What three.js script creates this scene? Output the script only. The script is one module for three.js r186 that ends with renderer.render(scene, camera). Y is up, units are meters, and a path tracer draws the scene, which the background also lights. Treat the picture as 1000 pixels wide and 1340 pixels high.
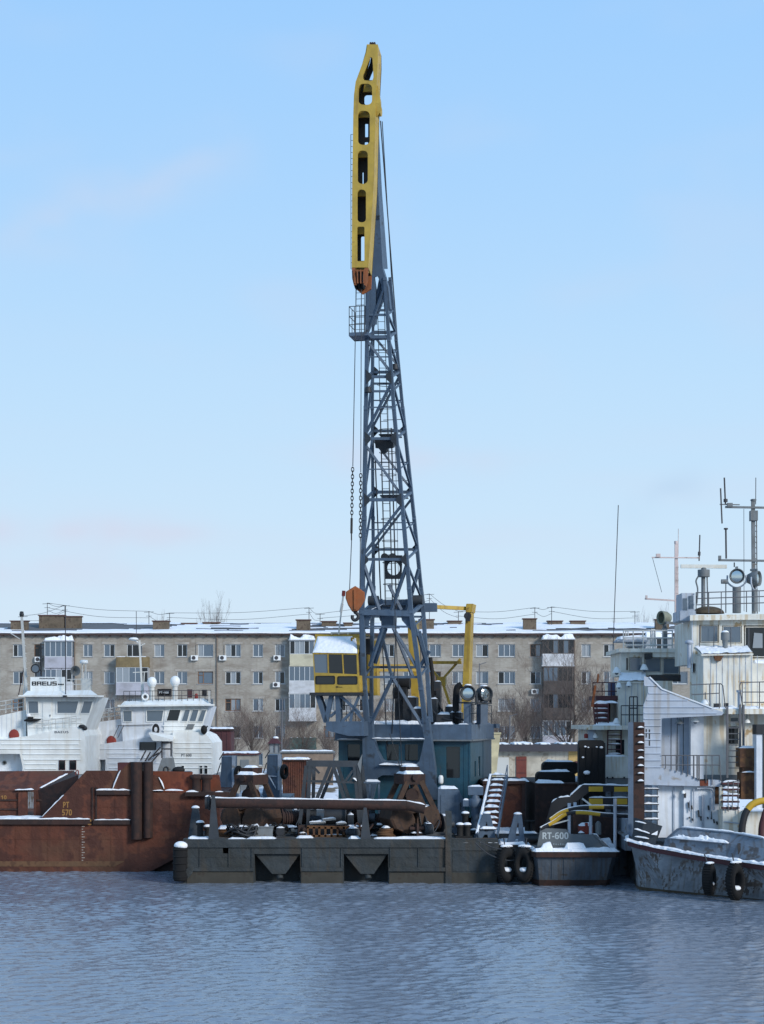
import * as THREE from 'three';
import { mergeGeometries } from 'three/addons/utils/BufferGeometryUtils.js';

// ---------------------------------------------------------------- camera, sky, sun, exposure
const scene = new THREE.Scene();
const FPX = 2240, CX = 500, HY = 940, CAMH = 7.7;              // focal length and horizon of the 1000 x 1340 photograph, eye height in metres
const camera = new THREE.PerspectiveCamera(2 * Math.atan(670 / FPX) * 180 / Math.PI, 764 / 1024, 0.5, 6000);
camera.position.set(0, CAMH, 0);
camera.setViewOffset(764, 1024, 0, -(HY - 670) / 1340 * 1024, 764, 1024);   // level camera with a risen lens
const renderer = new THREE.WebGLRenderer({ antialias: true });
renderer.setSize(764, 1024);
renderer.toneMapping = THREE.LinearToneMapping;
renderer.toneMappingExposure = 1.9;
renderer.shadowMap.enabled = true;

let seed = 12345;
function rnd() { seed = (seed * 1664525 + 1013904223) >>> 0; return seed / 4294967296; }
const rr = (a, b) => a + (b - a) * rnd();
const clamp = (x, a = 0, b = 1) => Math.min(b, Math.max(a, x));
const lerp = (a, b, t) => a + (b - a) * t;
const sstep = (a, b, x) => { const t = clamp((x - a) / (b - a)); return t * t * (3 - 2 * t); };
function hash(x, y, s) { let h = (x * 374761393 + y * 668265263 + s * 2147483647) | 0; h = Math.imul(h ^ (h >>> 13), 1274126177); h ^= h >>> 16; return (h >>> 0) / 4294967296; }
function vnoise(x, y, per = 0, s = 0) {
  const xi = Math.floor(x), yi = Math.floor(y), fx = x - xi, fy = y - yi;
  const w = (a) => per ? ((a % per) + per) % per : a;
  const u = fx * fx * (3 - 2 * fx), v = fy * fy * (3 - 2 * fy);
  const a = hash(w(xi), w(yi), s), b = hash(w(xi + 1), w(yi), s), c = hash(w(xi), w(yi + 1), s), d = hash(w(xi + 1), w(yi + 1), s);
  return lerp(lerp(a, b, u), lerp(c, d, u), v);
}
function fbm(x, y, per, oct = 4, s = 0) { let a = 0.5, t = 0, n = 0; for (let o = 0; o < oct; o++) { t += a * vnoise(x, y, per, s + o * 17); n += a; a *= 0.5; x *= 2; y *= 2; per *= 2; } return t / n; }
const lin = (c) => { c /= 255; return c <= 0.04045 ? c / 12.92 : Math.pow((c + 0.055) / 1.055, 2.4); };

{ // the sky: clear winter blue paling to the horizon, with thin pinkish wisps
  const w = 1024, h = 512, data = new Float32Array(w * h * 4);
  const stops = [[-10, 203, 226, 240], [0, 214, 232, 245], [3, 212, 232, 248], [6, 204, 230, 251], [11, 190, 224, 253], [17, 172, 214, 254], [23, 158, 206, 254], [40, 146, 190, 236], [90, 132, 172, 220]];
  const E = 1.9;
  for (let j = 0; j < h; j++) {
    const el = ((j + 0.5) / h - 0.5) * 180;
    let k = 0; while (k < stops.length - 2 && el > stops[k + 1][0]) k++;
    const t = clamp((el - stops[k][0]) / (stops[k + 1][0] - stops[k][0]));
    for (let i = 0; i < w; i++) {
      const az = ((i + 0.5) / w) * 360;                               // 90 = straight ahead (-z)
      let c = [1, 2, 3].map((q) => lerp(stops[k][q], stops[k + 1][q], t));
      // wisps: stretched noise, thin everywhere
      const a = (az - 90) / 360 * 2 * Math.PI, dx = az - 90;
      const n1 = fbm(az * 0.20 + 40 + el * 0.12, el * 0.55 - az * 0.10, 0, 4, 3);
      const n2 = fbm(az * 0.1 + 7, el * 1.5, 0, 4, 9);
      let wv = 0.16 * sstep(0.5, 0.85, n1) * sstep(2, 8, el) * (1 - sstep(30, 60, el)) + 0.22 * sstep(0.5, 0.8, n2) * sstep(2.5, 4.5, el) * (1 - sstep(7, 11, el));
      // the long faint streaks in view: low band on the left, a slanting one above it, two small smudges on the right
      const band = (x0, y0, x1, y1, wd) => { const vx = x1 - x0, vy = y1 - y0, L = Math.hypot(vx, vy), s = ((dx - x0) * vx + (el - y0) * vy) / (L * L), p = Math.abs((dx - x0) * vy - (el - y0) * vx) / L; return sstep(-0.1, 0.25, s) * (1 - sstep(0.7, 1.1, s)) * Math.exp(-p * p / (wd * wd)); };
      const nz = 1.5 * sstep(0.22, 0.8, fbm(az * 0.7 + el * 0.5, el * 1.9 - az * 0.55, 0, 5, 21));
      wv += nz * (0.5 * band(-15, 6.3, -5, 6.1, 0.38) + 0.35 * band(-15, 5, -7, 5, 0.45) + 0.24 * band(-13.5, 14.6, -4.2, 18.8, 0.8) + 0.25 * band(-2.2, 8.7, 4.5, 8.3, 0.5));
      wv = clamp(wv, 0, 0.75);
      const gx = (dx - 9.4) / 1.0, gy = (el - 7.3) / 0.55, gk = 0.33 * nz * Math.exp(-(gx - gy) * (gx - gy) * 1.3 - (gx * gx + gy * gy) * 0.5);
      const pink = [214, 217, 236], grey = [150, 184, 220];
      c = c.map((v, q) => lerp(lerp(v, pink[q], wv), grey[q], gk));
      const o = (j * w + i) * 4;
      data[o] = lin(c[0]) / E; data[o + 1] = lin(c[1]) / E; data[o + 2] = lin(c[2]) / E; data[o + 3] = 1;
    }
  }
  const skyTex = new THREE.DataTexture(data, w, h, THREE.RGBAFormat, THREE.FloatType);
  skyTex.mapping = THREE.EquirectangularReflectionMapping; skyTex.magFilter = THREE.LinearFilter; skyTex.needsUpdate = true;
  scene.background = skyTex; scene.environment = skyTex;
}
const sun = new THREE.DirectionalLight(new THREE.Color(1.0, 0.95, 0.88), 1.5);
sun.position.set(4 + 64, 46, -86 + 64); sun.target.position.set(4, 5, -86); scene.add(sun, sun.target);
sun.castShadow = true; sun.shadow.radius = 26; sun.shadow.mapSize.set(2048, 2048);
Object.assign(sun.shadow.camera, { left: -70, right: 70, top: 60, bottom: -50, near: 1, far: 320 });

// ---------------------------------------------------------------- helpers
const V = (x, y, z) => new THREE.Vector3(x, y, z);
// a thing's own frame: origin on the map, turn about y; at() finds where a line of sight meets an upright plane of that frame
function frame(ox, oz, yaw = 0, oy = 0) {
  const c = Math.cos(yaw), s = Math.sin(yaw);
  const dl = (X, Z) => [X * c - Z * s, X * s + Z * c];
  const f = { ox, oz, oy, yaw };
  const o = dl(-ox, -oz); const O = V(o[0], CAMH - oy, o[1]);
  const dir = (px, py) => { const d = dl((px - CX) / FPX, -1); return V(d[0], (HY - py) / FPX, d[1]); };
  f.at = (px, py, z = 0) => { const d = dir(px, py), t = (z - O.z) / d.z; return V(O.x + d.x * t, O.y + d.y * t, z); };
  f.on = (px, py, p0, n) => { const d = dir(px, py), t = p0.clone().sub(O).dot(n) / d.dot(n); return O.clone().addScaledVector(d, t); };
  f.x = (px, z = 0) => f.at(px, HY, z).x;
  f.y = (py, px, z = 0) => f.at(px, py, z).y;
  f.local = (X, Y, Z) => { const q = dl(X - ox, Z - oz); return V(q[0], Y - oy, q[1]); };
  return f;
}
const depthFrame = (d, oy = 0, px = 500, yaw = 0) => frame((px - CX) * d / FPX, -d, yaw, oy);

function clean(g) { let q = g.index ? g.toNonIndexed() : g; for (const k of Object.keys(q.attributes)) if (k !== 'position' && k !== 'normal') q.deleteAttribute(k); if (!q.attributes.normal) q.computeVertexNormals(); return q; }
function boxUV(g) {                                                  // uv in metres, by the side a face points to
  const p = g.attributes.position, n = g.attributes.normal, uv = new Float32Array(p.count * 2);
  for (let i = 0; i < p.count; i += 3) {
    const ax = (k) => { let a = 0; for (let j = 0; j < 3; j++) a += Math.abs(n[k](i + j)); return a; };
    const x = ax('getX'), y = ax('getY'), z = ax('getZ');
    for (let j = i; j < i + 3; j++) {
      if (y >= x && y >= z) { uv[j * 2] = p.getX(j); uv[j * 2 + 1] = p.getZ(j); }
      else if (x >= z) { uv[j * 2] = p.getZ(j) + 3.3; uv[j * 2 + 1] = p.getY(j); }
      else { uv[j * 2] = p.getX(j); uv[j * 2 + 1] = p.getY(j); }
    }
  }
  g.setAttribute('uv', new THREE.BufferAttribute(uv, 2));
  return g;
}
const taken = {};
function numbered(n) { const k = taken[n] = (taken[n] ?? -1) + 1; return k ? `${n}_${String(k).padStart(3, '0')}` : n; }
function geo(gs) { gs = (Array.isArray(gs) ? gs : [gs]).flat(9).filter(Boolean).map(clean); return boxUV(gs.length > 1 ? mergeGeometries(gs) : gs[0]); }
const APART = new Set('corner_post cab_support bow_plate knee_beam roof_wire jib_diaphragm corner_trim lower_strake stay hoist_rope load_rope gantry_bar yellow_aerial mooring_pair head_sheave knee_plate stiffener rub_ledge cross_tie frame_rib corner_rib sheave tooth drum_flange wall_rib roof_rail panel_bar black_guard flange cap_rail mast_arm_bar deck_edge bulwark_rib boat_deck_railing bollard_pair rust_plate boom_lamp warning_lamp'.split(' '));
function part(name, gs, mat, parent, label) {
  if (Array.isArray(gs) && gs.length > 1 && (APART.has(name) || name.includes('snow'))) return gs.map((g) => part(name, [g], mat, parent, label)).at(-1);   // pieces that lie apart are parts of their own
  if (Array.isArray(gs) && !gs.flat(9).filter(Boolean).length) return null;
  const m = new THREE.Mesh(geo(gs), mat); m.name = name; m.castShadow = m.receiveShadow = true; parent.add(m);
  if (label) m.userData.label = label;
  return m;
}
function thing(name, label, category, f, group) {
  const o = new THREE.Group(); o.name = numbered(name); o.position.set(f.ox, f.oy, f.oz); o.rotation.y = f.yaw;
  o.userData = { label, category }; if (group) o.userData.group = group; scene.add(o); return o;
}
function lone(name, gs, mat, label, category, f, group) {            // a thing that is one mesh
  const m = new THREE.Mesh(geo(gs), mat); m.name = numbered(name); m.castShadow = m.receiveShadow = true;
  m.position.set(f.ox, f.oy, f.oz); m.rotation.y = f.yaw; m.userData = { label, category }; if (group) m.userData.group = group; scene.add(m); return m;
}
function struct(name, g, mat, kind = 'structure', label) { const m = new THREE.Mesh(g, mat); m.name = numbered(name); m.userData.kind = kind; if (label) m.userData.label = label; m.receiveShadow = m.castShadow = true; scene.add(m); return m; }

const box = (x0, x1, y0, y1, z0, z1) => new THREE.BoxGeometry(Math.abs(x1 - x0), Math.abs(y1 - y0), Math.abs(z1 - z0)).translate((x0 + x1) / 2, (y0 + y1) / 2, (z0 + z1) / 2);
function orient(g, p, q, up) {                                       // +z of g along p->q
  const z = q.clone().sub(p).normalize(); let u = up || (Math.abs(z.y) > 0.95 ? V(0, 0, 1) : V(0, 1, 0));
  const x = u.clone().cross(z).normalize(), y = z.clone().cross(x);
  return g.applyMatrix4(new THREE.Matrix4().makeBasis(x, y, z).setPosition(p.clone().add(q).multiplyScalar(0.5)));
}
const bar = (p, q, w, h = w, up) => orient(new THREE.BoxGeometry(w, h, p.distanceTo(q)), p, q, up);
const rod = (p, q, r, seg = 6, r2 = r) => orient(new THREE.CylinderGeometry(r2, r, p.distanceTo(q), seg).rotateX(Math.PI / 2), p, q);
const pipe = (pts, r, seg = 6, n = 0) => new THREE.TubeGeometry(new THREE.CatmullRomCurve3(pts), n || pts.length * 6, r, seg);
const shapeOf = (pts, holes = []) => { const s = new THREE.Shape(pts.map((p) => new THREE.Vector2(p.x ?? p[0], p.y ?? p[1]))); for (const h of holes) s.holes.push(new THREE.Path(h.map((p) => new THREE.Vector2(p.x ?? p[0], p.y ?? p[1])))); return s; };
const prism = (pts, z0, z1, holes) => new THREE.ExtrudeGeometry(shapeOf(pts, holes), { depth: Math.abs(z1 - z0), bevelEnabled: false }).translate(0, 0, Math.min(z0, z1));
const prismX = (zy, x0, x1, holes) => prism(zy.map(([z, y]) => [-z, y]), x0, x1, holes?.map((h) => h.map(([z, y]) => [-z, y]))).rotateY(Math.PI / 2); // outline in (z, y), run along x
const roundRect = (x0, x1, y0, y1, r, n = 4) => { const o = []; for (const [cx, cy, a] of [[x1 - r, y1 - r, 0], [x0 + r, y1 - r, 1], [x0 + r, y0 + r, 2], [x1 - r, y0 + r, 3]]) for (let k = 0; k <= n; k++) { const t = (a + k / n) * Math.PI / 2; o.push([cx + r * Math.cos(t), cy + r * Math.sin(t)]); } return o; };
const lathe = (pts, seg = 16) => new THREE.LatheGeometry(pts.map(([r, y]) => new THREE.Vector2(r, y)), seg);
function ring(pts, r, holes) { return pts; }
// loft between stations, each a list of points of the same length
function loft(stations, closed = true, caps = true) {
  const pos = [], n = stations[0].length, m = closed ? n : n - 1, T = (a, b, c) => pos.push(a.x, a.y, a.z, b.x, b.y, b.z, c.x, c.y, c.z);
  for (let s = 0; s < stations.length - 1; s++) for (let k = 0; k < m; k++) { const a = stations[s][k], b = stations[s][(k + 1) % n], c = stations[s + 1][(k + 1) % n], d = stations[s + 1][k]; T(a, b, c); T(a, c, d); }
  if (caps) for (const [st, f] of [[stations[0], 1], [stations.at(-1), 0]]) for (let k = 1; k < n - 1; k++) f ? T(st[0], st[k + 1], st[k]) : T(st[0], st[k], st[k + 1]);
  const g = new THREE.BufferGeometry(); g.setAttribute('position', new THREE.Float32BufferAttribute(pos, 3)); g.computeVertexNormals(); return g;
}
// snow lying on a level surface: low uneven dome with a ragged edge
function snowPatch(x0, x1, z0, z1, y, t = 0.06, ragged = 0.12) {
  const nx = Math.max(4, Math.min(40, Math.round((x1 - x0) / 0.18))), nz = Math.max(3, Math.min(30, Math.round((z1 - z0) / 0.22))), s = rr(0, 500), g = [];
  const P = (i, j) => {
    const u = i / nx, v = j / nz, e = Math.min(u, 1 - u) * (x1 - x0), f = Math.min(v, 1 - v) * (z1 - z0), x = lerp(x0, x1, u), z = lerp(z0, z1, v);
    const rx = (vnoise(z * 4 + s, i ? 9 : 1) - 0.5) * ragged * 2, rz = (vnoise(x * 4 + s, j ? 5 : 3) - 0.5) * ragged * 2;
    const k = Math.min(sstep(-0.01, 0.14, e), sstep(-0.01, 0.14, f));
    return V(x + (i === 0 || i === nx ? (i ? -1 : 1) * Math.abs(rx) * Math.min(1, (x1 - x0)) : 0), y + (i === 0 || j === 0 || i === nx || j === nz ? 0.002 : t * k * (0.35 + 1.1 * vnoise(x * 2.2 + s, z * 2.2))), z + (j === 0 || j === nz ? (j ? -1 : 1) * Math.abs(rz) * Math.min(1, z1 - z0) : 0));
  };
  const pos = [], T = (a, b, c) => pos.push(a.x, a.y, a.z, b.x, b.y, b.z, c.x, c.y, c.z);
  for (let i = 0; i < nx; i++) for (let j = 0; j < nz; j++) { const a = P(i, j), b = P(i, j + 1), c = P(i + 1, j + 1), d = P(i + 1, j); T(a, b, c); T(a, c, d); }
  const q = new THREE.BufferGeometry(); q.setAttribute('position', new THREE.Float32BufferAttribute(pos, 3)); q.computeVertexNormals(); return q;
}
// snow lying along a beam from p to q (points on the beam's top)
function snowLine(p, q, w, t = 0.05, cover = 1) {
  const L = p.distanceTo(q), n = Math.max(3, Math.min(60, Math.round(L / 0.12))), d = q.clone().sub(p).normalize(), side = V(0, 1, 0).cross(d).normalize(), s = rr(0, 300), out = []; let st = [];
  const up = d.clone().cross(side).normalize(); if (up.y < 0) up.negate();
  for (let k = 0; k <= n; k++) {
    const nz = vnoise(k * 0.12 / 0.35 + s, 2.5), on = nz < cover * 1.2, e = Math.min(1, Math.min(k, n - k) / 1.5 + 0.15);
    if (on) { const c = p.clone().addScaledVector(d, L * k / n), ww = w / 2 * (0.75 + 0.35 * vnoise(k * 0.7 + s, 7)), tt = t * e * (0.5 + 0.9 * vnoise(k * 0.5 + s, 4)); st.push([[-1, -0.012 / 1], [-0.85, 0.6], [0, 1], [0.85, 0.6], [1, -0.012]].map(([a, b]) => c.clone().addScaledVector(side, a * ww).addScaledVector(up, b > 0 ? b * tt : -0.008))); }
    if ((!on || k === n) && st.length) { if (st.length > 1) out.push(loft(st, true, true)); st = []; }
  }
  return out;
}
const railing = (pts, h, posts, r = 0.025, rails = [1, 0.55]) => {   // hand rail along points, posts given as fractions or count per leg
  const o = []; for (let k = 0; k < pts.length - 1; k++) { const a = pts[k], b = pts[k + 1]; for (const f of rails) o.push(rod(a.clone().add(V(0, h * f, 0)), b.clone().add(V(0, h * f, 0)), r)); const m = typeof posts === 'number' ? posts : posts[k]; for (let j = 0; j <= m; j++) { const c = a.clone().lerp(b, j / m); o.push(rod(c, c.clone().add(V(0, h, 0)), r)); } }
  return o;
};

// ---------------------------------------------------------------- materials
function tex(size, fn, srgb = true) {
  const d = new Uint8Array(size * size * 4);
  for (let j = 0; j < size; j++) for (let i = 0; i < size; i++) { const c = fn(i / size, j / size), o = (j * size + i) * 4; d[o] = clamp(c[0], 0, 255); d[o + 1] = clamp(c[1], 0, 255); d[o + 2] = clamp(c[2], 0, 255); d[o + 3] = 255; }
  const t = new THREE.DataTexture(d, size, size); t.wrapS = t.wrapT = THREE.RepeatWrapping; t.magFilter = THREE.LinearFilter; t.minFilter = THREE.LinearMipmapLinearFilter; t.generateMipmaps = true; if (srgb) t.colorSpace = THREE.SRGBColorSpace; t.needsUpdate = true; return t;
}
const mix3 = (a, b, t) => [lerp(a[0], b[0], t), lerp(a[1], b[1], t), lerp(a[2], b[2], t)];
// weathered paint: tone patches, vertical run marks, rust or dirt blotches; colours in sRGB
let DENT = null;
function paint(base, o = {}) {
  DENT ??= (() => { const t = tex(512, (u, v) => { const n = (fbm(u * 5, v * 5, 5, 3, 140) * 0.72 + fbm(u * 28, v * 28, 28, 3, 150) * 0.2 + fbm(u * 120, v * 120, 120, 2, 160) * 0.08) * 255; return [n, n, n]; }, false); t.repeat.set(1 / 4.3, 1 / 4.3); return t; })();
  const { rust = 0, streak = 0, rustC = [96, 58, 36], dirt = [70, 66, 58], dirtA = 0.2, tone = 0.12, rough = 0.65, metres = 5, size = 256, s = Math.floor(rnd() * 900), metal = 0, flake = 0, flakeC = [70, 50, 40] } = o;
  const t = tex(size, (u, v) => {
    const n = fbm(u * 6, v * 6, 6, 4, s), f = fbm(u * 24, v * 24, 24, 3, s + 50), st = fbm(u * 40, v * 3, 0, 1, s) * 0 + vnoise(u * 40, v * 3, 0, s + 5) * (1 - 0) , sv = fbm(u * 30, v * 2, 2, 1, s + 9);
    let c = base.map((x) => x * (1 + (n - 0.5) * tone * 2 + (f - 0.5) * tone));
    c = mix3(c, dirt, dirtA * sstep(0.45, 0.8, fbm(u * 4, v * 8, 4, 4, s + 77)));
    const s2 = vnoise(u * 32, v * 2, 0, s + 31) * 0.6 + vnoise(u * 64, v * 4, 0, s + 33) * 0.4, wrap = Math.min(1, Math.min(u, 1 - u, v, 1 - v) * 12);
    c = mix3(c, rustC, streak * sstep(0.52, 0.76, s2) * wrap);
    c = mix3(c, rustC, sstep(1 - rust, 1 - rust + 0.12, n * 0.55 + f * 0.45 + 0.12) * (rust > 0 ? 0.85 : 0));
    if (flake) c = mix3(c, flakeC, sstep(0.62 - flake * 0.2, 0.68 - flake * 0.2, fbm(u * 72, v * 24, 24, 3, s + 11)) * sstep(0.4, 0.6, n) * 0.9);
    return c;
  });
  t.repeat.set(1 / metres, 1 / metres);
  return new THREE.MeshStandardMaterial({ map: t, roughness: rough, metalness: metal, side: THREE.DoubleSide, bumpMap: DENT, bumpScale: o.dent ?? 0.035 });
}
const flat = (r, g, b, rough = 0.7, metal = 0) => new THREE.MeshStandardMaterial({ color: new THREE.Color().setRGB(lin(r), lin(g), lin(b)), roughness: rough, metalness: metal, side: THREE.DoubleSide });
const M = {};
{
  const snowBump = tex(256, (u, v) => { const n = fbm(u * 16, v * 16, 16, 4, 5) * 255; return [n, n, n]; }, false); snowBump.repeat.set(0.5, 0.5);
  M.snow = new THREE.MeshStandardMaterial({ color: new THREE.Color().setRGB(0.82, 0.84, 0.88), roughness: 0.9, bumpMap: snowBump, bumpScale: 0.03, side: THREE.DoubleSide });
  M.rust = paint([98, 54, 38], { dent: 0.12, rust: 0.42, rustC: [68, 38, 30], streak: 0.6, tone: 0.22, dirtA: 0.45, dirt: [92, 72, 54], rough: 0.85, metres: 9, size: 512 });
  M.rustDark = paint([62, 40, 34], { rust: 0.4, rustC: [42, 30, 28], streak: 0.3, tone: 0.25, rough: 0.85 });
  M.rustBright = paint([112, 58, 38], { rust: 0.35, rustC: [88, 44, 32], streak: 0.3, tone: 0.2, rough: 0.85 });
  M.rustOchre = paint([104, 70, 40], { rust: 0.4, rustC: [66, 42, 28], streak: 0.3, tone: 0.25, rough: 0.8 });
  M.boatHull = paint([76, 85, 95], { dent: 0.08, rust: 0.28, streak: 0.55, rustC: [70, 64, 60], tone: 0.14, dirtA: 0.5, dirt: [66, 72, 80], rough: 0.75, metres: 4 });
  M.strake = paint([60, 58, 52], { rust: 0.3, rustC: [52, 46, 40], streak: 0.4, tone: 0.2, rough: 0.85 });
  M.bargeBand = paint([106, 78, 56], { rust: 0.4, rustC: [78, 54, 40], streak: 0.3, tone: 0.2, rough: 0.9 });
  M.silt = paint([84, 74, 60], { rust: 0.3, rustC: [66, 52, 42], tone: 0.2, rough: 0.9 });
  M.slate = paint([76, 94, 114], { rust: 0.24, streak: 0.3, rustC: [58, 64, 72], tone: 0.12, dirtA: 0.25, dirt: [66, 78, 92], rough: 0.55 });
  M.slateDark = paint([50, 57, 65], { rust: 0.24, streak: 0.15, rustC: [58, 56, 56], tone: 0.15, rough: 0.65 });
  M.teal = paint([28, 72, 90], { rust: 0.18, streak: 0.3, rustC: [40, 62, 72], tone: 0.1, rough: 0.5 });
  M.pontoon = paint([50, 57, 61], { dent: 0.1, rust: 0.26, streak: 0.65, rustC: [66, 54, 42], tone: 0.18, dirtA: 0.7, dirt: [42, 44, 42], rough: 0.75, metres: 7, size: 512 });
  M.pontoonDeck = paint([72, 76, 78], { rust: 0.4, rustC: [74, 58, 46], tone: 0.2, rough: 0.85 });
  M.yellow = paint([176, 146, 56], { rust: 0.2, streak: 0.35, rustC: [122, 92, 48], tone: 0.12, dirtA: 0.15, rough: 0.55 });
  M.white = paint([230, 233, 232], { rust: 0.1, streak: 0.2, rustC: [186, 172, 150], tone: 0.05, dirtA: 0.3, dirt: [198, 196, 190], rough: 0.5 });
  M.whiteBlue = paint([212, 218, 226], { rust: 0.1, streak: 0.2, rustC: [172, 164, 150], tone: 0.05, dirtA: 0.3, dirt: [180, 186, 194], rough: 0.5 });
  M.whiteOld = paint([216, 215, 207], { rust: 0.24, streak: 0.42, rustC: [168, 138, 96], tone: 0.06, dirtA: 0.25, dirt: [170, 168, 158], rough: 0.6 });
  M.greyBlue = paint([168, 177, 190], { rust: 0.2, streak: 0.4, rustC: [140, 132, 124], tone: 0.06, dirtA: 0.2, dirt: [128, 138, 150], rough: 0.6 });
  M.hullGrey = paint([146, 153, 161], { dent: 0.1, rust: 0.3, streak: 0.4, rustC: [96, 82, 70], tone: 0.14, dirtA: 0.5, dirt: [92, 96, 100], rough: 0.75, flake: 0.55, flakeC: [88, 78, 70], metres: 4, size: 512 });
  M.hullBlue = paint([116, 128, 142], { dent: 0.08, rust: 0.28, streak: 0.45, rustC: [84, 78, 76], tone: 0.14, dirtA: 0.4, dirt: [84, 92, 102], rough: 0.75, metres: 4 });
  M.grey = paint([112, 118, 122], { rust: 0.2, streak: 0.2, rustC: [96, 88, 80], tone: 0.1, rough: 0.7 });
  M.greyPlate = paint([98, 104, 108], { rust: 0.12, streak: 0.15, rustC: [98, 98, 96], tone: 0.08, rough: 0.7 });
  M.rail = flat(92, 92, 96, 0.6); M.railDark = flat(58, 56, 60, 0.6); M.railWhite = flat(196, 196, 192, 0.6);
  M.grab = paint([70, 48, 34], { rust: 0.4, rustC: [46, 33, 27], streak: 0.3, tone: 0.3, rough: 0.8, metres: 3 });
  M.black = paint([18, 18, 20], { tone: 0.25, dirtA: 0.3, dirt: [36, 34, 34], rough: 0.8 });
  M.rubber = paint([12, 12, 14], { tone: 0.3, dirtA: 0.3, dirt: [32, 31, 30], rough: 0.9, metres: 1.5 });
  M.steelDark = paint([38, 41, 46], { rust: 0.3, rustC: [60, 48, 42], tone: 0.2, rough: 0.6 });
  M.rope = flat(52, 56, 62, 0.8); M.chain = flat(44, 42, 42, 0.6, 0.3);
  M.red = paint([132, 48, 40], { rust: 0.2, rustC: [110, 44, 36], tone: 0.1, rough: 0.7 });
  M.orange = paint([150, 84, 44], { rust: 0.35, rustC: [96, 56, 38], tone: 0.15, rough: 0.8 });
  M.maroon = paint([74, 38, 42], { rust: 0.2, rustC: [60, 34, 34], tone: 0.15, rough: 0.7 });
  M.glass = new THREE.MeshPhysicalMaterial({ color: new THREE.Color().setRGB(0.014, 0.017, 0.02), roughness: 0.06, ior: 1.5, side: THREE.DoubleSide });
  M.glassBlue = new THREE.MeshPhysicalMaterial({ color: new THREE.Color().setRGB(0.085, 0.12, 0.16), roughness: 0.08, ior: 1.75, side: THREE.DoubleSide });
  M.glassPale = new THREE.MeshPhysicalMaterial({ color: new THREE.Color().setRGB(0.24, 0.27, 0.3), roughness: 0.12, ior: 1.7, side: THREE.DoubleSide });
  M.glassClear = new THREE.MeshPhysicalMaterial({ color: new THREE.Color().setRGB(0.86, 0.9, 0.9), roughness: 0.03, transmission: 1, thickness: 0, ior: 1.5, side: THREE.DoubleSide });
  M.hole = flat(18, 18, 20, 0.95);
  M.lens = new THREE.MeshPhysicalMaterial({ color: new THREE.Color().setRGB(0.55, 0.6, 0.6), roughness: 0.08, metalness: 0.9, side: THREE.DoubleSide });
  M.plastic = flat(226, 228, 228, 0.45);
  M.chrome = flat(150, 152, 154, 0.35, 0.7);
}
// ---------------------------------------------------------------- water
{
  const axis = (fine0, fine1, step, far0, far1) => { const a = []; let x = fine0, s = step; const left = []; while (x > far0) { s *= 1.35; x -= s; left.unshift(Math.max(x, far0)); } a.push(...left); for (let v = fine0; v < fine1; v += step) a.push(v); x = fine1; s = step; a.push(x); while (x < far1) { s *= 1.35; x += s; a.push(Math.min(x, far1)); } return a; };
  const xs = axis(-21, 21, 0.1, -700, 700), zs = axis(-88, -41, 0.1, -118, 60);
  const waves = []; for (let k = 0; k < 46; k++) { const L = 0.22 * Math.pow(1.032, k) * rr(0.85, 1.15), dirA = 1.25 + rr(-1.0, 1.0); waves.push([2 * Math.PI / L * Math.cos(dirA), 2 * Math.PI / L * Math.sin(dirA), rr(0, 6.28), 0.0040 * Math.pow(L, 0.8)]); }
  const nx = xs.length, nz = zs.length, pos = new Float32Array(nx * nz * 3);
  for (let j = 0; j < nz; j++) for (let i = 0; i < nx; i++) {
    const x = xs[i], z = zs[j], o = (j * nx + i) * 3; let y = 0, dx = 0, dz = 0;
    const edge = Math.min(sstep(-24, -20.5, x), 1 - sstep(20.5, 24, x), sstep(-91, -87.5, z), 1 - sstep(-41.5, -38, z));
    if (edge > 0) { const gust = 0.35 + 1.3 * fbm(x * 0.12 + 3, z * 0.3, 0, 4, 4); for (const [kx, kz, ph, a] of waves) { const t = kx * x + kz * z + ph, A = a * gust * edge; y += A * Math.sin(t); const q = 0.7 * A * Math.cos(t) / Math.hypot(kx, kz); dx += q * kx; dz += q * kz; } }
    pos[o] = x + dx; pos[o + 1] = y; pos[o + 2] = z + dz;
  }
  const idx = new Uint32Array((nx - 1) * (nz - 1) * 6); let q = 0;
  for (let j = 0; j < nz - 1; j++) for (let i = 0; i < nx - 1; i++) { const a = j * nx + i, b = a + 1, c = a + nx, d = c + 1; idx.set([a, c, b, b, c, d], q); q += 6; }
  const g = new THREE.BufferGeometry(); g.setAttribute('position', new THREE.BufferAttribute(pos, 3)); g.setIndex(new THREE.BufferAttribute(idx, 1)); g.computeVertexNormals();
  const uv = new Float32Array(nx * nz * 2); for (let k = 0; k < nx * nz; k++) { uv[k * 2] = pos[k * 3] / 3.1; uv[k * 2 + 1] = pos[k * 3 + 2] / 3.1; } g.setAttribute('uv', new THREE.BufferAttribute(uv, 2));
  const bump = tex(512, (u, v) => { const n = (fbm(u * 12, v * 20, 4, 4, 31) * 0.6 + fbm(u * 40, v * 60, 20, 3, 37) * 0.4) * 255; return [n, n, n]; }, false);
  M.water = new THREE.MeshPhysicalMaterial({ color: new THREE.Color().setRGB(0.185, 0.222, 0.278), roughness: 0.08, ior: 1.333, bumpMap: bump, bumpScale: 0.02 });
  struct('water', g, M.water);
}
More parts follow.
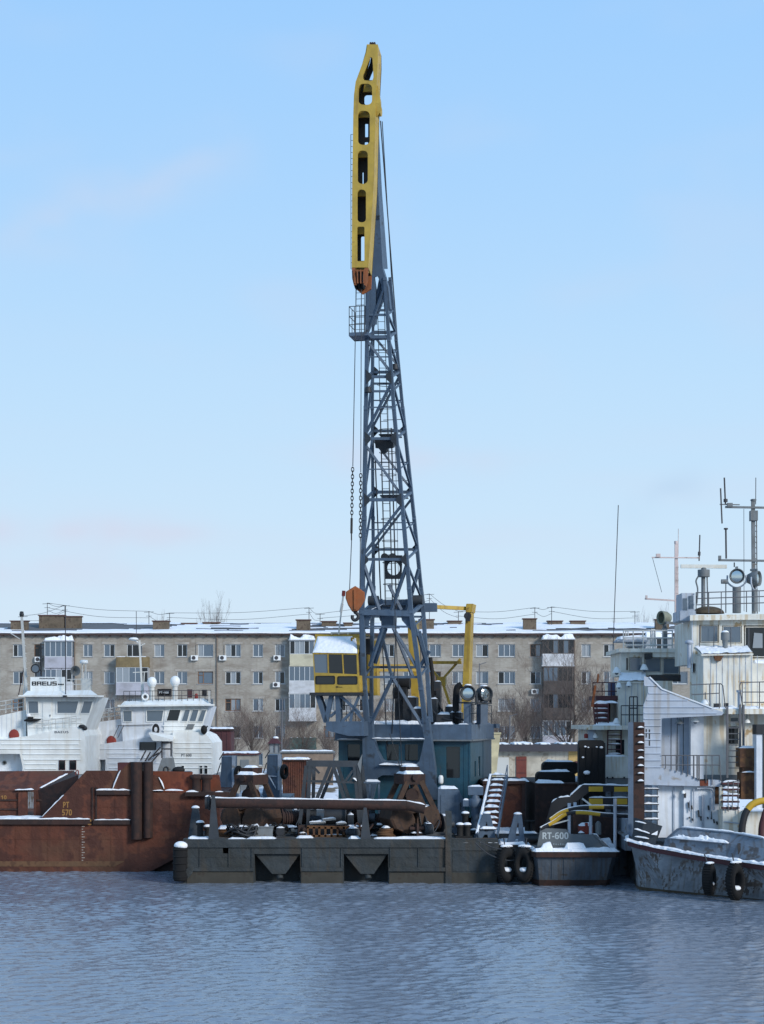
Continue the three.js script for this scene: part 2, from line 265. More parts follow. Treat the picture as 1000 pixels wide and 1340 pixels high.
// ---------------------------------------------------------------- the bank behind the boats
const groundY = (x, z) => { const d = -z; return lerp(-0.8, 2.5, sstep(112, 129, d)) + (fbm(x * 0.15, z * 0.15, 0, 4, 8) - 0.5) * 0.7 * sstep(112, 120, d) * (1 - sstep(150, 170, d)); };
{
  const xs = [], zs = []; for (let x = -64; x <= 64; x += 0.8) xs.push(x); for (let k = 0, x = 64; k < 12; k++) { x *= 1.5; xs.push(x); xs.unshift(-x); } for (let z = -111; z >= -172; z -= 0.8) zs.push(z); for (let k = 0, z = -172; k < 14; k++) { z *= 1.24; zs.push(z); }
  const nx = xs.length, nz = zs.length, pos = [], uv = [], idx = [];
  for (let j = 0; j < nz; j++) for (let i = 0; i < nx; i++) { pos.push(xs[i], groundY(xs[i], zs[j]), zs[j]); uv.push(xs[i] / 24, zs[j] / 24); }
  for (let j = 0; j < nz - 1; j++) for (let i = 0; i < nx - 1; i++) { const a = j * nx + i, b = a + 1, c = a + nx, d = c + 1; idx.push(a, b, c, b, d, c); }
  const g = new THREE.BufferGeometry(); g.setAttribute('position', new THREE.Float32BufferAttribute(pos, 3)); g.setAttribute('uv', new THREE.Float32BufferAttribute(uv, 2)); g.setIndex(idx); g.computeVertexNormals();
  const t = tex(1024, (u, v) => { const n = fbm(u * 12, v * 12, 12, 5, 60), f = fbm(u * 64, v * 64, 64, 3, 66), k = sstep(0.53, 0.62, n * 0.75 + f * 0.25); return mix3([222, 226, 234], mix3([96, 84, 70], [124, 112, 92], f), k); });
  M.ground = new THREE.MeshStandardMaterial({ map: t, roughness: 0.95, side: THREE.DoubleSide });
  struct('ground', g, M.ground);
}
// ---------------------------------------------------------------- the apartment block
{
  const DB = 176, f = frame(0, -DB, 0, 2.4), X = (px) => f.x(px, 0), Y = (py) => f.y(py, 500, 0), hTop = Y(829.5);
  const b = thing('apartment_building', 'long five storey beige brick apartment block with snowy roof behind the harbour', 'building', f);
  const brick = (() => { const t = tex(1024, (u, v) => { const row = Math.floor(v * 128), off = (row % 2) * 0.5, col = Math.floor(u * 48 + off), fr = (u * 48 + off) % 1, fv = (v * 128) % 1; const n = fbm(u * 8, v * 8, 8, 4, 71), q = hash(col % 48, row, 4), joint = (fv < 0.18 || fr < 0.06) ? 0.93 : 1; let c = mix3([158, 152, 143], [144, 137, 127], q); c = mix3(c, [186, 182, 172], sstep(0.5, 0.75, n) * 0.5); c = mix3(c, [112, 100, 90], sstep(0.55, 0.8, fbm(u * 5, v * 14, 5, 4, 88)) * 0.45); const st = vnoise(u * 90, v * 3, 0, 12); c = mix3(c, [122, 110, 100], 0.25 * sstep(0.7, 0.95, st)); return c.map((x) => x * joint); }); t.repeat.set(1 / 12.5, 1 / 10); return new THREE.MeshStandardMaterial({ map: t, roughness: 0.92 }); })();
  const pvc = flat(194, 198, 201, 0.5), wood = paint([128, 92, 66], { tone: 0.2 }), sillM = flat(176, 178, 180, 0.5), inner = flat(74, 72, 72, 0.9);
  // window list: [x0, x1, kind]; rows every 2.8 m
  const rows = [843.2, 878.8, 914.4, 950, 985.6], WH = 16.2;
  const cols = [[-78, -58], [-40, -27], [-12, 0], [17, 30], [45, 59], [109, 121], [136, 150], [166, 186], [202, 215], [232, 245], [259, 279], [295, 315], [331, 344], [360, 373], [424, 438], [446, 460], [470, 484], [502, 516], [528, 542], [562, 577], [592, 607], [623, 639], [652, 674], [694, 708], [761, 773], [790, 804], [822, 836], [848, 862], [880, 900], [916, 930], [945, 959], [972, 994], [1012, 1026], [1040, 1060]];
  const holes = [], wins = [];
  for (let r = 0; r < 5; r++) for (const [a, c] of cols) { const x0 = X(a), x1 = X(c), y1 = Y(rows[r]), y0 = Y(rows[r] + WH); holes.push([[x0, y0], [x1, y0], [x1, y1], [x0, y1]]); wins.push([x0, x1, y0, y1, r]); }
  const xl = X(-170), xr = X(1160);
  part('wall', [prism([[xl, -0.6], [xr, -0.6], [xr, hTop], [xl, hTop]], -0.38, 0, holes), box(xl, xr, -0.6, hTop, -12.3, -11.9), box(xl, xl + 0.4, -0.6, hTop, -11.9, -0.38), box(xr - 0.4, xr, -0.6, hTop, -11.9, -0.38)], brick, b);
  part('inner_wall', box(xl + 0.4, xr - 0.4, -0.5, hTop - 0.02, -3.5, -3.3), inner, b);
  part('lintel', wins.filter((w) => w[4] < 4).map(([x0, x1, , y1]) => box(x0 - 0.22, x1 + 0.22, y1 + 0.02, y1 + 0.24, 0.003, 0.02)), paint([156, 150, 142], { tone: 0.15 }), b).userData.kind = 'stuff';
  const panes = [M.glass, M.glassBlue, M.glassBlue, M.glassPale];
  for (const [x0, x1, y0, y1, r] of wins) {
    const old = rnd() < 0.16, three = x1 - x0 > 1.3, fm = old ? wood : pvc, t = 0.07, z0 = -0.2, z1 = -0.1, bars = [box(x0, x1, y0, y0 + t, z0, z1), box(x0, x1, y1 - t, y1, z0, z1), box(x0, x0 + t, y0 + t, y1 - t, z0, z1), box(x1 - t, x1, y0 + t, y1 - t, z0, z1)];
    const kx = three ? [x0 + (x1 - x0) * 0.36, x0 + (x1 - x0) * (rnd() < 0.5 ? 0.68 : 0.36)] : [x0 + (x1 - x0) * rr(0.46, 0.6)];
    for (const k of new Set(kx)) bars.push(box(k - t / 2, k + t / 2, y0 + t, y1 - t, z0, z1 + 0.01));
    if (old) bars.push(box(x0 + t, kx[0] - t / 2, lerp(y0, y1, 0.68), lerp(y0, y1, 0.73), z0, z1));
    const w = part('window', bars, fm, b);
    const cuts = [x0 + t, ...new Set(kx), x1 - t].sort((p, q) => p - q);
    for (let k = 0; k < cuts.length - 1; k++) part('pane', box(cuts[k] + (k ? t / 2 : 0), cuts[k + 1] - (k < cuts.length - 2 ? t / 2 : 0), y0 + t, y1 - t, -0.16, -0.15), panes[Math.floor(rnd() * 4)], w);
    part('sill', box(x0 - 0.08, x1 + 0.08, y0 - 0.05, y0 - 0.003, -0.1, 0.09), sillM, w);
  }
  // roof: shallow gable of corrugated sheet, mostly under snow
  const ridge = 1.35, eave = 0.45;
  const roofPts = [[eave, hTop + 0.02], [eave, hTop + 0.12], [-6.15, hTop + 0.12 + ridge], [-12.3 - eave, hTop + 0.12], [-12.3 - eave, hTop + 0.02]];
  const slateT = tex(256, (u, v) => { const n = fbm(u * 12, v * 12, 12, 4, 91), f = fbm(u * 40, v * 40, 40, 3, 95); return mix3([108, 112, 116], [84, 86, 90], n * 0.6 + f * 0.4); }); slateT.repeat.set(1 / 6, 1 / 6);
  part('roof', prismX(roofPts, xl - 0.3, xr + 0.3), new THREE.MeshStandardMaterial({ map: slateT, roughness: 0.9 }), b);
  const slope = (z) => hTop + 0.12 + (eave - z) / (eave + 6.15) * ridge;
  { // snow sheet with bare patches, following the slope
    const pos = [], nx = 420, nz = 14, T = (...p) => p.forEach((v) => pos.push(v.x, v.y, v.z)), at = (i, j) => { const x = lerp(xl, xr, i / nx), z = lerp(eave + 0.03, -6.0, j / nz); return V(x, slope(z) + 0.02 + 0.09 * vnoise(x * 0.8, z * 1.2, 0, 2) * (j === 0 ? 0.7 : 1), z + (j === 0 ? 0.06 * vnoise(x * 1.7, 3) : 0)); };
    for (let i = 0; i < nx; i++) for (let j = 0; j < nz; j++) { const a = at(i, j), c = at(i + 1, j), d = at(i + 1, j + 1), e = at(i, j + 1), m = fbm(a.x * 0.11 + a.z * 0.25, a.z * 0.3, 0, 4, 55); if (j > 1 && m > 0.49 + (j < 4 ? 0.09 : 0)) continue; T(a, c, d, a, d, e); if (j === 0) { const p = a.clone().setY(a.y - 0.12), q = c.clone().setY(c.y - 0.12); T(p, q, c, p, c, a); } }
    const g = new THREE.BufferGeometry(); g.setAttribute('position', new THREE.Float32BufferAttribute(pos, 3)); g.computeVertexNormals(); part('roof_snow', g, M.snow, b);
  }
  part('fascia', box(xl - 0.3, xr + 0.3, hTop - 0.16, hTop + 0.015, eave - 0.06, eave - 0.03), flat(70, 56, 54, 0.8), b);
  part('rafter_ends', Array.from({ length: 96 }, (_, k) => box(xl + 0.4 + k * 1.1, xl + 0.56 + k * 1.1, hTop - 0.28, hTop + 0.015, 0.003, eave - 0.07)), flat(66, 54, 50, 0.9), b).userData.kind = 'stuff';
  // chimneys and hatches on the roof
  const chimBrick = paint([108, 96, 82], { rust: 0.35, rustC: [78, 66, 58], tone: 0.25, rough: 0.95, metres: 3 }), cap = flat(92, 66, 60, 0.9);
  for (const [a, c, t, d, z] of [[14, 36, 812, 829, -1.2], [51, 84, 804.5, 823, -2.4], [85, 106, 806, 823, -2.4], [200, 221, 812, 827, -1.2], [238, 257, 815, 822, -4.8], [266, 287, 814, 822, -4.8], [388, 406, 810.5, 827, -1.2], [421, 440, 812.5, 822, -4.0], [450, 461, 814.5, 823, -3.6], [549, 568, 810, 826, -1.5], [586, 604, 812, 821, -4.8], [685, 702, 809, 826, -1.2], [717, 736, 812, 820, -4.8], [747, 766, 812, 820, -4.8], [858, 876, 810, 826, -1.5]]) {
    const x0 = f.x(a, z), x1 = f.x(c, z), y1 = f.y(t, a, z), y0 = slope(z - 0.6) - 0.5, hh = part('chimney', box(x0, x1, y0, y1 - 0.1, z - 0.75, z), chimBrick, b);
    part('cap', box(x0 - 0.1, x1 + 0.1, y1 - 0.1, y1, z - 0.85, z + 0.1), cap, hh);
    if (a === 51) part('snow', snowLine(V(x0, y1, z - 0.4), V(x1, y1, z - 0.4), 0.7, 0.05), M.snow, hh);
  }
  // aerials and the wires strung between them
  const tips = [];
  for (const [px, t, z] of [[30, 806, -4], [85, 792, -4], [62, 789, -5], [195, 800, -5], [222, 802, -5], [404.5, 795, -4.5], [419, 803, -5], [562, 777, -4], [600, 800, -5], [700, 795, -4], [722, 794, -4.5], [831, 800, -5]]) { const x = f.x(px, z), y = f.y(t, px, z); tips.push([px, V(x, y, z)]); const a = part('aerial', [rod(V(x, slope(z) - 0.4, z), V(x, y, z), 0.035, 5), rod(V(x - 0.5, y - 0.1, z), V(x + 0.5, y - 0.05, z), 0.022, 4), rod(V(x - 0.3, y - 0.5, z), V(x + 0.3, y - 0.5, z), 0.02, 4)], M.railDark, b); }
  const wire = (p, q, sag) => pipe([p, p.clone().lerp(q, 0.5).add(V(0, -sag, 0)), q], 0.018, 4, 10);
  for (let k = 0; k < tips.length - 1; k++) part('roof_wire', [wire(tips[k][1], tips[k + 1][1], 0.25), wire(tips[k][1].clone().add(V(0, -0.5, 0.2)), tips[k + 1][1].clone().add(V(0, -0.7, 0.2)), 0.4)], M.railDark, b);
  // air conditioners under some windows
  for (const [px, py] of [[51, 863], [255, 861], [292, 861], [363, 861], [362, 896], [700, 905]]) { const x = X(px), y = Y(py), a = part('air_conditioner', box(x - 0.36, x + 0.36, y - 0.26, y + 0.26, 0.06, 0.34), M.plastic, b); part('fan_grille', new THREE.CylinderGeometry(0.2, 0.2, 0.02, 14).rotateX(Math.PI / 2).translate(x - 0.08, y, 0.352), M.railDark, a); part('bracket', [bar(V(x - 0.25, y - 0.28, 0), V(x - 0.25, y - 0.28, 0.34), 0.03), bar(V(x + 0.25, y - 0.28, 0), V(x + 0.25, y - 0.28, 0.34), 0.03)], M.rail, a); part('drain_pipe', rod(V(x + 0.1, y + 0.26, 0.03), V(x + 0.1, y + 1.3, 0.03), 0.02, 5), M.rail, a); }
  // balconies: [x0, x1, top of glass, bottom of glass, bottom of panel, panel colour, kind]
  const panelM = { grey: paint([168, 168, 178], { tone: 0.05 }), cream: paint([190, 184, 160], { tone: 0.05, rust: 0.15, rustC: [170, 156, 120] }), white: paint([196, 198, 202], { tone: 0.08, rust: 0.2, rustC: [150, 146, 140] }), ochre: paint([122, 106, 74], { tone: 0.15, streak: 0.3, rustC: [90, 72, 50] }), green: paint([60, 84, 80], { tone: 0.2 }), dark: paint([66, 60, 58], { tone: 0.25 }) };
  const balc = [[61, 97, 840, 860, 875, 'grey', 1, 1], [62, 97, 874.5, 893, 909, 'white', 1, 0], [154, 196, 0, 860, 872, 'ochre', 0, 0], [154, 196, 873.5, 893.5, 908, 'grey', 1, 0], [380, 412, 839, 856.5, 871, 'cream', 1, 1], [379, 413, 872.3, 891.5, 906.5, 'white', 1, 0], [379, 414, 908, 927, 942, 'white', 1, 0], [380, 414, 0, 965, 978, 'green', 0, 0], [709, 750, 838, 856, 870.5, 'white', 2, 1], [710, 748, 873, 892, 906, 'dark', 2, 0], [710, 748, 908, 927, 940, 'dark', 2, 0], [709, 747, 943, 963, 978, 'grey', 1, 0], [843, 878, 836, 853, 868, 'grey', 1, 1]];
  for (const [a, c, t, g, d, pm, kind, cover] of balc) {
    const x0 = X(a), x1 = X(c), yg = Y(g), yb = Y(d), dz = 1.05, o = part('balcony', [box(x0 - 0.05, x1 + 0.05, yb - 0.14, yb, 0, dz), box(x0, x1, yb, yg, dz - 0.06, dz), box(x0, x0 + 0.06, yb, yg, 0.003, dz - 0.06), box(x1 - 0.06, x1, yb, yg, 0.003, dz - 0.06)], panelM[pm], b);
    if (!kind) { part('railing_snow', snowLine(V(x0, yg, dz - 0.03), V(x1, yg, dz - 0.03), 0.1, 0.05, 0.5), M.snow, o); continue; }
    const yt = Y(t), fm = kind === 2 ? paint([78, 70, 66], { tone: 0.2 }) : pvc, n = kind === 2 ? 6 : 5, tt = 0.06;
    const fr = [box(x0, x1, yt - tt, yt, dz - 0.08, dz), box(x0, x1, yg, yg + tt, dz - 0.08, dz)]; for (let k = 0; k <= n; k++) { const x = lerp(x0, x1 - tt, k / n); fr.push(box(x, x + tt, yg + tt, yt - tt, dz - 0.08, dz + (k % 2 ? 0 : 0.01))); } for (const x of [x0, x1 - tt]) fr.push(box(x, x + tt, yt - tt, yt, 0.003, dz - 0.08), box(x, x + tt, yg + tt, yt - tt, 0.003, 0.07));
    part('frame', fr, fm, o);
    for (let k = 0; k < n; k++) { const xa = lerp(x0, x1 - tt, k / n) + tt, xb = lerp(x0, x1 - tt, (k + 1) / n); part('pane', box(xa, xb, yg + tt, yt - tt, dz - 0.05, dz - 0.04), kind === 2 ? (rnd() < 0.7 ? M.glass : M.glassBlue) : panes[Math.floor(rnd() * 4)], o); }
    for (const x of [x0 + 0.025, x1 - 0.035]) part('pane', box(x, x + 0.01, yg + tt, yt - tt, 0.07, dz - 0.08), panes[1], o);
    if (cover) { part('cover', box(x0 - 0.12, x1 + 0.12, yt + 0.003, yt + 0.1, 0.003, dz + 0.14), flat(150, 152, 156, 0.7), o); part('snow', snowPatch(x0 - 0.1, x1 + 0.1, 0.05, dz + 0.14, yt + 0.1, 0.42, 0.05), M.snow, o); }
  }
  // ochre corrugated shade and a drain pipe or two
  for (const px of [98, 284, 551, 752]) part('drain_pipe', rod(V(X(px), 0.5, 0.09), V(X(px), hTop - 0.2, 0.09), 0.06, 8), flat(120, 108, 98, 0.8), b);
}
// ---------------------------------------------------------------- the slewing crane on its pontoon
const fc = frame(1.93, -89.9, -12 * Math.PI / 180);
function planeKit(f, p0, n) {                                         // a tilted plane of a frame, outline given by lines of sight
  n = n.clone().normalize(); const u = V(1, 0, 0), v = n.clone().cross(u).normalize();
  const at = (px, py, off = 0) => f.on(px, py, p0.clone().addScaledVector(n, -off), n);
  const uv = (p) => { const d = p.clone().sub(p0); return [d.dot(u), d.dot(v)]; };
  const m = new THREE.Matrix4().makeBasis(u, v, n).setPosition(p0);
  return { at, n, u, v, slab: (pts, front, back, holes = []) => prism(pts.map((q) => uv(at(q[0], q[1], 0))), -back, -front, holes.map((h) => h.map((q) => uv(at(q[0], q[1], 0))))).applyMatrix4(m) };
}
const pxRound = (x0, x1, y0, y1, r) => roundRect(x0, x1, y0, y1, r, 5);
const crane = thing('harbour_crane', 'tall slewing crane with slate blue lattice boom and yellow jib on the pontoon', 'crane', fc);
{
  const P0 = V(0, 5, 4.4), N = V(0, -8, 33), K = planeKit(fc, P0, N), B = K.at;
  const tab = (t, y) => { let k = 0; while (k < t.length - 2 && y < t[k + 1][1]) k++; const a = t[k], b = t[k + 1], s = (y - a[1]) / (b[1] - a[1]); return lerp(a[0], b[0], s); };
  const LF = [[480.5, 945], [476.5, 900], [473.5, 800], [474.5, 769], [476.8, 678], [479, 534], [480.5, 445], [482.5, 365]];
  const RF = [[556.5, 945], [551, 900], [538, 800], [535.5, 769], [528, 678], [515.5, 534], [509, 445], [504, 365]];
  const LR = [[486, 945], [485.8, 900], [487.5, 800], [489, 769], [488.2, 678], [487.2, 534], [488, 445], [489, 365]];
  const RR = [[564, 945], [560.5, 900], [554, 800], [551, 769], [542, 678], [527, 534], [518.5, 445], [510.5, 365]];
  const OFF = [[0.9, 945], [1.5, 900], [2.6, 800], [2.7, 769], [2.15, 678], [1.6, 534], [1.4, 445], [1.2, 365]];
  const pt = (t, y) => B(tab(t, y), y, t === LR || t === RR ? tab(OFF, y) : 0);
  for (const [nm, t, w0, w1] of [['boom_chord', LF, 0.27, 0.15], ['boom_chord', RF, 0.22, 0.15], ['boom_chord', LR, 0.2, 0.13], ['boom_chord', RR, 0.2, 0.13]]) {
    const g = []; for (let k = 0; k < t.length - 1; k++) { const w = lerp(w0, w1, k / (t.length - 2)); g.push(bar(pt(t, t[k][1]), pt(t, t[k + 1][1]), w, w)); g.push(new THREE.BoxGeometry(w * 1.03, w * 1.03, w * 1.03).translate(...pt(t, t[k + 1][1]).toArray())); } part(nm, g, M.slate, crane);
  }
  // level frames, each a tilted ring of four members
  const levels = [[886, 0.12], [820, 0.1], [803, 0.2], [732, 0.13], [654, 0.15], [574, 0.13], [512, 0.1], [493, 0.13], [441, 0.15], [412, 0.1]];
  const rear = (y) => y - (y > 700 ? 13 : y > 500 ? 10 : 6);
  for (const [y, w] of levels) { const a = pt(LF, y), b = pt(RF, y), c = pt(RR, rear(y)), d = pt(LR, rear(y)); part('boom_strut', [bar(a, b, w * 0.8, w), bar(d, c, w * 0.8, w), bar(a, d, w * 0.7, w * 0.8), bar(b, c, w * 0.7, w * 0.8)], M.slate, crane); }
  const dg = (t1, y1, t2, y2, w = 0.11) => part('boom_diagonal', bar(pt(t1, y1), pt(t2, y2), w, w), M.slate, crane);
  for (const [y0, y1, lr] of [[436, 374, 1], [488, 446, 0], [568, 500, 1], [648, 582, 0], [726, 660, 1]]) {
    dg(lr ? LF : RF, y0, lr ? RF : LF, y1, 0.11); dg(lr ? LR : RR, y0 - 8, lr ? RR : LR, y1 - 8, 0.09);
  }
  for (const [y0, y1] of [[440, 410], [490, 445], [570, 496], [648, 578], [727, 660], [798, 738]]) { dg(LF, y0, LR, y1 - 6, 0.09); dg(RR, rear(y0), RF, y1, 0.1); }
  for (const [a, b, o] of [[[476, 738], [497, 800], 0], [[478, 745], [500, 812], 1.2], [[533, 738], [512, 800], 0], [[509, 765], [525, 798], 1], [[532, 800], [548, 745], 2], [[501, 822], [484, 872], 0], [[505, 822], [491, 868], 1], [[515, 822], [547, 876], 0], [[513, 888], [486, 946], 0], [[515, 888], [553, 950], 0], [[512, 884], [498, 822], 1.6], [[540, 885], [515, 822], 1.8], [[561, 880], [546, 824], 1.8], [[549, 826], [560, 870], 0.9], [[550, 872], [562, 852], 1]]) part('boom_diagonal', bar(B(a[0], a[1], o), B(b[0], b[1], o), 0.14, 0.14), M.slate, crane);
  for (const y of [732, 654, 574, 493]) for (const t of [LF, RF, LR, RR]) { const yy = t === LF || t === RF ? y : rear(y), c = pt(t, yy), s = t === LF || t === LR ? 1 : -1, w = 0.26; part('gusset_plate', prism([[0, -w * 1.3], [s * w, -w * 0.35], [s * w, w * 0.35], [0, w * 1.3]], -0.015, 0.015).applyMatrix4(new THREE.Matrix4().makeBasis(K.u, K.v, K.n).setPosition(c.clone().addScaledVector(K.n, t === LF || t === RF ? 0.09 : -0.09))), M.slateDark, crane); }
  for (const y of [693, 614, 533, 467]) { part('boom_tie', bar(pt(LF, y), pt(RF, y), 0.055), M.slate, crane); part('boom_tie', bar(pt(RF, y), pt(RR, y - 9), 0.055), M.slate, crane); part('boom_tie', bar(pt(LR, y - 9), pt(RR, y - 9), 0.055), M.slate, crane); }
  for (const y of [648, 568]) { const a = pt(LF, y), b = pt(RR, rear(y)); const pf = part('rest_platform', box(lerp(a.x, b.x, 0.35), b.x - 0.1, a.y, a.y + 0.05, b.z + 0.1, a.z - 0.4), M.slateDark, crane); part('toe_rail', rod(V(lerp(a.x, b.x, 0.35), a.y + 0.9, b.z + 0.12), V(b.x - 0.1, a.y + 0.9, b.z + 0.12), 0.018, 5), M.slateDark, pf); }
  // foot of the boom: a cut-out portal plate
  part('boom_foot', [K.slab([[474, 940], [487, 940], [488.5, 966], [494, 984], [500, 996], [504, 998], [545, 999], [549, 996], [552, 984], [555.5, 967], [551.5, 940], [561, 940], [570, 1010], [573, 1046], [561, 1046], [557, 1022], [551, 1015], [501, 1014], [494, 1018], [489, 1046], [476, 1046]], -0.06, 0.42)], M.slate, crane);
  part('snow', [snowLine(B(497, 1000.5, -0.12), B(546, 1001.5, -0.12), 0.3, 0.08), snowLine(B(487, 966, -0.06), B(556, 967, -0.06), 0.12, 0.04)], M.snow, crane);
  // knee frame above the cab: gussets, box and sheaves
  part('knee_plate', [K.slab([[472, 803], [486, 803], [483, 812], [482, 823], [472, 824]], 0.02, 0.12), K.slab([[524, 803], [540, 803], [548, 832], [544, 832], [534, 821], [526, 812]], 0.02, 0.12), K.slab([[497, 803], [513.5, 803], [513, 823], [498, 823]], 0.3, 1.2), K.slab([[477, 800], [488, 789], [497, 786], [500, 794], [488, 800]], 0.5, 0.62)], M.slate, crane);
  part('knee_beam', [bar(B(474, 801, -0.02), B(537, 803, -0.02), 0.2, 0.28), bar(B(487, 789, 2.5), B(553, 788, 2.5), 0.2, 0.3), bar(B(486, 797, 2.6), B(572, 795, 2.9), 0.3, 0.42)], M.slate, crane);
  part('snow', [snowLine(B(483, 799.5, 0.4), B(503, 790, 0.5), 0.2, 0.04, 0.8)], M.snow, crane);
  for (const [px, py, o] of [[489, 786, 0.6], [547, 785, 2.2]]) part('knee_sheave', new THREE.CylinderGeometry(0.24, 0.24, 0.5, 18).rotateZ(Math.PI / 2).translate(...B(px, py, o).toArray()), M.slateDark, crane);
  // upper box of the boom
  part('boom_box', [loft([[B(484, 140, 0), B(491.5, 140, 0), B(494.5, 141, 0.55), B(487, 141, 0.55)], [B(481, 250, 0), B(495, 250, 0), B(500, 251, 0.9), B(486, 251, 0.9)], [B(479.5, 352, 0), B(501, 352, 0), B(507.5, 352, 1.2), B(486, 352, 1.2)]]), K.slab([[478.5, 352], [501, 352], [508, 376], [511, 405], [503, 405], [499, 372], [494, 361], [489, 363], [491.5, 380], [491.5, 425], [478, 425]], 0.0, 0.35), bar(B(491, 405, 0.2), B(498.5, 365, 0.2), 0.13), bar(B(494, 405, 0.5), B(501, 368, 0.5), 0.1)], M.slate, crane);
  part('weld_band', [bar(B(487.5, 282, -0.02), B(497, 283, -0.02), 0.04, 0.06), bar(B(487.5, 285, -0.02), B(497, 286, -0.02), 0.04, 0.05)], M.slateDark, crane);
  // ladder with safety hoops inside the boom
  { const o = 1.15, a0 = B(493.5, 380, 0.8), a1 = B(505, 792, o), w = B(502.5, 380, 0.8).sub(a0), w1 = B(513.5, 792, o).sub(a1), g = [rod(a0, a1, 0.02, 5), rod(a0.clone().add(w), a1.clone().add(w1), 0.02, 5)], h = []; const L = a0.distanceTo(a1), n = Math.round(L / 0.36); for (let k = 0; k <= n; k++) { const p = a0.clone().lerp(a1, k / n), q = p.clone().add(w.clone().lerp(w1, k / n)); g.push(rod(p, q, 0.014, 4)); if (k % 3 === 0 && k > 10) { const c = p.clone().lerp(q, 0.5).add(V(0.06, 0, -0.36)); h.push(new THREE.TorusGeometry(0.4, 0.016, 4, 20).rotateX(Math.PI / 2).translate(c.x, c.y, c.z)); } } for (const [dx, dz] of [[0.4, 0], [0, -0.4], [-0.36, -0.2]]) h.push(rod(a0.clone().lerp(a1, 0.3).add(V(0.22 + dx, 0, -0.36 + dz)), a1.clone().add(V(0.2 + dx, 0, -0.36 + dz)), 0.012, 4)); const ld = part('ladder', g, M.slateDark, crane); part('safety_hoops', h, M.slateDark, ld); }
  // sheave carriage and block in the boom
  { const hole = []; for (let k = 0; k < 22; k++) { const t = k / 22 * 2 * Math.PI; hole.push([509.5 + 8.6 * Math.cos(t), 748 + 9.4 * Math.sin(t)]); } const cg = part('sheave_frame', [K.slab([[498, 731], [521, 731], [520, 762], [498.5, 762]], 1.0, 1.14, [hole])], M.steelDark, crane); for (const px of [503.5, 514]) part('sheave', new THREE.CylinderGeometry(0.19, 0.19, 0.1, 16).rotateX(Math.PI / 2).translate(...B(px, 729, 0.95).toArray()), M.steelDark, cg); }
  part('rope_block', [K.slab([[489, 575], [514, 575], [513, 587], [505, 588], [503, 594], [498, 594], [497, 588], [490, 587]], 0.25, 0.7)], M.steelDark, crane);
  part('boom_lamp', [new THREE.CylinderGeometry(0.13, 0.18, 0.25, 10).translate(...B(517, 480, 0.4).toArray()), new THREE.CylinderGeometry(0.13, 0.18, 0.25, 10).translate(...B(482, 510, -0.2).toArray())], M.steelDark, crane);
  // landing with rail half way up
  { const p = B(480, 443, 0), x0 = B(457.5, 443, -0.55).x, x1 = B(486, 443, 0).x, z0 = p.z - 0.5, z1 = p.z + 0.7, y = p.y; const pl = part('landing', [box(x0, x1, y, y + 0.16, z0, z1), bar(V(x0, y + 0.1, z0 + 0.1), V(B(510, 441, 0).x, y + 0.1, z0 + 0.1), 0.14, 0.2)], M.slate, crane); const c = [V(x1 - 0.15, y + 0.16, z1), V(x0 + 0.02, y + 0.16, z1), V(x0 + 0.02, y + 0.16, z0)]; part('railing', railing(c, 1.22, [3, 2], 0.018, [1, 0.62, 0.3]), M.slateDark, pl); part('ladder', [0, 1].map((s) => rod(V(x0 + 0.12 + s * 0.42, y, z0 + 0.3), V(x0 + 0.14 + s * 0.42, y + 2.4, z0 + 0.32), 0.015, 4)).concat(Array.from({ length: 8 }, (_, k) => rod(V(x0 + 0.12, y + 0.2 + k * 0.29, z0 + 0.3), V(x0 + 0.54, y + 0.2 + k * 0.29, z0 + 0.3), 0.012, 4))), M.slateDark, pl); }
  // the yellow jib hanging from the boom head
  const PV = B(486, 150, -0.35), T = planeKit(fc, PV, V(0, 2.2, 8)), A = T.at;
  const outline = [[481.2, 58], [494.4, 58], [494.6, 76], [493.6, 95], [493, 107], [491.6, 144], [490.4, 195], [489.2, 240], [485.8, 294], [482, 350], [460.4, 350], [461, 240], [462.4, 150], [463.3, 124], [465.5, 107], [474, 84], [479.6, 68]];
  const holes = [[[484.8, 74.5], [487.4, 75.5], [488.2, 88], [488.8, 101], [487.6, 105], [484, 106], [477, 105], [475.2, 102], [475.4, 98], [480, 86]], pxRound(469.2, 487, 109.5, 137, 6), pxRound(468.6, 484, 145, 189.5, 6), pxRound(468.2, 481.4, 197, 240.5, 5.5), pxRound(467.8, 479, 248, 291, 5), pxRound(467.5, 477, 296.5, 342, 2)];
  const back = outline.map(([x, y]) => [x, y]), DT = 0.85;
  part('jib_plate', T.slab(outline, 0, 0.05, holes), M.yellow, crane);
  part('jib_back_plate', T.slab(back, DT - 0.05, DT, [holes[0], pxRound(472, 486, 110, 124, 4), pxRound(471, 475, 128, 137, 1), pxRound(473, 477, 148, 166, 1), pxRound(472.5, 477, 172, 189, 1), pxRound(469.5, 471, 212, 240, 0.6), holes[5]]), M.steelDark, crane);  // dark tone stands in for the occlusion inside the yellow jib
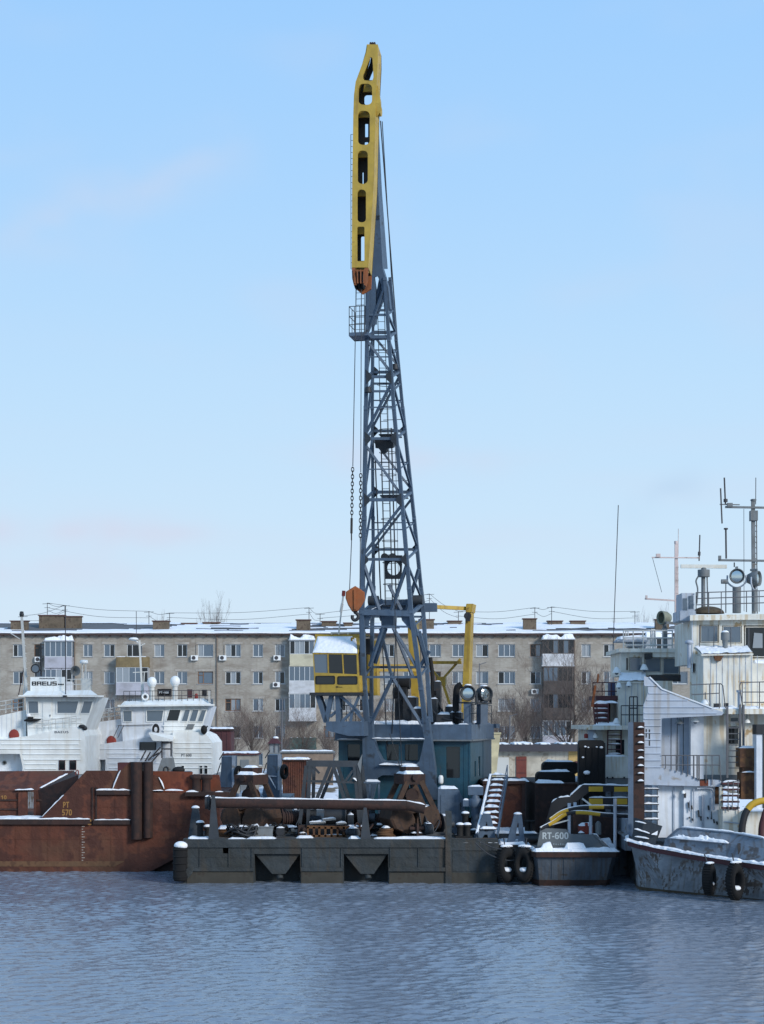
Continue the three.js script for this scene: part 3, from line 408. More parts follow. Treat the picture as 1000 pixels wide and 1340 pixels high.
  { const ed = (list) => list.slice(0, -1).map((q, k) => { const r = list[k + 1]; return loft([[A(q[0], q[1], 0.05), A(q[0], q[1], 0.05).add(V(0.05 * Math.sign(470 - q[0]) * -0 || 0.04 * (q[0] < 478 ? 1 : -1), 0, 0)), A(q[0], q[1], 0.05).addScaledVector(T.n, -DT + 0.1).add(V(0.04 * (q[0] < 478 ? 1 : -1), 0, 0)), A(q[0], q[1], 0.05).addScaledVector(T.n, -DT + 0.1)], [A(r[0], r[1], 0.05), A(r[0], r[1], 0.05).add(V(0.04 * (r[0] < 478 ? 1 : -1), 0, 0)), A(r[0], r[1], 0.05).addScaledVector(T.n, -DT + 0.1).add(V(0.04 * (r[0] < 478 ? 1 : -1), 0, 0)), A(r[0], r[1], 0.05).addScaledVector(T.n, -DT + 0.1)]]); });
    part('jib_side', ed(outline.slice(1, 10)), M.yellow, crane); part('jib_side', ed(outline.slice(10).concat([outline[0]])), M.yellow, crane); }
  part('jib_diaphragm', [[107.5, 475], [141, 466], [193.5, 466], [244.5, 465], [294, 465], [345, 464]].map(([y, x]) => { const a = A(x, y, 0.1), b = A(x + 18, y, 0.1); return bar(a.addScaledVector(T.n, -0.3), b.addScaledVector(T.n, -0.3), 0.6, 0.06, T.n); }), M.yellow, crane);
  part('jib_hinge', [loft([[A(492.4, 112, 0.1), A(495, 112, 0.1), A(495, 112, 0.7), A(492.4, 112, 0.7)], [A(492.2, 135, 0.0), A(498, 134, 0.0), A(499, 134, 0.8), A(492.2, 135, 0.8)], [A(491.6, 146, 0.1), A(499.4, 144, 0.1), A(499.4, 144, 0.8), A(491.6, 146, 0.8)], [A(491.4, 152, 0.2), A(494, 152, 0.2), A(494, 152, 0.7), A(491.4, 152, 0.7)]]), rod(A(480, 147, 0.5), A(499, 146, 0.5), 0.22, 14)], M.yellow, crane);
  part('head_sheave', [485.4, 488, 490.6].map((px) => new THREE.CylinderGeometry(0.2, 0.2, 0.05, 16).rotateZ(Math.PI / 2).translate(...A(px, 61, 0.35).toArray())), M.rustDark, crane);
  { const hd = part('jib_nose', [T.slab([[460.4, 350.05], [465, 350.05], [466.5, 372], [463, 373], [460.8, 364]], 0.02, 0.1), T.slab([[477, 350.05], [482, 350.05], [481, 366], [479, 374], [476, 372]], 0.02, 0.1), T.slab([[460.6, 350.05], [482, 350.05], [481, 367], [470, 374], [461.5, 367]], DT - 0.12, DT - 0.04), bar(A(461, 355, 0.1), A(481, 355, 0.1), 0.1)], M.orange, crane); for (const px of [466.5, 471, 475.5]) part('sheave', new THREE.CylinderGeometry(0.42, 0.42, 0.09, 20).rotateZ(Math.PI / 2).translate(...A(px, 366, 0.42).toArray()), M.hole, hd); part('sheave_guard', [0, 1, 2, 3].map((k) => bar(A(463 + k * 4.6, 353, -0.02), A(464.5 + k * 3.8, 371, 0.0), 0.05)), M.orange, hd); }
  // thin ladder up the jib's left side
  { const g = [], a = A(459.2, 176, 0.25), b = A(459.4, 352, 0.25); g.push(rod(a, b, 0.014, 4)); for (let k = 0; k <= 22; k++) { const p = a.clone().lerp(b, k / 22); g.push(rod(p, p.clone().add(V(0.1, 0, -0.02)), 0.011, 4)); } const q = a.clone().add(V(0.03, 0, -0.35)), q2 = b.clone().add(V(0.03, 0, -0.35)); g.push(rod(q, q2, 0.014, 4)); part('jib_ladder', g, M.slateDark, crane); }
  // ropes
  const ropeTop = A(498, 158, 0.6); part('stay_rope', [rod(ropeTop, B(519, 430, 2.0), 0.028, 6), rod(B(519, 430, 2.0), B(528, 560, 2.4), 0.028, 6), rod(B(528, 560, 2.4), at3(fc, 557, 800, 0.5), 0.024, 6), rod(ropeTop.clone().add(V(0.06, 0, -0.1)), B(516.5, 430, 2.1), 0.022, 6)], M.rope, crane);
  part('hoist_rope', [rod(B(491, 600, 1.3), B(499, 802, 1.5), 0.035, 5), rod(B(512, 560, 1.3), B(519, 802, 1.5), 0.035, 5), rod(B(499, 802, 1.5), B(507, 990, 0.6), 0.03, 5), rod(B(519, 802, 1.5), B(513, 960, 0.6), 0.03, 5)], M.rope, crane);
  part('hoist_rope', [rod(B(510, 960, -0.35), B(525, 1008, -0.35), 0.02, 5), rod(B(516, 780, -0.3), B(526, 1008, -0.3), 0.02, 5)], M.rope, crane);
  const zN = A(470, 372, 0.45).z; crane.userData.zN = zN;
  const chain = (px, y0, y1, qx) => { const a = fc.at(px, y0, zN), b = fc.at(qx, y1, zN), n = Math.round(a.distanceTo(b) / 0.165), grp = new THREE.Group(); grp.name = 'chain'; crane.add(grp); const lg = geo(new THREE.TorusGeometry(0.056, 0.02, 5, 10).scale(1, 1.75, 1)); for (let k = 0; k < n; k++) { const m = new THREE.Mesh(lg, M.chain); m.name = 'link'; m.castShadow = m.receiveShadow = true; m.position.copy(a.clone().lerp(b, (k + 0.5) / n)); m.rotation.y = (k % 2) * Math.PI / 2 + 0.3; grp.add(m); } };
  part('load_rope', [rod(fc.at(466.3, 376, zN), fc.at(461.8, 610, zN), 0.02, 5), rod(fc.at(460.2, 706, zN), fc.at(457.5, 772, zN), 0.02, 5)], M.rope, crane);
  part('load_rope', [rod(fc.at(473, 376, zN), fc.at(472.2, 618, zN), 0.02, 5), rod(fc.at(471.6, 708, zN), fc.at(471, 774, zN), 0.02, 5)], M.rope, crane);
  chain(461.6, 612, 678, 460.4); chain(472.2, 620, 708, 471.6);
  part('chain_weight', [rod(fc.at(460.3, 678, zN), fc.at(460, 698, zN), 0.055, 8), rod(fc.at(460, 698, zN), fc.at(460.1, 707, zN), 0.03, 6)], M.chain, crane);
  // machinery house
  const zf = 4, hx0 = fc.x(443, zf), hx1 = fc.x(615, zf), yT = fc.y(968, 600, zf), yB = 2.75, zb = -3.4;
  const yP = fc.y(948, 600, zf + 0.3), door = [fc.x(584, zf), fc.x(602, zf), fc.y(1018, 600, zf), fc.y(977, 600, zf)];
  part('pedestal', [new THREE.CylinderGeometry(3.0, 3.3, 0.75, 40).translate(0, 2.38, 0)], M.slateDark, crane);
  part('house_wall', [prism([[hx0, yB], [hx1, yB], [hx1, yT], [hx0, yT]], zf - 0.08, zf, [roundRect(door[0], door[1], door[2], door[3], 0.05), roundRect(fc.x(455, zf), fc.x(471, zf), fc.y(1000, 460, zf), fc.y(974, 460, zf), 0.04), roundRect(fc.x(506, zf), fc.x(522, zf), fc.y(995, 510, zf), fc.y(974, 510, zf), 0.05), roundRect(fc.x(530, zf), fc.x(547, zf), fc.y(995, 510, zf), fc.y(974, 510, zf), 0.05)]), box(hx0, hx1, yB, yT, zb, zb + 0.08), box(hx0, hx0 + 0.08, yB, yT, zb + 0.08, zf - 0.08), prismX([[zb + 0.08, yB], [zf - 0.08, yB], [zf - 0.08, yT], [zb + 0.08, yT]], hx1 - 0.08, hx1, [[[2.0, yT - 1.9], [2.5, yT - 1.9], [2.5, yT - 1.1], [2.0, yT - 1.1]], [[0.6, yT - 1.9], [1.2, yT - 1.9], [1.2, yT - 0.9], [0.6, yT - 0.9]]]), box(hx0 + 0.08, hx1 - 0.08, yB, yB + 0.08, zb + 0.08, zf - 0.08)], M.teal, crane);
  part('corner_trim', [box(hx1 - 0.3, hx1 - 0.24, yB, yT - 0.01, zf, zf + 0.025), box(hx1 - 0.04, hx1 + 0.03, yB, yT - 0.01, zf - 0.3, zf + 0.03), box(hx0 + 0.28, hx0 + 0.33, yB, yT - 0.01, zf, zf + 0.02), box(hx1, hx1 + 0.02, yB, yT, -0.4, -0.3)], M.teal, crane);
  for (const r of [[584, 602, 1018, 977], [455, 471, 1000, 974], [506, 522, 995, 974], [530, 547, 995, 974]]) part('window', box(fc.x(r[0], zf), fc.x(r[1], zf), fc.y(r[2], 600, zf), fc.y(r[3], 600, zf), zf - 0.07, zf - 0.05), M.glass, crane);
  part('window', box(hx1 - 0.06, hx1 - 0.04, yT - 1.9, yT - 0.9, 0.5, 2.6), M.glass, crane);
  part('roof_deck', [box(hx0 - 0.12, hx1 + 0.12, yT, yP, zb - 0.1, zf + 0.25), box(hx0 - 0.1, hx1 + 0.25, yP - 0.22, yP, zb - 1.4, zb - 0.1)], M.slate, crane);
  part('roof_lip', [bar(V(hx0 - 0.15, yT - 0.03, zf + 0.27), V(hx1 + 0.15, yT - 0.03, zf + 0.27), 0.08, 0.07), bar(V(hx1 + 0.15, yT - 0.03, zf + 0.2), V(hx1 + 0.15, yT - 0.03, zb), 0.08, 0.07)], M.grey, crane);
  part('snow', [snowPatch(fc.x(488, zf), fc.x(553, zf), 1.2, zf + 0.2, yP, 0.16), snowPatch(fc.x(565, zf), fc.x(592, zf), 1.8, zf + 0.22, yP, 0.12), snowPatch(fc.x(598, zf), fc.x(612, zf), 2.6, zf + 0.22, yP, 0.06), snowPatch(hx0 + 0.2, hx1 - 0.2, -3, 1, yP, 0.14), snowLine(V(fc.x(443, zf), yT + 0.01, zf + 0.28), V(fc.x(473, zf), yT + 0.01, zf + 0.28), 0.1, 0.04)], M.snow, crane);
  part('deck_railing', railing([V(hx0, yP, zf + 0.2), V(fc.x(478, zf), yP, zf + 0.2)], 0.95, 3, 0.02), M.slateDark, crane); part('deck_railing', railing([V(fc.x(620, zf), yP, zf), V(hx1, yP, zf - 0.5), V(hx1, yP, zb)], 1.0, [2, 4], 0.02), M.slateDark, crane);
  // searchlights on posts
  for (const [px, py, turn, zz] of [[612.5, 907, -0.05, 3.6], [636, 908, 0.55, 2.2]]) {
    const c = fc.at(px, py, zz), s = new THREE.Group(); s.name = 'searchlight'; s.position.copy(c); s.rotation.y = turn + 12 * Math.PI / 180; crane.add(s);
    part('post', [box(-0.22, 0.22, yP - c.y, -0.42, -0.5, -0.15), box(-0.3, 0.3, yP - c.y, yP - c.y + 0.08, -0.6, -0.05)], M.slate, s);
    part('drum', [lathe([[0.0, -0.62], [0.22, -0.6], [0.34, -0.45], [0.39, -0.2], [0.4, 0.06], [0.33, 0.06], [0.32, -0.1]], 24).rotateX(Math.PI / 2), box(-0.46, -0.41, -0.5, 0.05, -0.3, -0.12), box(0.41, 0.46, -0.5, 0.05, -0.3, -0.12), box(-0.46, 0.46, -0.52, -0.44, -0.3, -0.12)], M.slateDark, s);
    part('lens', new THREE.SphereGeometry(0.5, 24, 12, 0, Math.PI * 2, 0, 0.7).rotateX(Math.PI / 2).scale(1, 1, 0.5).translate(0, 0, -0.26), M.lens, s);
    part('snow', new THREE.SphereGeometry(0.18, 12, 8).scale(1, 0.35, 1.3).translate(0, 0.4, -0.2), M.snow, s);
  }
  // gear on the roof: winches, black hose, boxes
  { const g = [], sn = []; for (const [px, w, h, z, dp] of [[565, 0.5, 1.3, 2.6, 0.5], [572, 0.34, 2.2, 1.6, 0.4], [580, 0.7, 0.5, 2.9, 0.7], [589, 0.5, 0.9, 2.2, 0.5], [596, 0.6, 0.6, 2.8, 0.6], [524, 0.6, 2.3, 0.5, 0.6], [536, 0.7, 1.4, 0.9, 0.7], [545, 0.5, 0.8, 2.2, 0.5]]) { const x = fc.x(px, z); g.push(box(x - w / 2, x + w / 2, yP, yP + h, z - dp, z)); sn.push(snowPatch(x - w / 2, x + w / 2, z - dp, z, yP + h, 0.1, 0.03)); g.push(rod(V(x, yP + h * 0.6, z + 0.05), V(x + 0.5, yP + 0.2, z + 0.1), 0.05)); } const gear = part('roof_gear', g, M.steelDark, crane); part('snow', sn, M.snow, gear); for (const [px, h, z] of [[524, 1.6, 2.4], [528, 2.1, 2.2]]) part('winch_drum', new THREE.CylinderGeometry(0.3, 0.3, 0.7, 16).rotateZ(Math.PI / 2).translate(fc.x(px, z), yP + h, z), M.black, crane); }
  part('hose', [pipe([fc.at(604, 896, 2.6), fc.at(599, 899, 2.6), fc.at(597, 910, 2.6), fc.at(596.5, 936, 2.6)], 0.17, 10), box(fc.x(593, 2.6), fc.x(601, 2.6), yP, fc.y(932, 597, 2.6), 2.3, 2.8)], M.black, crane);
  // yellow gantry: columns, tie bar, hub
  const col = (b0, b1, yb, t0, t1, yt, z, d) => loft([[fc.at(b0, yb, z), fc.at(b1, yb, z), fc.at(b1, yb, z).add(V(0, 0, -d)), fc.at(b0, yb, z).add(V(0, 0, -d))], [fc.at(t0, yt, z), fc.at(t1, yt, z), fc.at(t1, yt, z).add(V(0, 0, -d)), fc.at(t0, yt, z).add(V(0, 0, -d))]]);
  part('gantry_column', [col(603, 612, 948, 610, 617, 791, -0.5, 0.95), col(609.5, 617.5, 801, 610.5, 619, 790, -0.42, 1.1)], M.yellow, crane);
  part('gantry_column', [col(540.5, 549, 950, 533, 545.5, 812, -0.6, 0.7)], M.yellow, crane);
  part('gantry_column', [col(484, 494, 910, 485, 493, 838, 1.0, 0.7)], M.yellow, crane);
  part('gantry_bar', [bar(fc.at(545, 871, -0.4), fc.at(488, 871, 0.6), 0.14), bar(fc.at(545, 877, -0.4), fc.at(488, 877, 0.6), 0.14), bar(fc.at(561, 867, -2), fc.at(604, 867, -2), 0.16)], M.yellow, crane);
  part('tie_bar', [bar(fc.at(566, 794, 0.4), fc.at(613, 796.5, -0.8), 0.24, 0.19)], M.yellow, crane);
  part('tie_bar_end', [bar(fc.at(553, 795, 1.2), fc.at(569, 795, 0.4), 0.36, 0.34), rod(fc.at(553, 790, 1.2), fc.at(570, 790, 0.4), 0.04)], M.slate, crane);
  part('column_pin', [rod(fc.at(612, 806, -0.3), fc.at(612, 806, -1.6), 0.2, 14), box(fc.x(609, -0.3), fc.x(615, -0.3), fc.y(813, 612, -0.3), fc.y(803, 612, -0.3), -0.41, -0.3)], M.steelDark, crane);
  part('hub_brace', [box(fc.x(571.5, -2), fc.x(583, -2), fc.y(897, 577, -2), fc.y(885.5, 577, -2), -2.3, -2), bar(fc.at(575, 888, -2.1), fc.at(563, 873, -2.1), 0.12), bar(fc.at(580, 888, -2.1), fc.at(603, 862, -2.1), 0.12), bar(fc.at(574, 895, -2.1), fc.at(566, 930, -2.1), 0.12), bar(fc.at(580, 895, -2.1), fc.at(590, 925, -2.1), 0.14)], M.yellow, crane);
  part('boom_hose', [pipe([fc.at(563, 860, 1.6), fc.at(566, 885, 1.5), fc.at(566, 905, 1.5), fc.at(563, 925, 1.5)], 0.11, 8), box(fc.x(565, 1.6), fc.x(571, 1.6), fc.y(910, 568, 1.6), fc.y(904, 568, 1.6), 1.4, 1.6)], M.black, crane);
  // operator's cab
  { const z = 6.2, q = (px, py, dz = 0) => fc.at(px, py, z + dz), X = (px) => fc.x(px, z), Y = (py) => fc.y(py, 440, z), zbk = 3.9;
    const cab = part('cab_body', [prism([[X(409.5), Y(855)], [X(412), Y(906)], [X(471), Y(906)], [X(468.5), Y(855)]], z - 0.07, z, [[[410.6, 856], [428, 856], [429, 880.5], [412, 880]], [[430, 856], [447.3, 856], [448.8, 881.5], [430.6, 880.7]], [[449, 856.5], [466.6, 857], [467.4, 882.5], [450.3, 881.7]], roundRect(412.8, 438.6, 884.2, 895.6, 2, 3), roundRect(441.5, 468, 884.8, 896, 2, 3)].map((h) => h.map(([a, b]) => [X(a), Y(b)]))), box(X(412), X(412) + 0.07, Y(906), Y(855), zbk, z - 0.07), box(X(471) - 0.07, X(471), Y(906), Y(884), zbk, z - 0.07), box(X(471) - 0.07, X(471), Y(884), Y(855), zbk, zbk + 0.4), box(X(412), X(471), Y(906), Y(906) + 0.08, zbk, z - 0.07), ], M.yellow, crane); part('back_wall', box(X(412), X(471), Y(906), Y(833), zbk - 0.06, zbk), flat(58, 60, 64), cab); part('lining', [box(X(412) + 0.075, X(412) + 0.1, Y(905), Y(856), zbk, z - 0.075), box(X(471) - 0.1, X(471) - 0.075, Y(905), Y(856), zbk, z - 0.075), box(X(412) + 0.1, X(471) - 0.1, Y(904), Y(904) + 0.02, zbk, z - 0.075), box(X(412) + 0.1, X(471) - 0.1, Y(853), Y(853) + 0.02, zbk, z - 0.3)], flat(46, 44, 46), cab);
    for (const w of [[410.6, 428.5, 856, 881], [430, 448.5, 856, 881.5], [449.5, 467.4, 856.5, 882], [413, 438.5, 884.5, 895.5], [441.8, 468, 885, 896]]) part('window', box(X(w[0]), X(w[1]), Y(w[3]), Y(w[2]), z - 0.04, z - 0.035), w[0] < 411 ? M.glassBlue : M.glass, cab);
    part('window_seal', [[412.8, 438.6, 884.2, 895.6], [441.5, 468, 884.8, 896]].map((w) => prism(roundRect(X(w[0]), X(w[1]), Y(w[3]), Y(w[2]), 0.07, 3), z - 0.002, z + 0.012, [roundRect(X(w[0]) + 0.035, X(w[1]) - 0.035, Y(w[3]) + 0.035, Y(w[2]) - 0.035, 0.05, 3)])), M.black, cab);
    part('visor_roof', loft([[q(409, 854.5), q(469, 856), q(469, 857, -0.02), q(409, 856, -0.02)], [q(414, 832, -1.2), q(471, 833, -1.2), q(471, 835, -1.25), q(414, 834, -1.25)]]), M.yellow, cab);
    part('roof_trim', [bar(q(413, 831.5, -1.25), q(471, 833, -1.25), 0.2, 0.12), bar(q(468.6, 855.5), q(471, 834, -1.2), 0.06, 0.08), box(X(412), X(471), fc.y(832, 440, z - 1.3), fc.y(832, 440, z - 1.3) + 0.07, zbk - 0.05, z - 1.3)], M.yellow, cab);
    { const n = 22, m = 8, pos = [], at = (i, j) => { const u = i / n, v = j / m, p = q(lerp(409.2, 468, u), lerp(854.5, 855.5, u)).lerp(q(lerp(416, 466, u), 833, -1.15), v); const e = Math.min(i, n - i, j + 0.4, m - j); return p.add(V(0, 0.012 + 0.07 * sstep(0, 1.5, e) * (0.6 + 0.6 * vnoise(u * 9, v * 5)), 0.01 + 0.05 * sstep(0, 1.5, e))); }; for (let i = 0; i < n; i++) for (let j = 0; j < m; j++) { if (i > n - 4 && j > 4 && vnoise(i, j, 0, 3) > 0.4) continue; const a = at(i, j), b = at(i + 1, j), c = at(i + 1, j + 1), d = at(i, j + 1); for (const p of [a, b, c, a, c, d]) pos.push(p.x, p.y, p.z); } const g = new THREE.BufferGeometry(); g.setAttribute('position', new THREE.Float32BufferAttribute(pos, 3)); g.computeVertexNormals(); part('snow', g, M.snow, cab); }
    part('roof_rail', [box(X(421), X(422.5), fc.y(832, 440, z - 1.3), Y(825), z - 2, z - 1.9), box(X(443), X(444.5), fc.y(832, 440, z - 1.3), Y(825), z - 2, z - 1.9), box(X(466), X(467.5), fc.y(832, 440, z - 1.3), Y(825), z - 2, z - 1.9), bar(V(X(421), Y(825.5), z - 1.95), V(X(467.5), Y(825.5), z - 1.95), 0.07)], M.railWhite, cab);
    const am = part('whip_aerial', [rod(q(443, 832, -1.4), q(446.5, 802, -1.4), 0.04, 6), rod(q(446.5, 802, -1.4), q(449.5, 778, -1.4), 0.05, 6), rod(q(446, 801, -1.4), q(448, 790, -1.4), 0.07, 6)], M.railWhite, cab); part('tip', [rod(q(449.4, 780, -1.4), q(450, 773, -1.4), 0.09, 8)], M.red, am);
    const st = part('seat', [box(X(431), X(445), Y(900), Y(880), z - 1.5, z - 0.9), box(X(433), X(444), Y(880), Y(860), z - 1.6, z - 1.4)], flat(52, 46, 46, 0.9), cab); part('headrest', new THREE.SphereGeometry(0.34, 14, 10).scale(1, 1.1, 0.5).translate(X(441), Y(867), z - 1.3), flat(34, 34, 40, 0.9), st);
    part('console', [box(X(452), X(466), Y(904), Y(878), z - 1.2, z - 0.5), box(X(414), X(426), Y(904), Y(890), z - 1.2, z - 0.5)], flat(110, 76, 60, 0.8), cab);
    part('name_mark', [box(X(439.5), X(443), Y(899.8), Y(898.2), z + 0.002, z + 0.006), box(X(443.5), X(448), Y(899.6), Y(898.8), z + 0.002, z + 0.006)], M.hole, cab);
    part('cab_base', [box(X(405.5), X(472), Y(910), Y(906) - 0.005, zbk, z + 0.06)], M.steelDark, cab);
    part('cab_support', [[416, 910, 427, 945], [434, 910, 427, 945], [442, 910, 443, 946], [446, 911, 471, 933], [470, 911, 462, 930], [432, 938, 446, 926], [448, 944, 464, 928], [464, 928, 476, 944], [459, 944, 461, 930]].map(([a, b, c, d], k) => bar(q(a, b, -0.3), q(c, d, -0.3), k < 3 ? 0.22 : 0.13)).concat([[419, 910, 426, 930], [446, 911, 446, 945]].map(([a, b, c, d]) => bar(q(a, b, -2), q(c, d, -1.6), 0.16))), M.slate, crane);
    part('support_beam', [prism([[X(425), Y(944)], [X(475), Y(944)], [X(475), Y(963)], [X(455), Y(963)], [X(426), Y(956)]], z - 2.2, z - 0.2)], M.slate, crane);
  }
}
function at3(f, px, py, z) { return f.at(px, py, z); }
// the hook block hanging from the load ropes
{
  const f = depthFrame(-fc_world(fc.at(465, 785, crane.userData.zN)).z, 0, 465), X = (px) => f.x(px), Y = (py) => f.y(py, 465);
  const h = thing('hook_block', 'rusty shield shaped hook block hanging from ropes beside the cab', 'hook', f); h.position.y = 0;
  const outer = [[465, 768.5], [470, 771.5], [476.3, 776], [476.4, 785], [472, 793], [467.5, 799], [461.5, 799], [456.5, 791], [453.6, 783], [453.8, 775.5], [460, 771.5]].map(([a, b]) => [X(a), Y(b)]);
  part('cheek_plate', new THREE.ExtrudeGeometry(shapeOf(outer), { depth: 0.36, bevelEnabled: true, bevelSize: 0.04, bevelThickness: 0.05, bevelSegments: 2 }).translate(0, 0, -0.18), M.orange, h);
  part('rib', [prism([[X(463), Y(772)], [X(467), Y(772)], [X(466), Y(798)], [X(463.5), Y(798)]], 0.2, 0.29)], M.orange, h);
  part('hook', [pipe([[464.5, 797], [464.6, 801], [467.6, 803.4], [469, 807], [467, 810.6], [463.5, 811.4], [461.2, 808.6], [461.4, 805]].map(([a, b]) => V(X(a), Y(b), 0)), 0.075, 8, 40)], M.steelDark, h);
}
function fc_world(p) { const c = Math.cos(fc.yaw), s = Math.sin(fc.yaw); return V(fc.ox + p.x * c + p.z * s, p.y, fc.oz - p.x * s + p.z * c); }
// ---------------------------------------------------------------- the crane's pontoon and what stands on its deck
const fp = depthFrame(80, 0, 447);
const PD = fp.y(1098, 447);                                            // deck height
{
  const X = (px, z = 0) => fp.x(px, z), Y = (py) => fp.y(py, 447);
  const p = thing('crane_pontoon', 'flat grey steel pontoon under the crane with snow along its deck edge', 'pontoon', fp);
  const xl = X(244), xr = X(652), W0 = -0.7;
  // front plating with two wells cut into it
  const n1 = [X(333), X(393)], n2 = [X(450), X(508)], yN = Y(1117.5);
  part('hull', [prism([[xl, W0], [n1[0], W0], [n1[0], yN], [n1[1], yN], [n1[1], W0], [n2[0], W0], [n2[0], yN], [n2[1], yN], [n2[1], W0], [xr - 0.2, W0], [xr, Y(1140)], [xr, PD - 0.02], [xl, PD - 0.02]], -1.3, 0, [[[X(291.5), Y(1117)], [X(299.5), Y(1117)], [X(299.5), Y(1109.5)], [X(291.5), Y(1109.5)]]]), box(xl, xr, W0, PD - 0.02, -26, -1.3)], M.pontoon, p);
  part('hull_corner', [box(xr, X(690), W0, Y(1108), -24, -0.35)], M.pontoon, p); part('corner_rim', box(xr, X(691), Y(1108), Y(1106), -24, -0.28), M.steelDark, p); part('snow', [snowPatch(xr, X(690), -4, -0.3, Y(1106), 0.14, 0.1)], M.snow, p);
  part('deck_edge', [box(xl - 0.04, X(590), Y(1109), PD, -0.4, 0.07), box(X(590), xr + 0.03, Y(1113), Y(1103), -0.4, 0.06)], M.pontoon, p);
  part('deck', [box(xl, xr, PD - 0.02, PD - 0.003, -26, -0.4)], M.pontoonDeck, p);
  part('rub_ledge', [box(xl + 0.02, n1[0] - 0.02, Y(1140), Y(1135), 0, 0.12), box(n1[1] + 0.02, n2[0] - 0.02, Y(1140), Y(1135), 0, 0.12), box(n2[1] + 0.02, X(589), Y(1140), Y(1135), 0, 0.12)], M.pontoon, p);
  part('lower_strake', [box(xl + 0.03, n1[0] - 0.05, -0.5, Y(1140.5), 0, 0.05), box(n1[1] + 0.05, n2[0] - 0.05, -0.5, Y(1140.5), 0, 0.05), box(n2[1] + 0.05, X(650), -0.5, Y(1142), 0, 0.05)], M.strake, p);
  part('stiffener', [262, 300, 330, 396, 447, 511, 548].map((px) => box(X(px) - 0.03, X(px) + 0.03, Y(1135), Y(1110), 0, 0.05)), M.pontoon, p);
  for (const [a, b] of [n1, n2]) { part('well_back', box(a, b, W0, yN, -1.25, -1.1), M.pontoon, p); const m = (a + b) / 2 + 0.05; part('well_hopper', [prism([[a + 0.01, yN], [b - 0.02, yN], [m + 0.32, Y(1144)], [m - 0.3, Y(1144)]], -0.49, -0.18), rod(V(m, Y(1143), -0.45), V(m + 0.06, Y(1151), -0.3), 0.16, 10)], M.pontoon, p); }
  for (const [a, b, y] of [[246, 332, 1122], [396, 448, 1122], [511, 582, 1122], [593, 648, 1126]]) part('weld_seam', box(X(a), X(b), Y(y) - 0.012, Y(y) + 0.012, 0, 0.012), M.pontoon, p);
  part('corner_post', [box(X(583), X(591), -0.3, Y(1061), -0.1, 0.14), box(X(240), X(246), -0.3, PD + 0.02, -0.4, 0.02)], M.pontoon, p);
  part('corner_chock', [loft([[V(X(238), Y(1143), 0.3), V(X(252), Y(1143), 0.12), V(X(246), Y(1150), 0.1)], [V(X(250), Y(1132), 0.3), V(X(254), Y(1134), 0.12), V(X(252), Y(1142), 0.1)]])], M.pontoon, p);
  const sn = [snowPatch(X(243), X(275), -1.2, 0.06, PD + 0.001, 0.1), snowPatch(X(298), X(322), -0.5, 0.06, PD, 0.08), snowPatch(X(322), X(361), -0.9, 0.065, PD, 0.09), snowPatch(X(386), X(410), -1.4, -0.5, PD, 0.09), snowPatch(X(455), X(473), -0.6, -0.1, PD, 0.09), snowPatch(X(488), X(586), -0.8, 0.05, PD, 0.1), snowPatch(X(592), X(645), -1.2, 0.03, Y(1103) + 0.004, 0.12), snowPatch(X(645), X(652), -2.5, 0.05, Y(1103) + 0.004, 0.1)];
  for (let k = 0; k < 26; k++) { const z = -rr(1.2, 12), x = rr(xl + 0.3, xr - 2.2), w = rr(0.5, 2.2); sn.push(snowPatch(x, x + w, z - rr(0.3, 1.2), z, PD, 0.1, 0.25)); }
  part('snow', sn, M.snow, p);
  part('cap_rail', [bar(V(X(590), PD + 0.08, -1.3), V(xr, PD + 0.05, -1.3), 0.1)], M.pontoon, p);
  part('rust_stain_plate', [box(X(592), X(640), Y(1140), Y(1113.5), 0.004, 0.02)], M.pontoon, p);
  // tapered mooring posts, A-shaped bollards and twin bollards, all welded to the deck
  const post = (px, w, pt, pb, z) => { const a = fp.at(px, pb, z), b = fp.at(px, pt, z), s = FPX / (80 - z), r = w / 2 / s; const m = part('mooring_post', [loft([[a.clone().add(V(-r, 0, r)), a.clone().add(V(r, 0, r)), a.clone().add(V(r, 0, -r)), a.clone().add(V(-r, 0, -r))], [b.clone().add(V(-r * 0.42, 0, r * 0.42)), b.clone().add(V(r * 0.42, 0, r * 0.42)), b.clone().add(V(r * 0.42, 0, -r * 0.42)), b.clone().add(V(-r * 0.42, 0, -r * 0.42))]])], M.slateDark, p); part('snow', new THREE.SphereGeometry(r * 0.6, 10, 6, 0, 6.3, 0, 1.6).scale(1, 0.6, 1).translate(b.x, b.y - 0.01, b.z), M.snow, m); };
  post(256, 18, 1057, 1097, -1.8);
  for (const [a, b, t, d, z] of [[617, 651, 1064, 1104, -0.9], [662, 688, 1065, 1110, -0.7]]) {
    const q = (px, py) => { const v = fp.at(px, py, z); return [v.x, v.y]; }, m = (a + b) / 2 + 3, m1 = part('mooring_frame', [prism([q(a, d), q(m - 5, t + 2), q(m, t), q(m + 5, t + 2), q(b, d), q(b - 10, d + 1), q(m + 1, d - 12), q(m - 3, d - 12), q(a + 10, d)], z - 0.3, z, [[q(m - 3, d - 16), q(m + 2, d - 16), q(m + 0.5, t + 12), q(m - 0.5, t + 12)]])], M.slate, p); part('snow', new THREE.SphereGeometry(0.2, 10, 6, 0, 6.3, 0, 1.6).scale(1, 0.5, 0.9).translate(q(m, t)[0], q(m, t)[1] - 0.02, z - 0.15), M.snow, m1);
  }
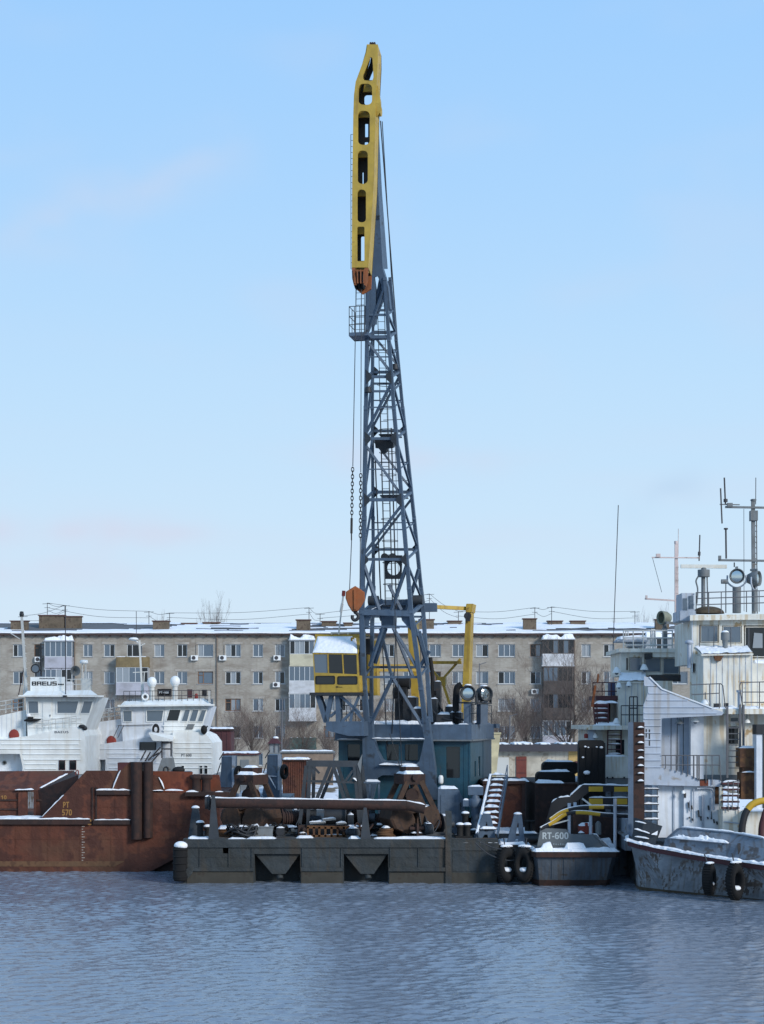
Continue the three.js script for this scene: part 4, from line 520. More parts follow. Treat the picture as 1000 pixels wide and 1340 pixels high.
  for (const [px, z, h] of [[262, -0.9, 0.72], [272, -1.3, 0.5], [602, -0.9, 0.62], [611.5, -0.9, 0.62], [609, -1.9, 1.1]]) { const x = X(px, z), m = part('bollard', lathe([[0.22, 0], [0.15, 0.06], [0.14, h - 0.14], [0.2, h - 0.1], [0.2, h], [0, h + 0.02]], 16).translate(x, PD, z), M.black, p); part('snow', new THREE.SphereGeometry(0.2, 10, 6, 0, 6.3, 0, 1.57).scale(1, 0.55, 1).translate(x, PD + h, z), M.snow, m); }
  for (const [a, b, z] of [[258, 276, -1.1], [596, 618, -0.9]]) part('bollard_base', box(X(a, z), X(b, z), PD - 0.02, PD + 0.09, z - 0.35, z + 0.3), M.black, p);
  // posts carrying the long pipe
  for (const [px, t] of [[279, 1041], [478, 1057]]) { const x = X(px), y = Y(t); part('pipe_post', [loft([[V(x - 0.22, PD, 0.0), V(x + 0.26, PD, 0.0), V(x + 0.26, PD, -0.3), V(x - 0.22, PD, -0.3)], [V(x - 0.07, y, -0.02), V(x + 0.07, y, -0.02), V(x + 0.07, y, -0.16), V(x - 0.07, y, -0.16)]])], M.slateDark, p); }
}
{ // long rusty pipe lying along the deck edge
  const z = -0.55, f = depthFrame(80.55, 0, 412), a = f.at(276, 1050.5), b = f.at(532, 1054), c = f.at(556, 1059), t = thing('pipe', 'long rusty steel pipe lying along the pontoon edge on posts', 'pipe', f);
  part('tube', [rod(a, b, 0.24, 18), rod(b, c, 0.22, 18)], M.rustDark, t);
  part('flange', [rod(a.clone().add(V(-0.26, 0, 0)), a, 0.3, 18), rod(a.clone().add(V(-0.1, 0, 0)), a.clone().add(V(-0.04, 0, 0)), 0.36, 18)], M.steelDark, t);
  part('snow', [snowLine(a.clone().add(V(0, 0.235, 0)), b.clone().add(V(0, 0.235, 0)), 0.2, 0.045), snowLine(b.clone().add(V(0, 0.23, 0)), c.clone().add(V(0, 0.22, 0)), 0.18, 0.05), snowLine(a.clone().add(V(-0.26, 0.3, 0)), a.clone().add(V(0.0, 0.3, 0)), 0.26, 0.06)], M.snow, t);
}
// tyre and roller fenders
function fender(px, pyT, pyB, wpx, d, label, snow) { const f = depthFrame(d, 0, px), h0 = f.y(pyB, px), h1 = f.y(pyT, px), r = wpx / 2 * d / FPX, t = thing('roller_fender', label, 'fender', f, 'black fenders of the pontoon'); part('rubber', lathe([[0, h0], [r * 0.85, h0], [r, h0 + 0.12], [r * 0.96, (h0 + h1) / 2], [r, h1 - 0.15], [r * 0.8, h1], [0, h1]], 20), M.rubber, t); part('rib', Array.from({ length: 5 }, (_, k) => new THREE.TorusGeometry(r * 0.99, 0.035, 5, 20).rotateX(Math.PI / 2).translate(0, lerp(h0 + 0.2, h1 - 0.2, k / 4), 0)), M.rubber, t); if (snow) part('snow', new THREE.SphereGeometry(r * 0.95, 14, 8).scale(1, 0.65, 0.9).translate(0.03, h1 - 0.02, 0.04), M.snow, t); }
fender(236, 1106, 1153, 19, 79.9, 'tall black rubber fender on the pontoon corner next to the rusty barge', true);
function tyre(name, cx, cy, rx, ry, thick, d, label, group, turn = 0, snow = true) {
  const f = depthFrame(d, 0, cx, turn), c = f.at(cx, cy), s = d / FPX, R = ry * s, r = thick * s, t = thing(name, label, 'tyre', f, group);
  part('tread', [new THREE.TorusGeometry(R - r, r, 10, 30).scale(rx / ry, 1, 1.15).translate(0, c.y, 0), ...Array.from({ length: 34 }, (_, k) => { const a = k / 34 * 2 * Math.PI; return new THREE.BoxGeometry(0.03, 0.05, r * 1.5).rotateZ(a).translate(Math.cos(a) * (R - 0.005) * rx / ry, c.y + Math.sin(a) * (R - 0.005), 0); })], M.rubber, t);
  if (snow) { part('snow', [new THREE.SphereGeometry(r * 0.8, 10, 6).scale(1.3, 0.6, 1).translate(0.02, c.y - R + r * 2.1, 0.05), new THREE.SphereGeometry(r * 0.8, 10, 6).scale(1.5, 0.35, 0.9).translate(0.03, c.y + R - 0.01, 0.02)], M.snow, t); }
  part('hanger', [rod(V(0, c.y + R - r, 0), V(0.05, c.y + R + 0.35, -0.25), 0.03, 5)], M.rope, t);
}
tyre('tyre_fender', 662, 1131, 15, 24, 8, 79.2, 'left of the two big tyres hung between pontoon and small grey boat', 'tyres between pontoon and boat', 0.5);
tyre('tyre_fender', 686, 1131, 13, 24, 8, 78.9, 'right of the two big tyres hung between pontoon and small grey boat', 'tyres between pontoon and boat', -0.4);
{ // mooring line sagging from the pontoon to the grey boat
  const f = depthFrame(79, 0, 660); lone('mooring_line', [pipe([f.at(622, 1103), f.at(640, 1118), f.at(668, 1126), f.at(690, 1118), f.at(703, 1108)], 0.03, 6), pipe([f.at(625, 1100), f.at(645, 1109), f.at(662, 1112)], 0.025, 6)], M.rope, 'dark mooring line sagging over the tyres beside the pontoon', 'rope', f);
}
// clamshell grabs
function grab(name, label, f, s, turn) {
  const t = thing(name, label, 'grab bucket', f, 'grab buckets on the pontoon deck'); t.rotation.y = turn;
  for (const q of [-1, 1]) {                                           // the two shells
    const st = []; for (const zz of [-1, -0.92, 0.92, 1]) { const k = Math.abs(zz) > 0.95 ? 0.9 : 1; st.push([[0.02, 0.03], [0.5, 0.0], [0.98, 0.22], [1.18, 0.62], [1.06, 1.0], [0.7, 1.16], [0.25, 1.05], [0.05, 0.6]].map(([x, y]) => V(q * x * s * k, y * s * (0.95 + 0.05 * k), zz * 0.8 * s))); }
    const sh = part('shell', [loft(st), ...[-0.55, 0, 0.55].map((z) => bar(V(q * 0.1 * s, 0.02 * s, z * s), V(q * 1.02 * s, 0.24 * s, z * s), 0.1 * s, 0.09 * s))], M.grab, t);
    part('tooth', [-0.66, -0.33, 0, 0.33, 0.66].map((z) => new THREE.ConeGeometry(0.07 * s, 0.25 * s, 4).rotateX(Math.PI).translate(q * 0.05 * s, -0.02 * s, z * s)), M.rustDark, sh);
    part('snow', snowPatch(q > 0 ? 0.3 * s : -1.0 * s, q > 0 ? 1.0 * s : -0.3 * s, -0.7 * s, 0.75 * s, 1.08 * s, 0.1), M.snow, sh);
    for (const z of [-0.62, 0.62]) part('arm', [bar(V(q * 0.95 * s, 0.95 * s, z * s), V(q * 0.32 * s, 2.25 * s, z * 0.9 * s), 0.16 * s, 0.22 * s)], M.grab, t);
  }
  part('head_block', [box(-0.5 * s, 0.5 * s, 2.1 * s, 2.55 * s, -0.62 * s, 0.62 * s), box(-0.32 * s, 0.32 * s, 2.55 * s, 2.85 * s, -0.4 * s, 0.4 * s), rod(V(0, 2.4 * s, -0.75 * s), V(0, 2.4 * s, 0.75 * s), 0.14 * s, 12)], M.rustDark, t);
  part('lower_block', [box(-0.34 * s, 0.34 * s, 0.85 * s, 1.45 * s, -0.5 * s, 0.5 * s), rod(V(-0.1 * s, 1.2 * s, -0.7 * s), V(-0.1 * s, 1.2 * s, 0.7 * s), 0.22 * s, 14)], M.grab, t);
  part('sheave', [-0.25, 0.05, 0.3].map((z) => new THREE.CylinderGeometry(0.3 * s, 0.3 * s, 0.07 * s, 18).rotateX(Math.PI / 2).translate(0, 1.62 * s, z * s)), M.rustDark, t);
  part('grab_rope', [-0.2, 0.1, 0.3].map((z) => rod(V(0.1 * s, 1.4 * s, z * s), V(0, 2.2 * s, z * s), 0.035 * s, 5)), M.rope, t);
  part('cap_snow', [snowPatch(-0.5 * s, 0.5 * s, -0.6 * s, 0.6 * s, 2.55 * s, 0.12, 0.1), snowPatch(-0.3 * s, 0.3 * s, -0.38 * s, 0.38 * s, 2.86 * s, 0.1, 0.05)], M.snow, t);
  return t;
}
{ const f1 = frame((536 - 500) * 82.2 / FPX, -82.2, 0, PD + 0.18); const g = grab('grab_bucket', 'brown rusty clamshell grab standing in front of the teal crane house', f1, 1.1, 0.35); g.rotation.z = 0; 
  const f2 = frame((329 - 500) * 82.6 / FPX, -82.6, 0, PD + 0.18); grab('grab_bucket', 'dark rusty clamshell grab behind the pipe at the pontoon left end', f2, 1.08, -0.5); }
{ // steel trestle
  const f = depthFrame(83, PD, 436), q = (px, py, z = 0) => f.at(px, py, z), t = thing('trestle', 'dark grey lattice steel trestle on the pontoon left of the crane house', 'trestle', f);
  for (const z of [0, -1.6]) { const dx = z ? 6 : 0;
    part('top_beam', [bar(q(401 + dx, 999, z), q(468 + dx, 999.5, z), 0.16, 0.3)], M.slateDark, t);
    for (const [a, b, c, d] of [[401, 1002, 391, 1092], [405, 1002, 403, 1092], [468, 1002, 477, 1092], [432, 1002, 412, 1052], [436, 1002, 453, 1052], [464, 1002, 472, 1092]]) part('leg', bar(q(a + dx, b, z), q(c + dx, d, z), 0.17), M.slateDark, t);
    for (const [a, b, c, d] of [[396, 1022, 474, 1024], [404, 1003, 412, 1012], [465, 1004, 452, 1022], [412, 1052, 458, 1052]]) part('brace', bar(q(a + dx, b, z), q(c + dx, d, z), 0.11), M.slateDark, t);
  }
  part('side_plate', prism([[q(468, 1000).x, q(468, 1000).y], [q(474.5, 986).x, q(474.5, 986).y], [q(472, 1012).x, q(472, 1012).y]], 0.05, 0.12), M.grey, t);
  part('snow', [snowLine(q(402, 996.5), q(440, 997), 0.16, 0.04, 0.6), snowLine(q(396, 1021), q(430, 1021), 0.1, 0.05, 0.5), snowLine(q(462, 1018, 0.1), q(467, 1022, 0.1), 0.2, 0.08)], M.snow, t);
}
{ // low rusty rack with planks under the pipe
  const f = depthFrame(81.4, PD, 430), q = (px, py, z = 0) => f.at(px, py, z), t = thing('cable_rack', 'low rusty rack with snowy planks under the long pipe', 'rack', f);
  part('frame', [bar(q(402, 1082), q(455, 1083), 0.1, 0.14), bar(q(402, 1094), q(455, 1094), 0.1), ...[403, 411, 418, 426, 434, 442, 450, 455].map((px) => bar(q(px, 1082), q(px, 1095), 0.1))], M.rustOchre, t);
  part('back', box(q(402, 1).x, q(456, 1).x, 0, q(402, 1080).y, -0.9, -0.5), M.steelDark, t);
  for (const [a, b, y] of [[405, 426, 1077], [422, 439, 1073], [440, 453, 1078]]) part('plank', bar(q(a, y, 0.05), q(b, y - 1, -0.1), 0.22, 0.07), M.grey, t);
  part('snow', [snowLine(q(405, 1075.5, 0.05), q(426, 1075, 0), 0.16, 0.07), snowLine(q(422, 1071.5, 0.05), q(439, 1070.5, -0.1), 0.16, 0.06), snowLine(q(440, 1076.5, 0.05), q(453, 1076, 0), 0.16, 0.06)], M.snow, t);
}
{ // winch behind the pipe, crates and a bench
  const f = depthFrame(82.6, PD, 438), q = (px, py, z = 0) => f.at(px, py, z), t = thing('deck_winch', 'dark deck winch with cable drum between trestle and rack', 'winch', f);
  part('drum', rod(q(426, 1070), q(452, 1070), 0.42, 18), M.steelDark, t); part('drum_flange', [rod(q(424.5, 1070), q(426, 1070), 0.6, 20), rod(q(452, 1070), q(453.5, 1070), 0.6, 20)], M.steelDark, t); part('bed', [box(q(418, 1).x, q(462, 1).x, 0, 0.25, -0.6, 0.5), box(q(455, 1).x, q(463, 1).x, 0.25, 1.0, -0.4, 0.4)], M.slateDark, t); part('snow', [snowPatch(q(455, 1).x, q(463, 1).x, -0.4, 0.4, 1.0, 0.1, 0.04)], M.snow, t);
  const f2 = depthFrame(81.1, PD, 340), q2 = (px, py) => f2.at(px, py), c = thing('steel_box', 'grey steel deck box with snow on its lid behind the pipe', 'box', f2);
  part('body', [box(q2(325, 1).x, q2(357, 1).x, 0, q2(1, 1083).y, -0.7, 0)], M.grey, c); part('lid', box(q2(324, 1).x, q2(358, 1).x, q2(1, 1083).y, q2(1, 1081.5).y, -0.75, 0.05), M.grey, c); part('snow', [snowPatch(q2(325, 1).x, q2(340, 1).x, -0.7, 0, q2(1, 1081.5).y, 0.1), snowPatch(q2(345, 1).x, q2(352, 1).x, -0.5, 0, q2(1, 1081.5).y, 0.12)], M.snow, c);
  const f3 = depthFrame(81.6, PD, 305), d = thing('steel_box', 'low rusty tray with snow beside the left pipe post', 'box', f3); part('body', [box(-0.9, 0.9, 0, 0.32, -0.8, 0), box(-0.95, 0.95, 0.32, 0.36, -0.85, 0.05)], M.rustOchre, d); part('snow', snowPatch(-0.8, 0.8, -0.75, 0, 0.36, 0.12), M.snow, d);
  const f4 = depthFrame(84.5, PD, 487), q4 = (px, py) => f4.at(px, py), b = thing('work_bench', 'small steel table with snow on top by the boom foot', 'table', f4); const y = q4(1, 1023).y; part('top', box(q4(476, 1).x, q4(498, 1).x, y - 0.08, y, -0.5, 0), M.slate, b); for (const px of [478, 484, 496]) part('leg', box(q4(px, 1).x - 0.05, q4(px, 1).x + 0.05, 0, y - 0.08, -0.15, -0.05), M.slate, b); part('snow', snowPatch(q4(476, 1).x, q4(498, 1).x, -0.5, 0, y, 0.09, 0.04), M.snow, b);
}
{ // slate cabinet with a rounded shoulder
  const f = depthFrame(83.2, PD, 590), q = (px, py) => { const v = f.at(px, py); return [v.x, v.y]; }, t = thing('deck_cabinet', 'slate blue steel cabinet with rounded shoulder and snowy top behind the right grab', 'cabinet', f);
  part('body', prism([q(573, 1096), q(611, 1096), q(609, 1062), q(606, 1045), q(601, 1034), q(573, 1032)], -1.4, 0), M.slate, t); part('door', [prism([q(577, 1090), q(595, 1090), q(595, 1040), q(577, 1040)], 0.003, 0.03), box(q(597, 1)[0], q(606, 1)[0], q(1, 1090)[1], q(1, 1048)[1], 0.003, 0.02)], M.slate, t); part('handle', box(q(602, 1)[0], q(603.5, 1)[0], q(1, 1060)[1], q(1, 1050)[1], 0.021, 0.06), M.steelDark, t); part('snow', snowPatch(q(573, 1)[0], q(600, 1)[0], -1.3, 0, q(573, 1032)[1] - 0.02, 0.13, 0.05), M.snow, t);
  const f5 = depthFrame(82.6, PD, 622), q5 = (px, py) => f5.at(px, py), c = thing('capstan', 'grey blue capstan post on the pontoon right of the cabinet', 'capstan', f5); part('column', lathe([[0.3, 0], [0.24, 0.15], [0.2, 0.6], [0.22, 1.35], [0.34, 1.4], [0.34, 1.75], [0.2, 1.8], [0.2, 2.2], [0, 2.22]], 18), M.slate, c); part('box', [box(-0.35, 0.38, 1.95, 2.35, -0.3, 0.2), box(-0.6, -0.2, 1.4, 1.7, -0.1, 0.15)], M.slate, c); part('snow', [snowPatch(-0.35, 0.38, -0.3, 0.2, 2.35, 0.08, 0.03), snowPatch(-0.6, -0.3, -0.1, 0.15, 1.7, 0.1, 0.03)], M.snow, c);
}
{ // steps up from the pontoon
  const f = depthFrame(81.2, PD, 645), q = (px, py, z = 0) => f.at(px, py, z), t = thing('gangway_stair', 'snow covered steel steps leaning on the rusty hull right of the crane', 'stair', f);
  const n = 11, zT = -2.2, P = (k, r) => { const u = k / n; return q(lerp(r ? 651 : 625, r ? 664 : 643, u), lerp(1094, 1016, u), lerp(0.6, zT, u)); };
  part('stringer', [bar(P(0, 0), P(n, 0), 0.07, 0.24)], M.slate, t); part('stringer', [bar(P(0, 1), P(n, 1), 0.07, 0.24)], M.slate, t);
  const rise = (P(n, 0).y - P(0, 0).y) / n;
  for (let k = 1; k <= n; k++) { const a = P(k, 0), b = P(k, 1), y = a.y + 0.04; const st = part('step', box(a.x + 0.03, b.x - 0.03, y, y + 0.04, a.z - 0.26, a.z + 0.06), M.steelDark, t); part('snow', snowPatch(a.x + 0.03, b.x - 0.05, a.z - 0.26, a.z + 0.07, y + 0.04, 0.12, 0.03), M.snow, st); }
  part('snow', [snowLine(P(0, 0).add(V(-0.03, 0.13, 0)), P(n, 0).add(V(-0.03, 0.13, 0)), 0.14, 0.06)], M.snow, t);
  part('handrail', [rod(P(2, 1).add(V(0, 0.8, 0)), P(n, 1).add(V(0, 0.55, 0)), 0.025), rod(P(2, 1), P(2, 1).add(V(0, 0.8, 0)), 0.025), rod(P(n, 1), P(n, 1).add(V(0, 0.55, 0)), 0.025)], M.slate, t);
}
{ // small white fender on the house wall
  const f = frame(fc_world(fc.at(577, 1020, 4.25)).x, fc_world(fc.at(577, 1020, 4.25)).z), c = f.at(577, 1020), t = thing('buoy', 'small white plastic buoy hanging on the teal house wall', 'buoy', f); part('body', lathe([[0, -0.24], [0.08, -0.23], [0.13, -0.14], [0.13, 0.1], [0.09, 0.2], [0, 0.22]], 14).translate(0, c.y, 0), M.plastic, t); part('line', rod(V(0, c.y + 0.2, 0), V(-0.02, c.y + 0.65, -0.02), 0.014, 5), M.rope, t);
}
{ // loose lumps, hoses and boards scattered on the deck
  const kinds = [M.rustOchre, M.steelDark, M.grey, M.rustDark, M.slateDark];
  const spots = [[312, 82.2], [367, 81.2], [381, 82.5], [395, 81.5], [462, 81], [470, 82], [300, 83], [352, 83.4], [545, 81], [560, 81.3], [505, 81.1], [620, 82], [372, 84]];
  const names = ['rusty lump of chain and scrap', 'small dark machine part', 'grey metal offcut', 'brown rusty bracket', 'slate grey pump body'];
  const by = ['behind the left grab', 'beside the snowy steel box', 'left of the trestle leg', 'in front of the trestle', 'right of the low rack', 'behind the middle pipe post', 'left of the left grab', 'far behind the steel box', 'under the right grab', 'right of the right grab', 'left of the right grab shells', 'behind the twin bollards', 'well behind the trestle'];
  spots.forEach(([px, d], i) => { const f = depthFrame(d, PD, px, rr(0, 3)), k = i % 5, t = thing('scrap_piece', `${names[k]} ${by[i]} on the pontoon deck`, 'scrap', f, 'scrap on the pontoon deck'), w = rr(0.25, 0.5), h = rr(0.2, 0.55); const g = [];
    if (k === 0) { for (let q = 0; q < 5; q++) g.push(new THREE.TorusGeometry(w * (0.95 - q * 0.07), 0.05, 6, 20).rotateX(Math.PI / 2 + rr(-0.08, 0.08)).translate(rr(-0.04, 0.04), 0.05 + q * 0.085, rr(-0.04, 0.04))); g.push(bar(V(-w, 0.06, 0.3), V(w * 0.9, 0.32, 0.1), 0.07)); }
    else if (k === 1) g.push(rod(V(-w, h * 0.7, 0), V(w * 0.7, h * 0.7, 0), h * 0.5, 14), rod(V(-w * 0.3, h * 0.7, 0), V(-w * 0.15, h * 0.7, 0), h * 0.62, 14), box(-w, w * 0.8, 0, h * 0.25, -h * 0.5, h * 0.5), rod(V(w * 0.2, h, 0), V(w * 0.2, h * 1.7, 0), 0.07, 8));
    else if (k === 2) g.push(bar(V(-w * 1.6, 0.08, 0.1), V(w * 1.2, 0.08, -0.2), 0.16, 0.14), bar(V(-w, 0.2, -0.3), V(w * 1.4, 0.24, 0.3), 0.12, 0.1), bar(V(-w * 0.3, 0.3, 0.3), V(w * 0.4, 0.34, -0.4), 0.14, 0.1), box(-w * 0.5, w * 0.2, 0, 0.5, -0.4, -0.1));
    else if (k === 3) g.push(box(-w, w, 0, 0.07, -w * 0.6, w * 0.6), box(-0.05, 0.05, 0.07, h * 1.5, -w * 0.5, w * 0.5), prism([[0.05, 0.07], [w * 0.9, 0.07], [0.05, h * 1.3]], -0.04, 0.04), rod(V(-w * 0.8, h, 0), V(w * 0.8, h, 0), 0.09, 10));
    else { g.push(rod(V(-w * 0.8, h * 0.75, 0), V(w * 0.8, h * 0.75, 0), h * 0.55, 16), box(-w * 0.7, w * 0.7, 0, h * 0.3, -h * 0.45, h * 0.45)); for (let q = 0; q < 6; q++) g.push(rod(V(-w * 0.6 + q * w * 0.22, h * 0.75, 0), V(-w * 0.6 + q * w * 0.22 + 0.03, h * 0.75, 0), h * 0.62, 16)); g.push(box(-w * 0.25, w * 0.25, h * 1.2, h * 1.5, -0.12, 0.12)); }
    const tp = [0.46, h * 1.2, 0.4, h * 0.5, h * 1.32][k];
    part('body', g, kinds[k], t); part('snow', snowPatch(-w * 0.6, w * 0.55, -0.2, 0.2, tp, 0.09, 0.1), M.snow, t); });
}

// tangled hoses and wire on the deck
{ const spots = [[358, 82.0, 'between the left grab and the trestle'], [408, 83.2, 'inside the trestle legs'], [462, 81.6, 'by the middle pipe post'], [500, 82.6, 'left of the right grab'], [318, 81.2, 'under the long pipe at its left']], mats = [M.black, M.steelDark, M.rustDark, M.black, M.steelDark];
  spots.forEach(([px, d, w], i) => { const f = depthFrame(d, PD, px), g = []; for (let k = 0; k < 7; k++) { const pts = []; let a = rr(0, 6.28); const r0 = rr(0.25, 0.75); for (let j = 0; j < 9; j++) { a += rr(0.5, 1.1); pts.push(V(Math.cos(a) * r0 * rr(0.7, 1.2) * 1.2, 0.06 + Math.abs(Math.sin(j * 1.3 + k)) * rr(0.05, 0.65), Math.sin(a) * r0 * 0.7)); } g.push(pipe(pts, rr(0.03, 0.06), 6, 60)); } const t = thing('hose_heap', `dark tangle of hoses and wire rope ${w}`, 'hoses', f, 'hose heaps on the pontoon deck'); part('hose', g, mats[i], t); part('snow', snowPatch(-0.35, 0.25, -0.25, 0.2, 0.5, 0.1, 0.2), M.snow, t); });
}

// heavier deck machines crowding the middle of the pontoon
for (const [px, d, sc, turn, label] of [[386, 83.6, 1.0, 0.3, 'dark mooring winch behind the pipe left of the trestle'], [458, 83.8, 1.15, -0.2, 'dark cable winch standing inside the trestle right leg'], [352, 84.4, 1.1, 0.6, 'rust dark anchor winch between left grab and container'], [498, 83.4, 0.9, 0.1, 'small dark winch between boom foot and right grab'], [566, 82.0, 0.8, 0.5, 'dark motor winch right behind the right grab']]) {
  const f = depthFrame(d, PD, px, turn), t = thing('deck_winch', label, 'winch', f, 'winches on the pontoon deck'), m = rnd() < 0.5 ? M.steelDark : M.rustDark, s = sc;
  part('bed', [box(-1.1 * s, 1.1 * s, 0, 0.16 * s, -0.6 * s, 0.6 * s), bar(V(-1 * s, 0.2 * s, 0.5 * s), V(1 * s, 0.2 * s, 0.5 * s), 0.12 * s)], M.slateDark, t);
  part('drum', [rod(V(-0.7 * s, 0.75 * s, 0), V(0.45 * s, 0.75 * s, 0), 0.34 * s, 18), ...Array.from({ length: 9 }, (_, i) => new THREE.TorusGeometry(0.36 * s, 0.03 * s, 5, 18).rotateY(Math.PI / 2).translate((-0.6 + i * 0.12) * s, 0.75 * s, 0))], M.rustDark, t);
  for (const x of [-0.74, 0.5]) part('cheek', [rod(V(x * s, 0.75 * s, 0), V((x + 0.06) * s, 0.75 * s, 0), 0.6 * s, 22)], m, t);
  part('gear_case', [box(0.58 * s, 1.0 * s, 0.16 * s, 1.2 * s, -0.45 * s, 0.35 * s), rod(V(0.6 * s, 0.7 * s, 0.4 * s), V(1.2 * s, 0.7 * s, 0.4 * s), 0.2 * s, 12)], M.slateDark, t);
  part('brake_lever', [bar(V(-0.9 * s, 0.16 * s, 0.4 * s), V(-1.1 * s, 1.5 * s, 0.3 * s), 0.06 * s), bar(V(-0.95 * s, 0.2 * s, -0.3 * s), V(-0.7 * s, 1.2 * s, -0.1 * s), 0.08 * s)], m, t);
  part('loose_wire', pipe([V(0.2 * s, 1.05 * s, 0.1), V(0.1, 0.9 * s, 0.6 * s), V(-0.4, 0.2, 0.9 * s), V(-0.9, 0.05, 0.7 * s), V(-0.3, 0.06, 1.1 * s), V(0.5, 0.05, 0.9 * s)], 0.03, 5, 40), M.rope, t);
  part('snow', [snowPatch(0.58 * s, 1.0 * s, -0.45 * s, 0.35 * s, 1.2 * s, 0.08, 0.06)], M.snow, t);
}
// ---------------------------------------------------------------- boats and barge on the left
// kit: sizes read at a given distance, z behind it
function kit(d, pxc, oy = 0) {
  const f = depthFrame(d, oy, pxc);
  const q = (px, py, z = 0) => f.at(px, py, z), p2 = (px, py, z = 0) => { const v = f.at(px, py, z); return [v.x, v.y]; };
  return { f, q, p2, X: (px, z = 0) => f.x(px, z), Y: (py, z = 0) => f.y(py, pxc, z),
    bx: (x0, x1, y0, y1, zf = 0, dep = 0.1) => { const a = f.at(x0, y1, zf), b = f.at(x1, y0, zf); return box(a.x, b.x, a.y, b.y, zf - dep, zf); },
    pr: (pts, zf = 0, dep = 0.1, holes = []) => prism(pts.map((p) => p2(p[0], p[1], zf)), zf - dep, zf, holes.map((h) => h.map((p) => p2(p[0], p[1], zf)))),
    ln: (list, r, z = 0, seg = 5) => list.map(([a, b, c, e]) => rod(q(a, b, z), q(c, e, z), r, seg)) };
}
// framed ship window let into a wall: recessed pane with a rim
function shipWindow(k, pts, z, parent, rim, pane = M.glass) {
  const c = pts.reduce((s, p) => [s[0] + p[0] / pts.length, s[1] + p[1] / pts.length], [0, 0]), g = (s) => pts.map((p) => [c[0] + (p[0] - c[0]) * s, c[1] + (p[1] - c[1]) * s]);
  const w = part('window', k.pr(g(1.08), z + 0.05, 0.045, [g(0.95)]), rim, parent); part('pane', k.pr(g(0.96), z + 0.02, 0.016), pane, w); return w;
}
const quad = (x0, x1, y0, y1) => [[x0, y1], [x1, y1], [x1, y0], [x0, y0]];
const FONT = await (async () => { const { FontLoader } = await import('three/addons/loaders/FontLoader.js'); const { TextGeometry } = await import('three/addons/geometries/TextGeometry.js'); const bold = await new FontLoader().loadAsync('fonts/droid/droid_sans_bold.typeface.json'); return (s, size, x, y, z, sx = 1) => new TextGeometry(s, { font: bold, size, depth: 0.006, curveSegments: 3 }).scale(sx, 1, 1).translate(x, y, z); })();
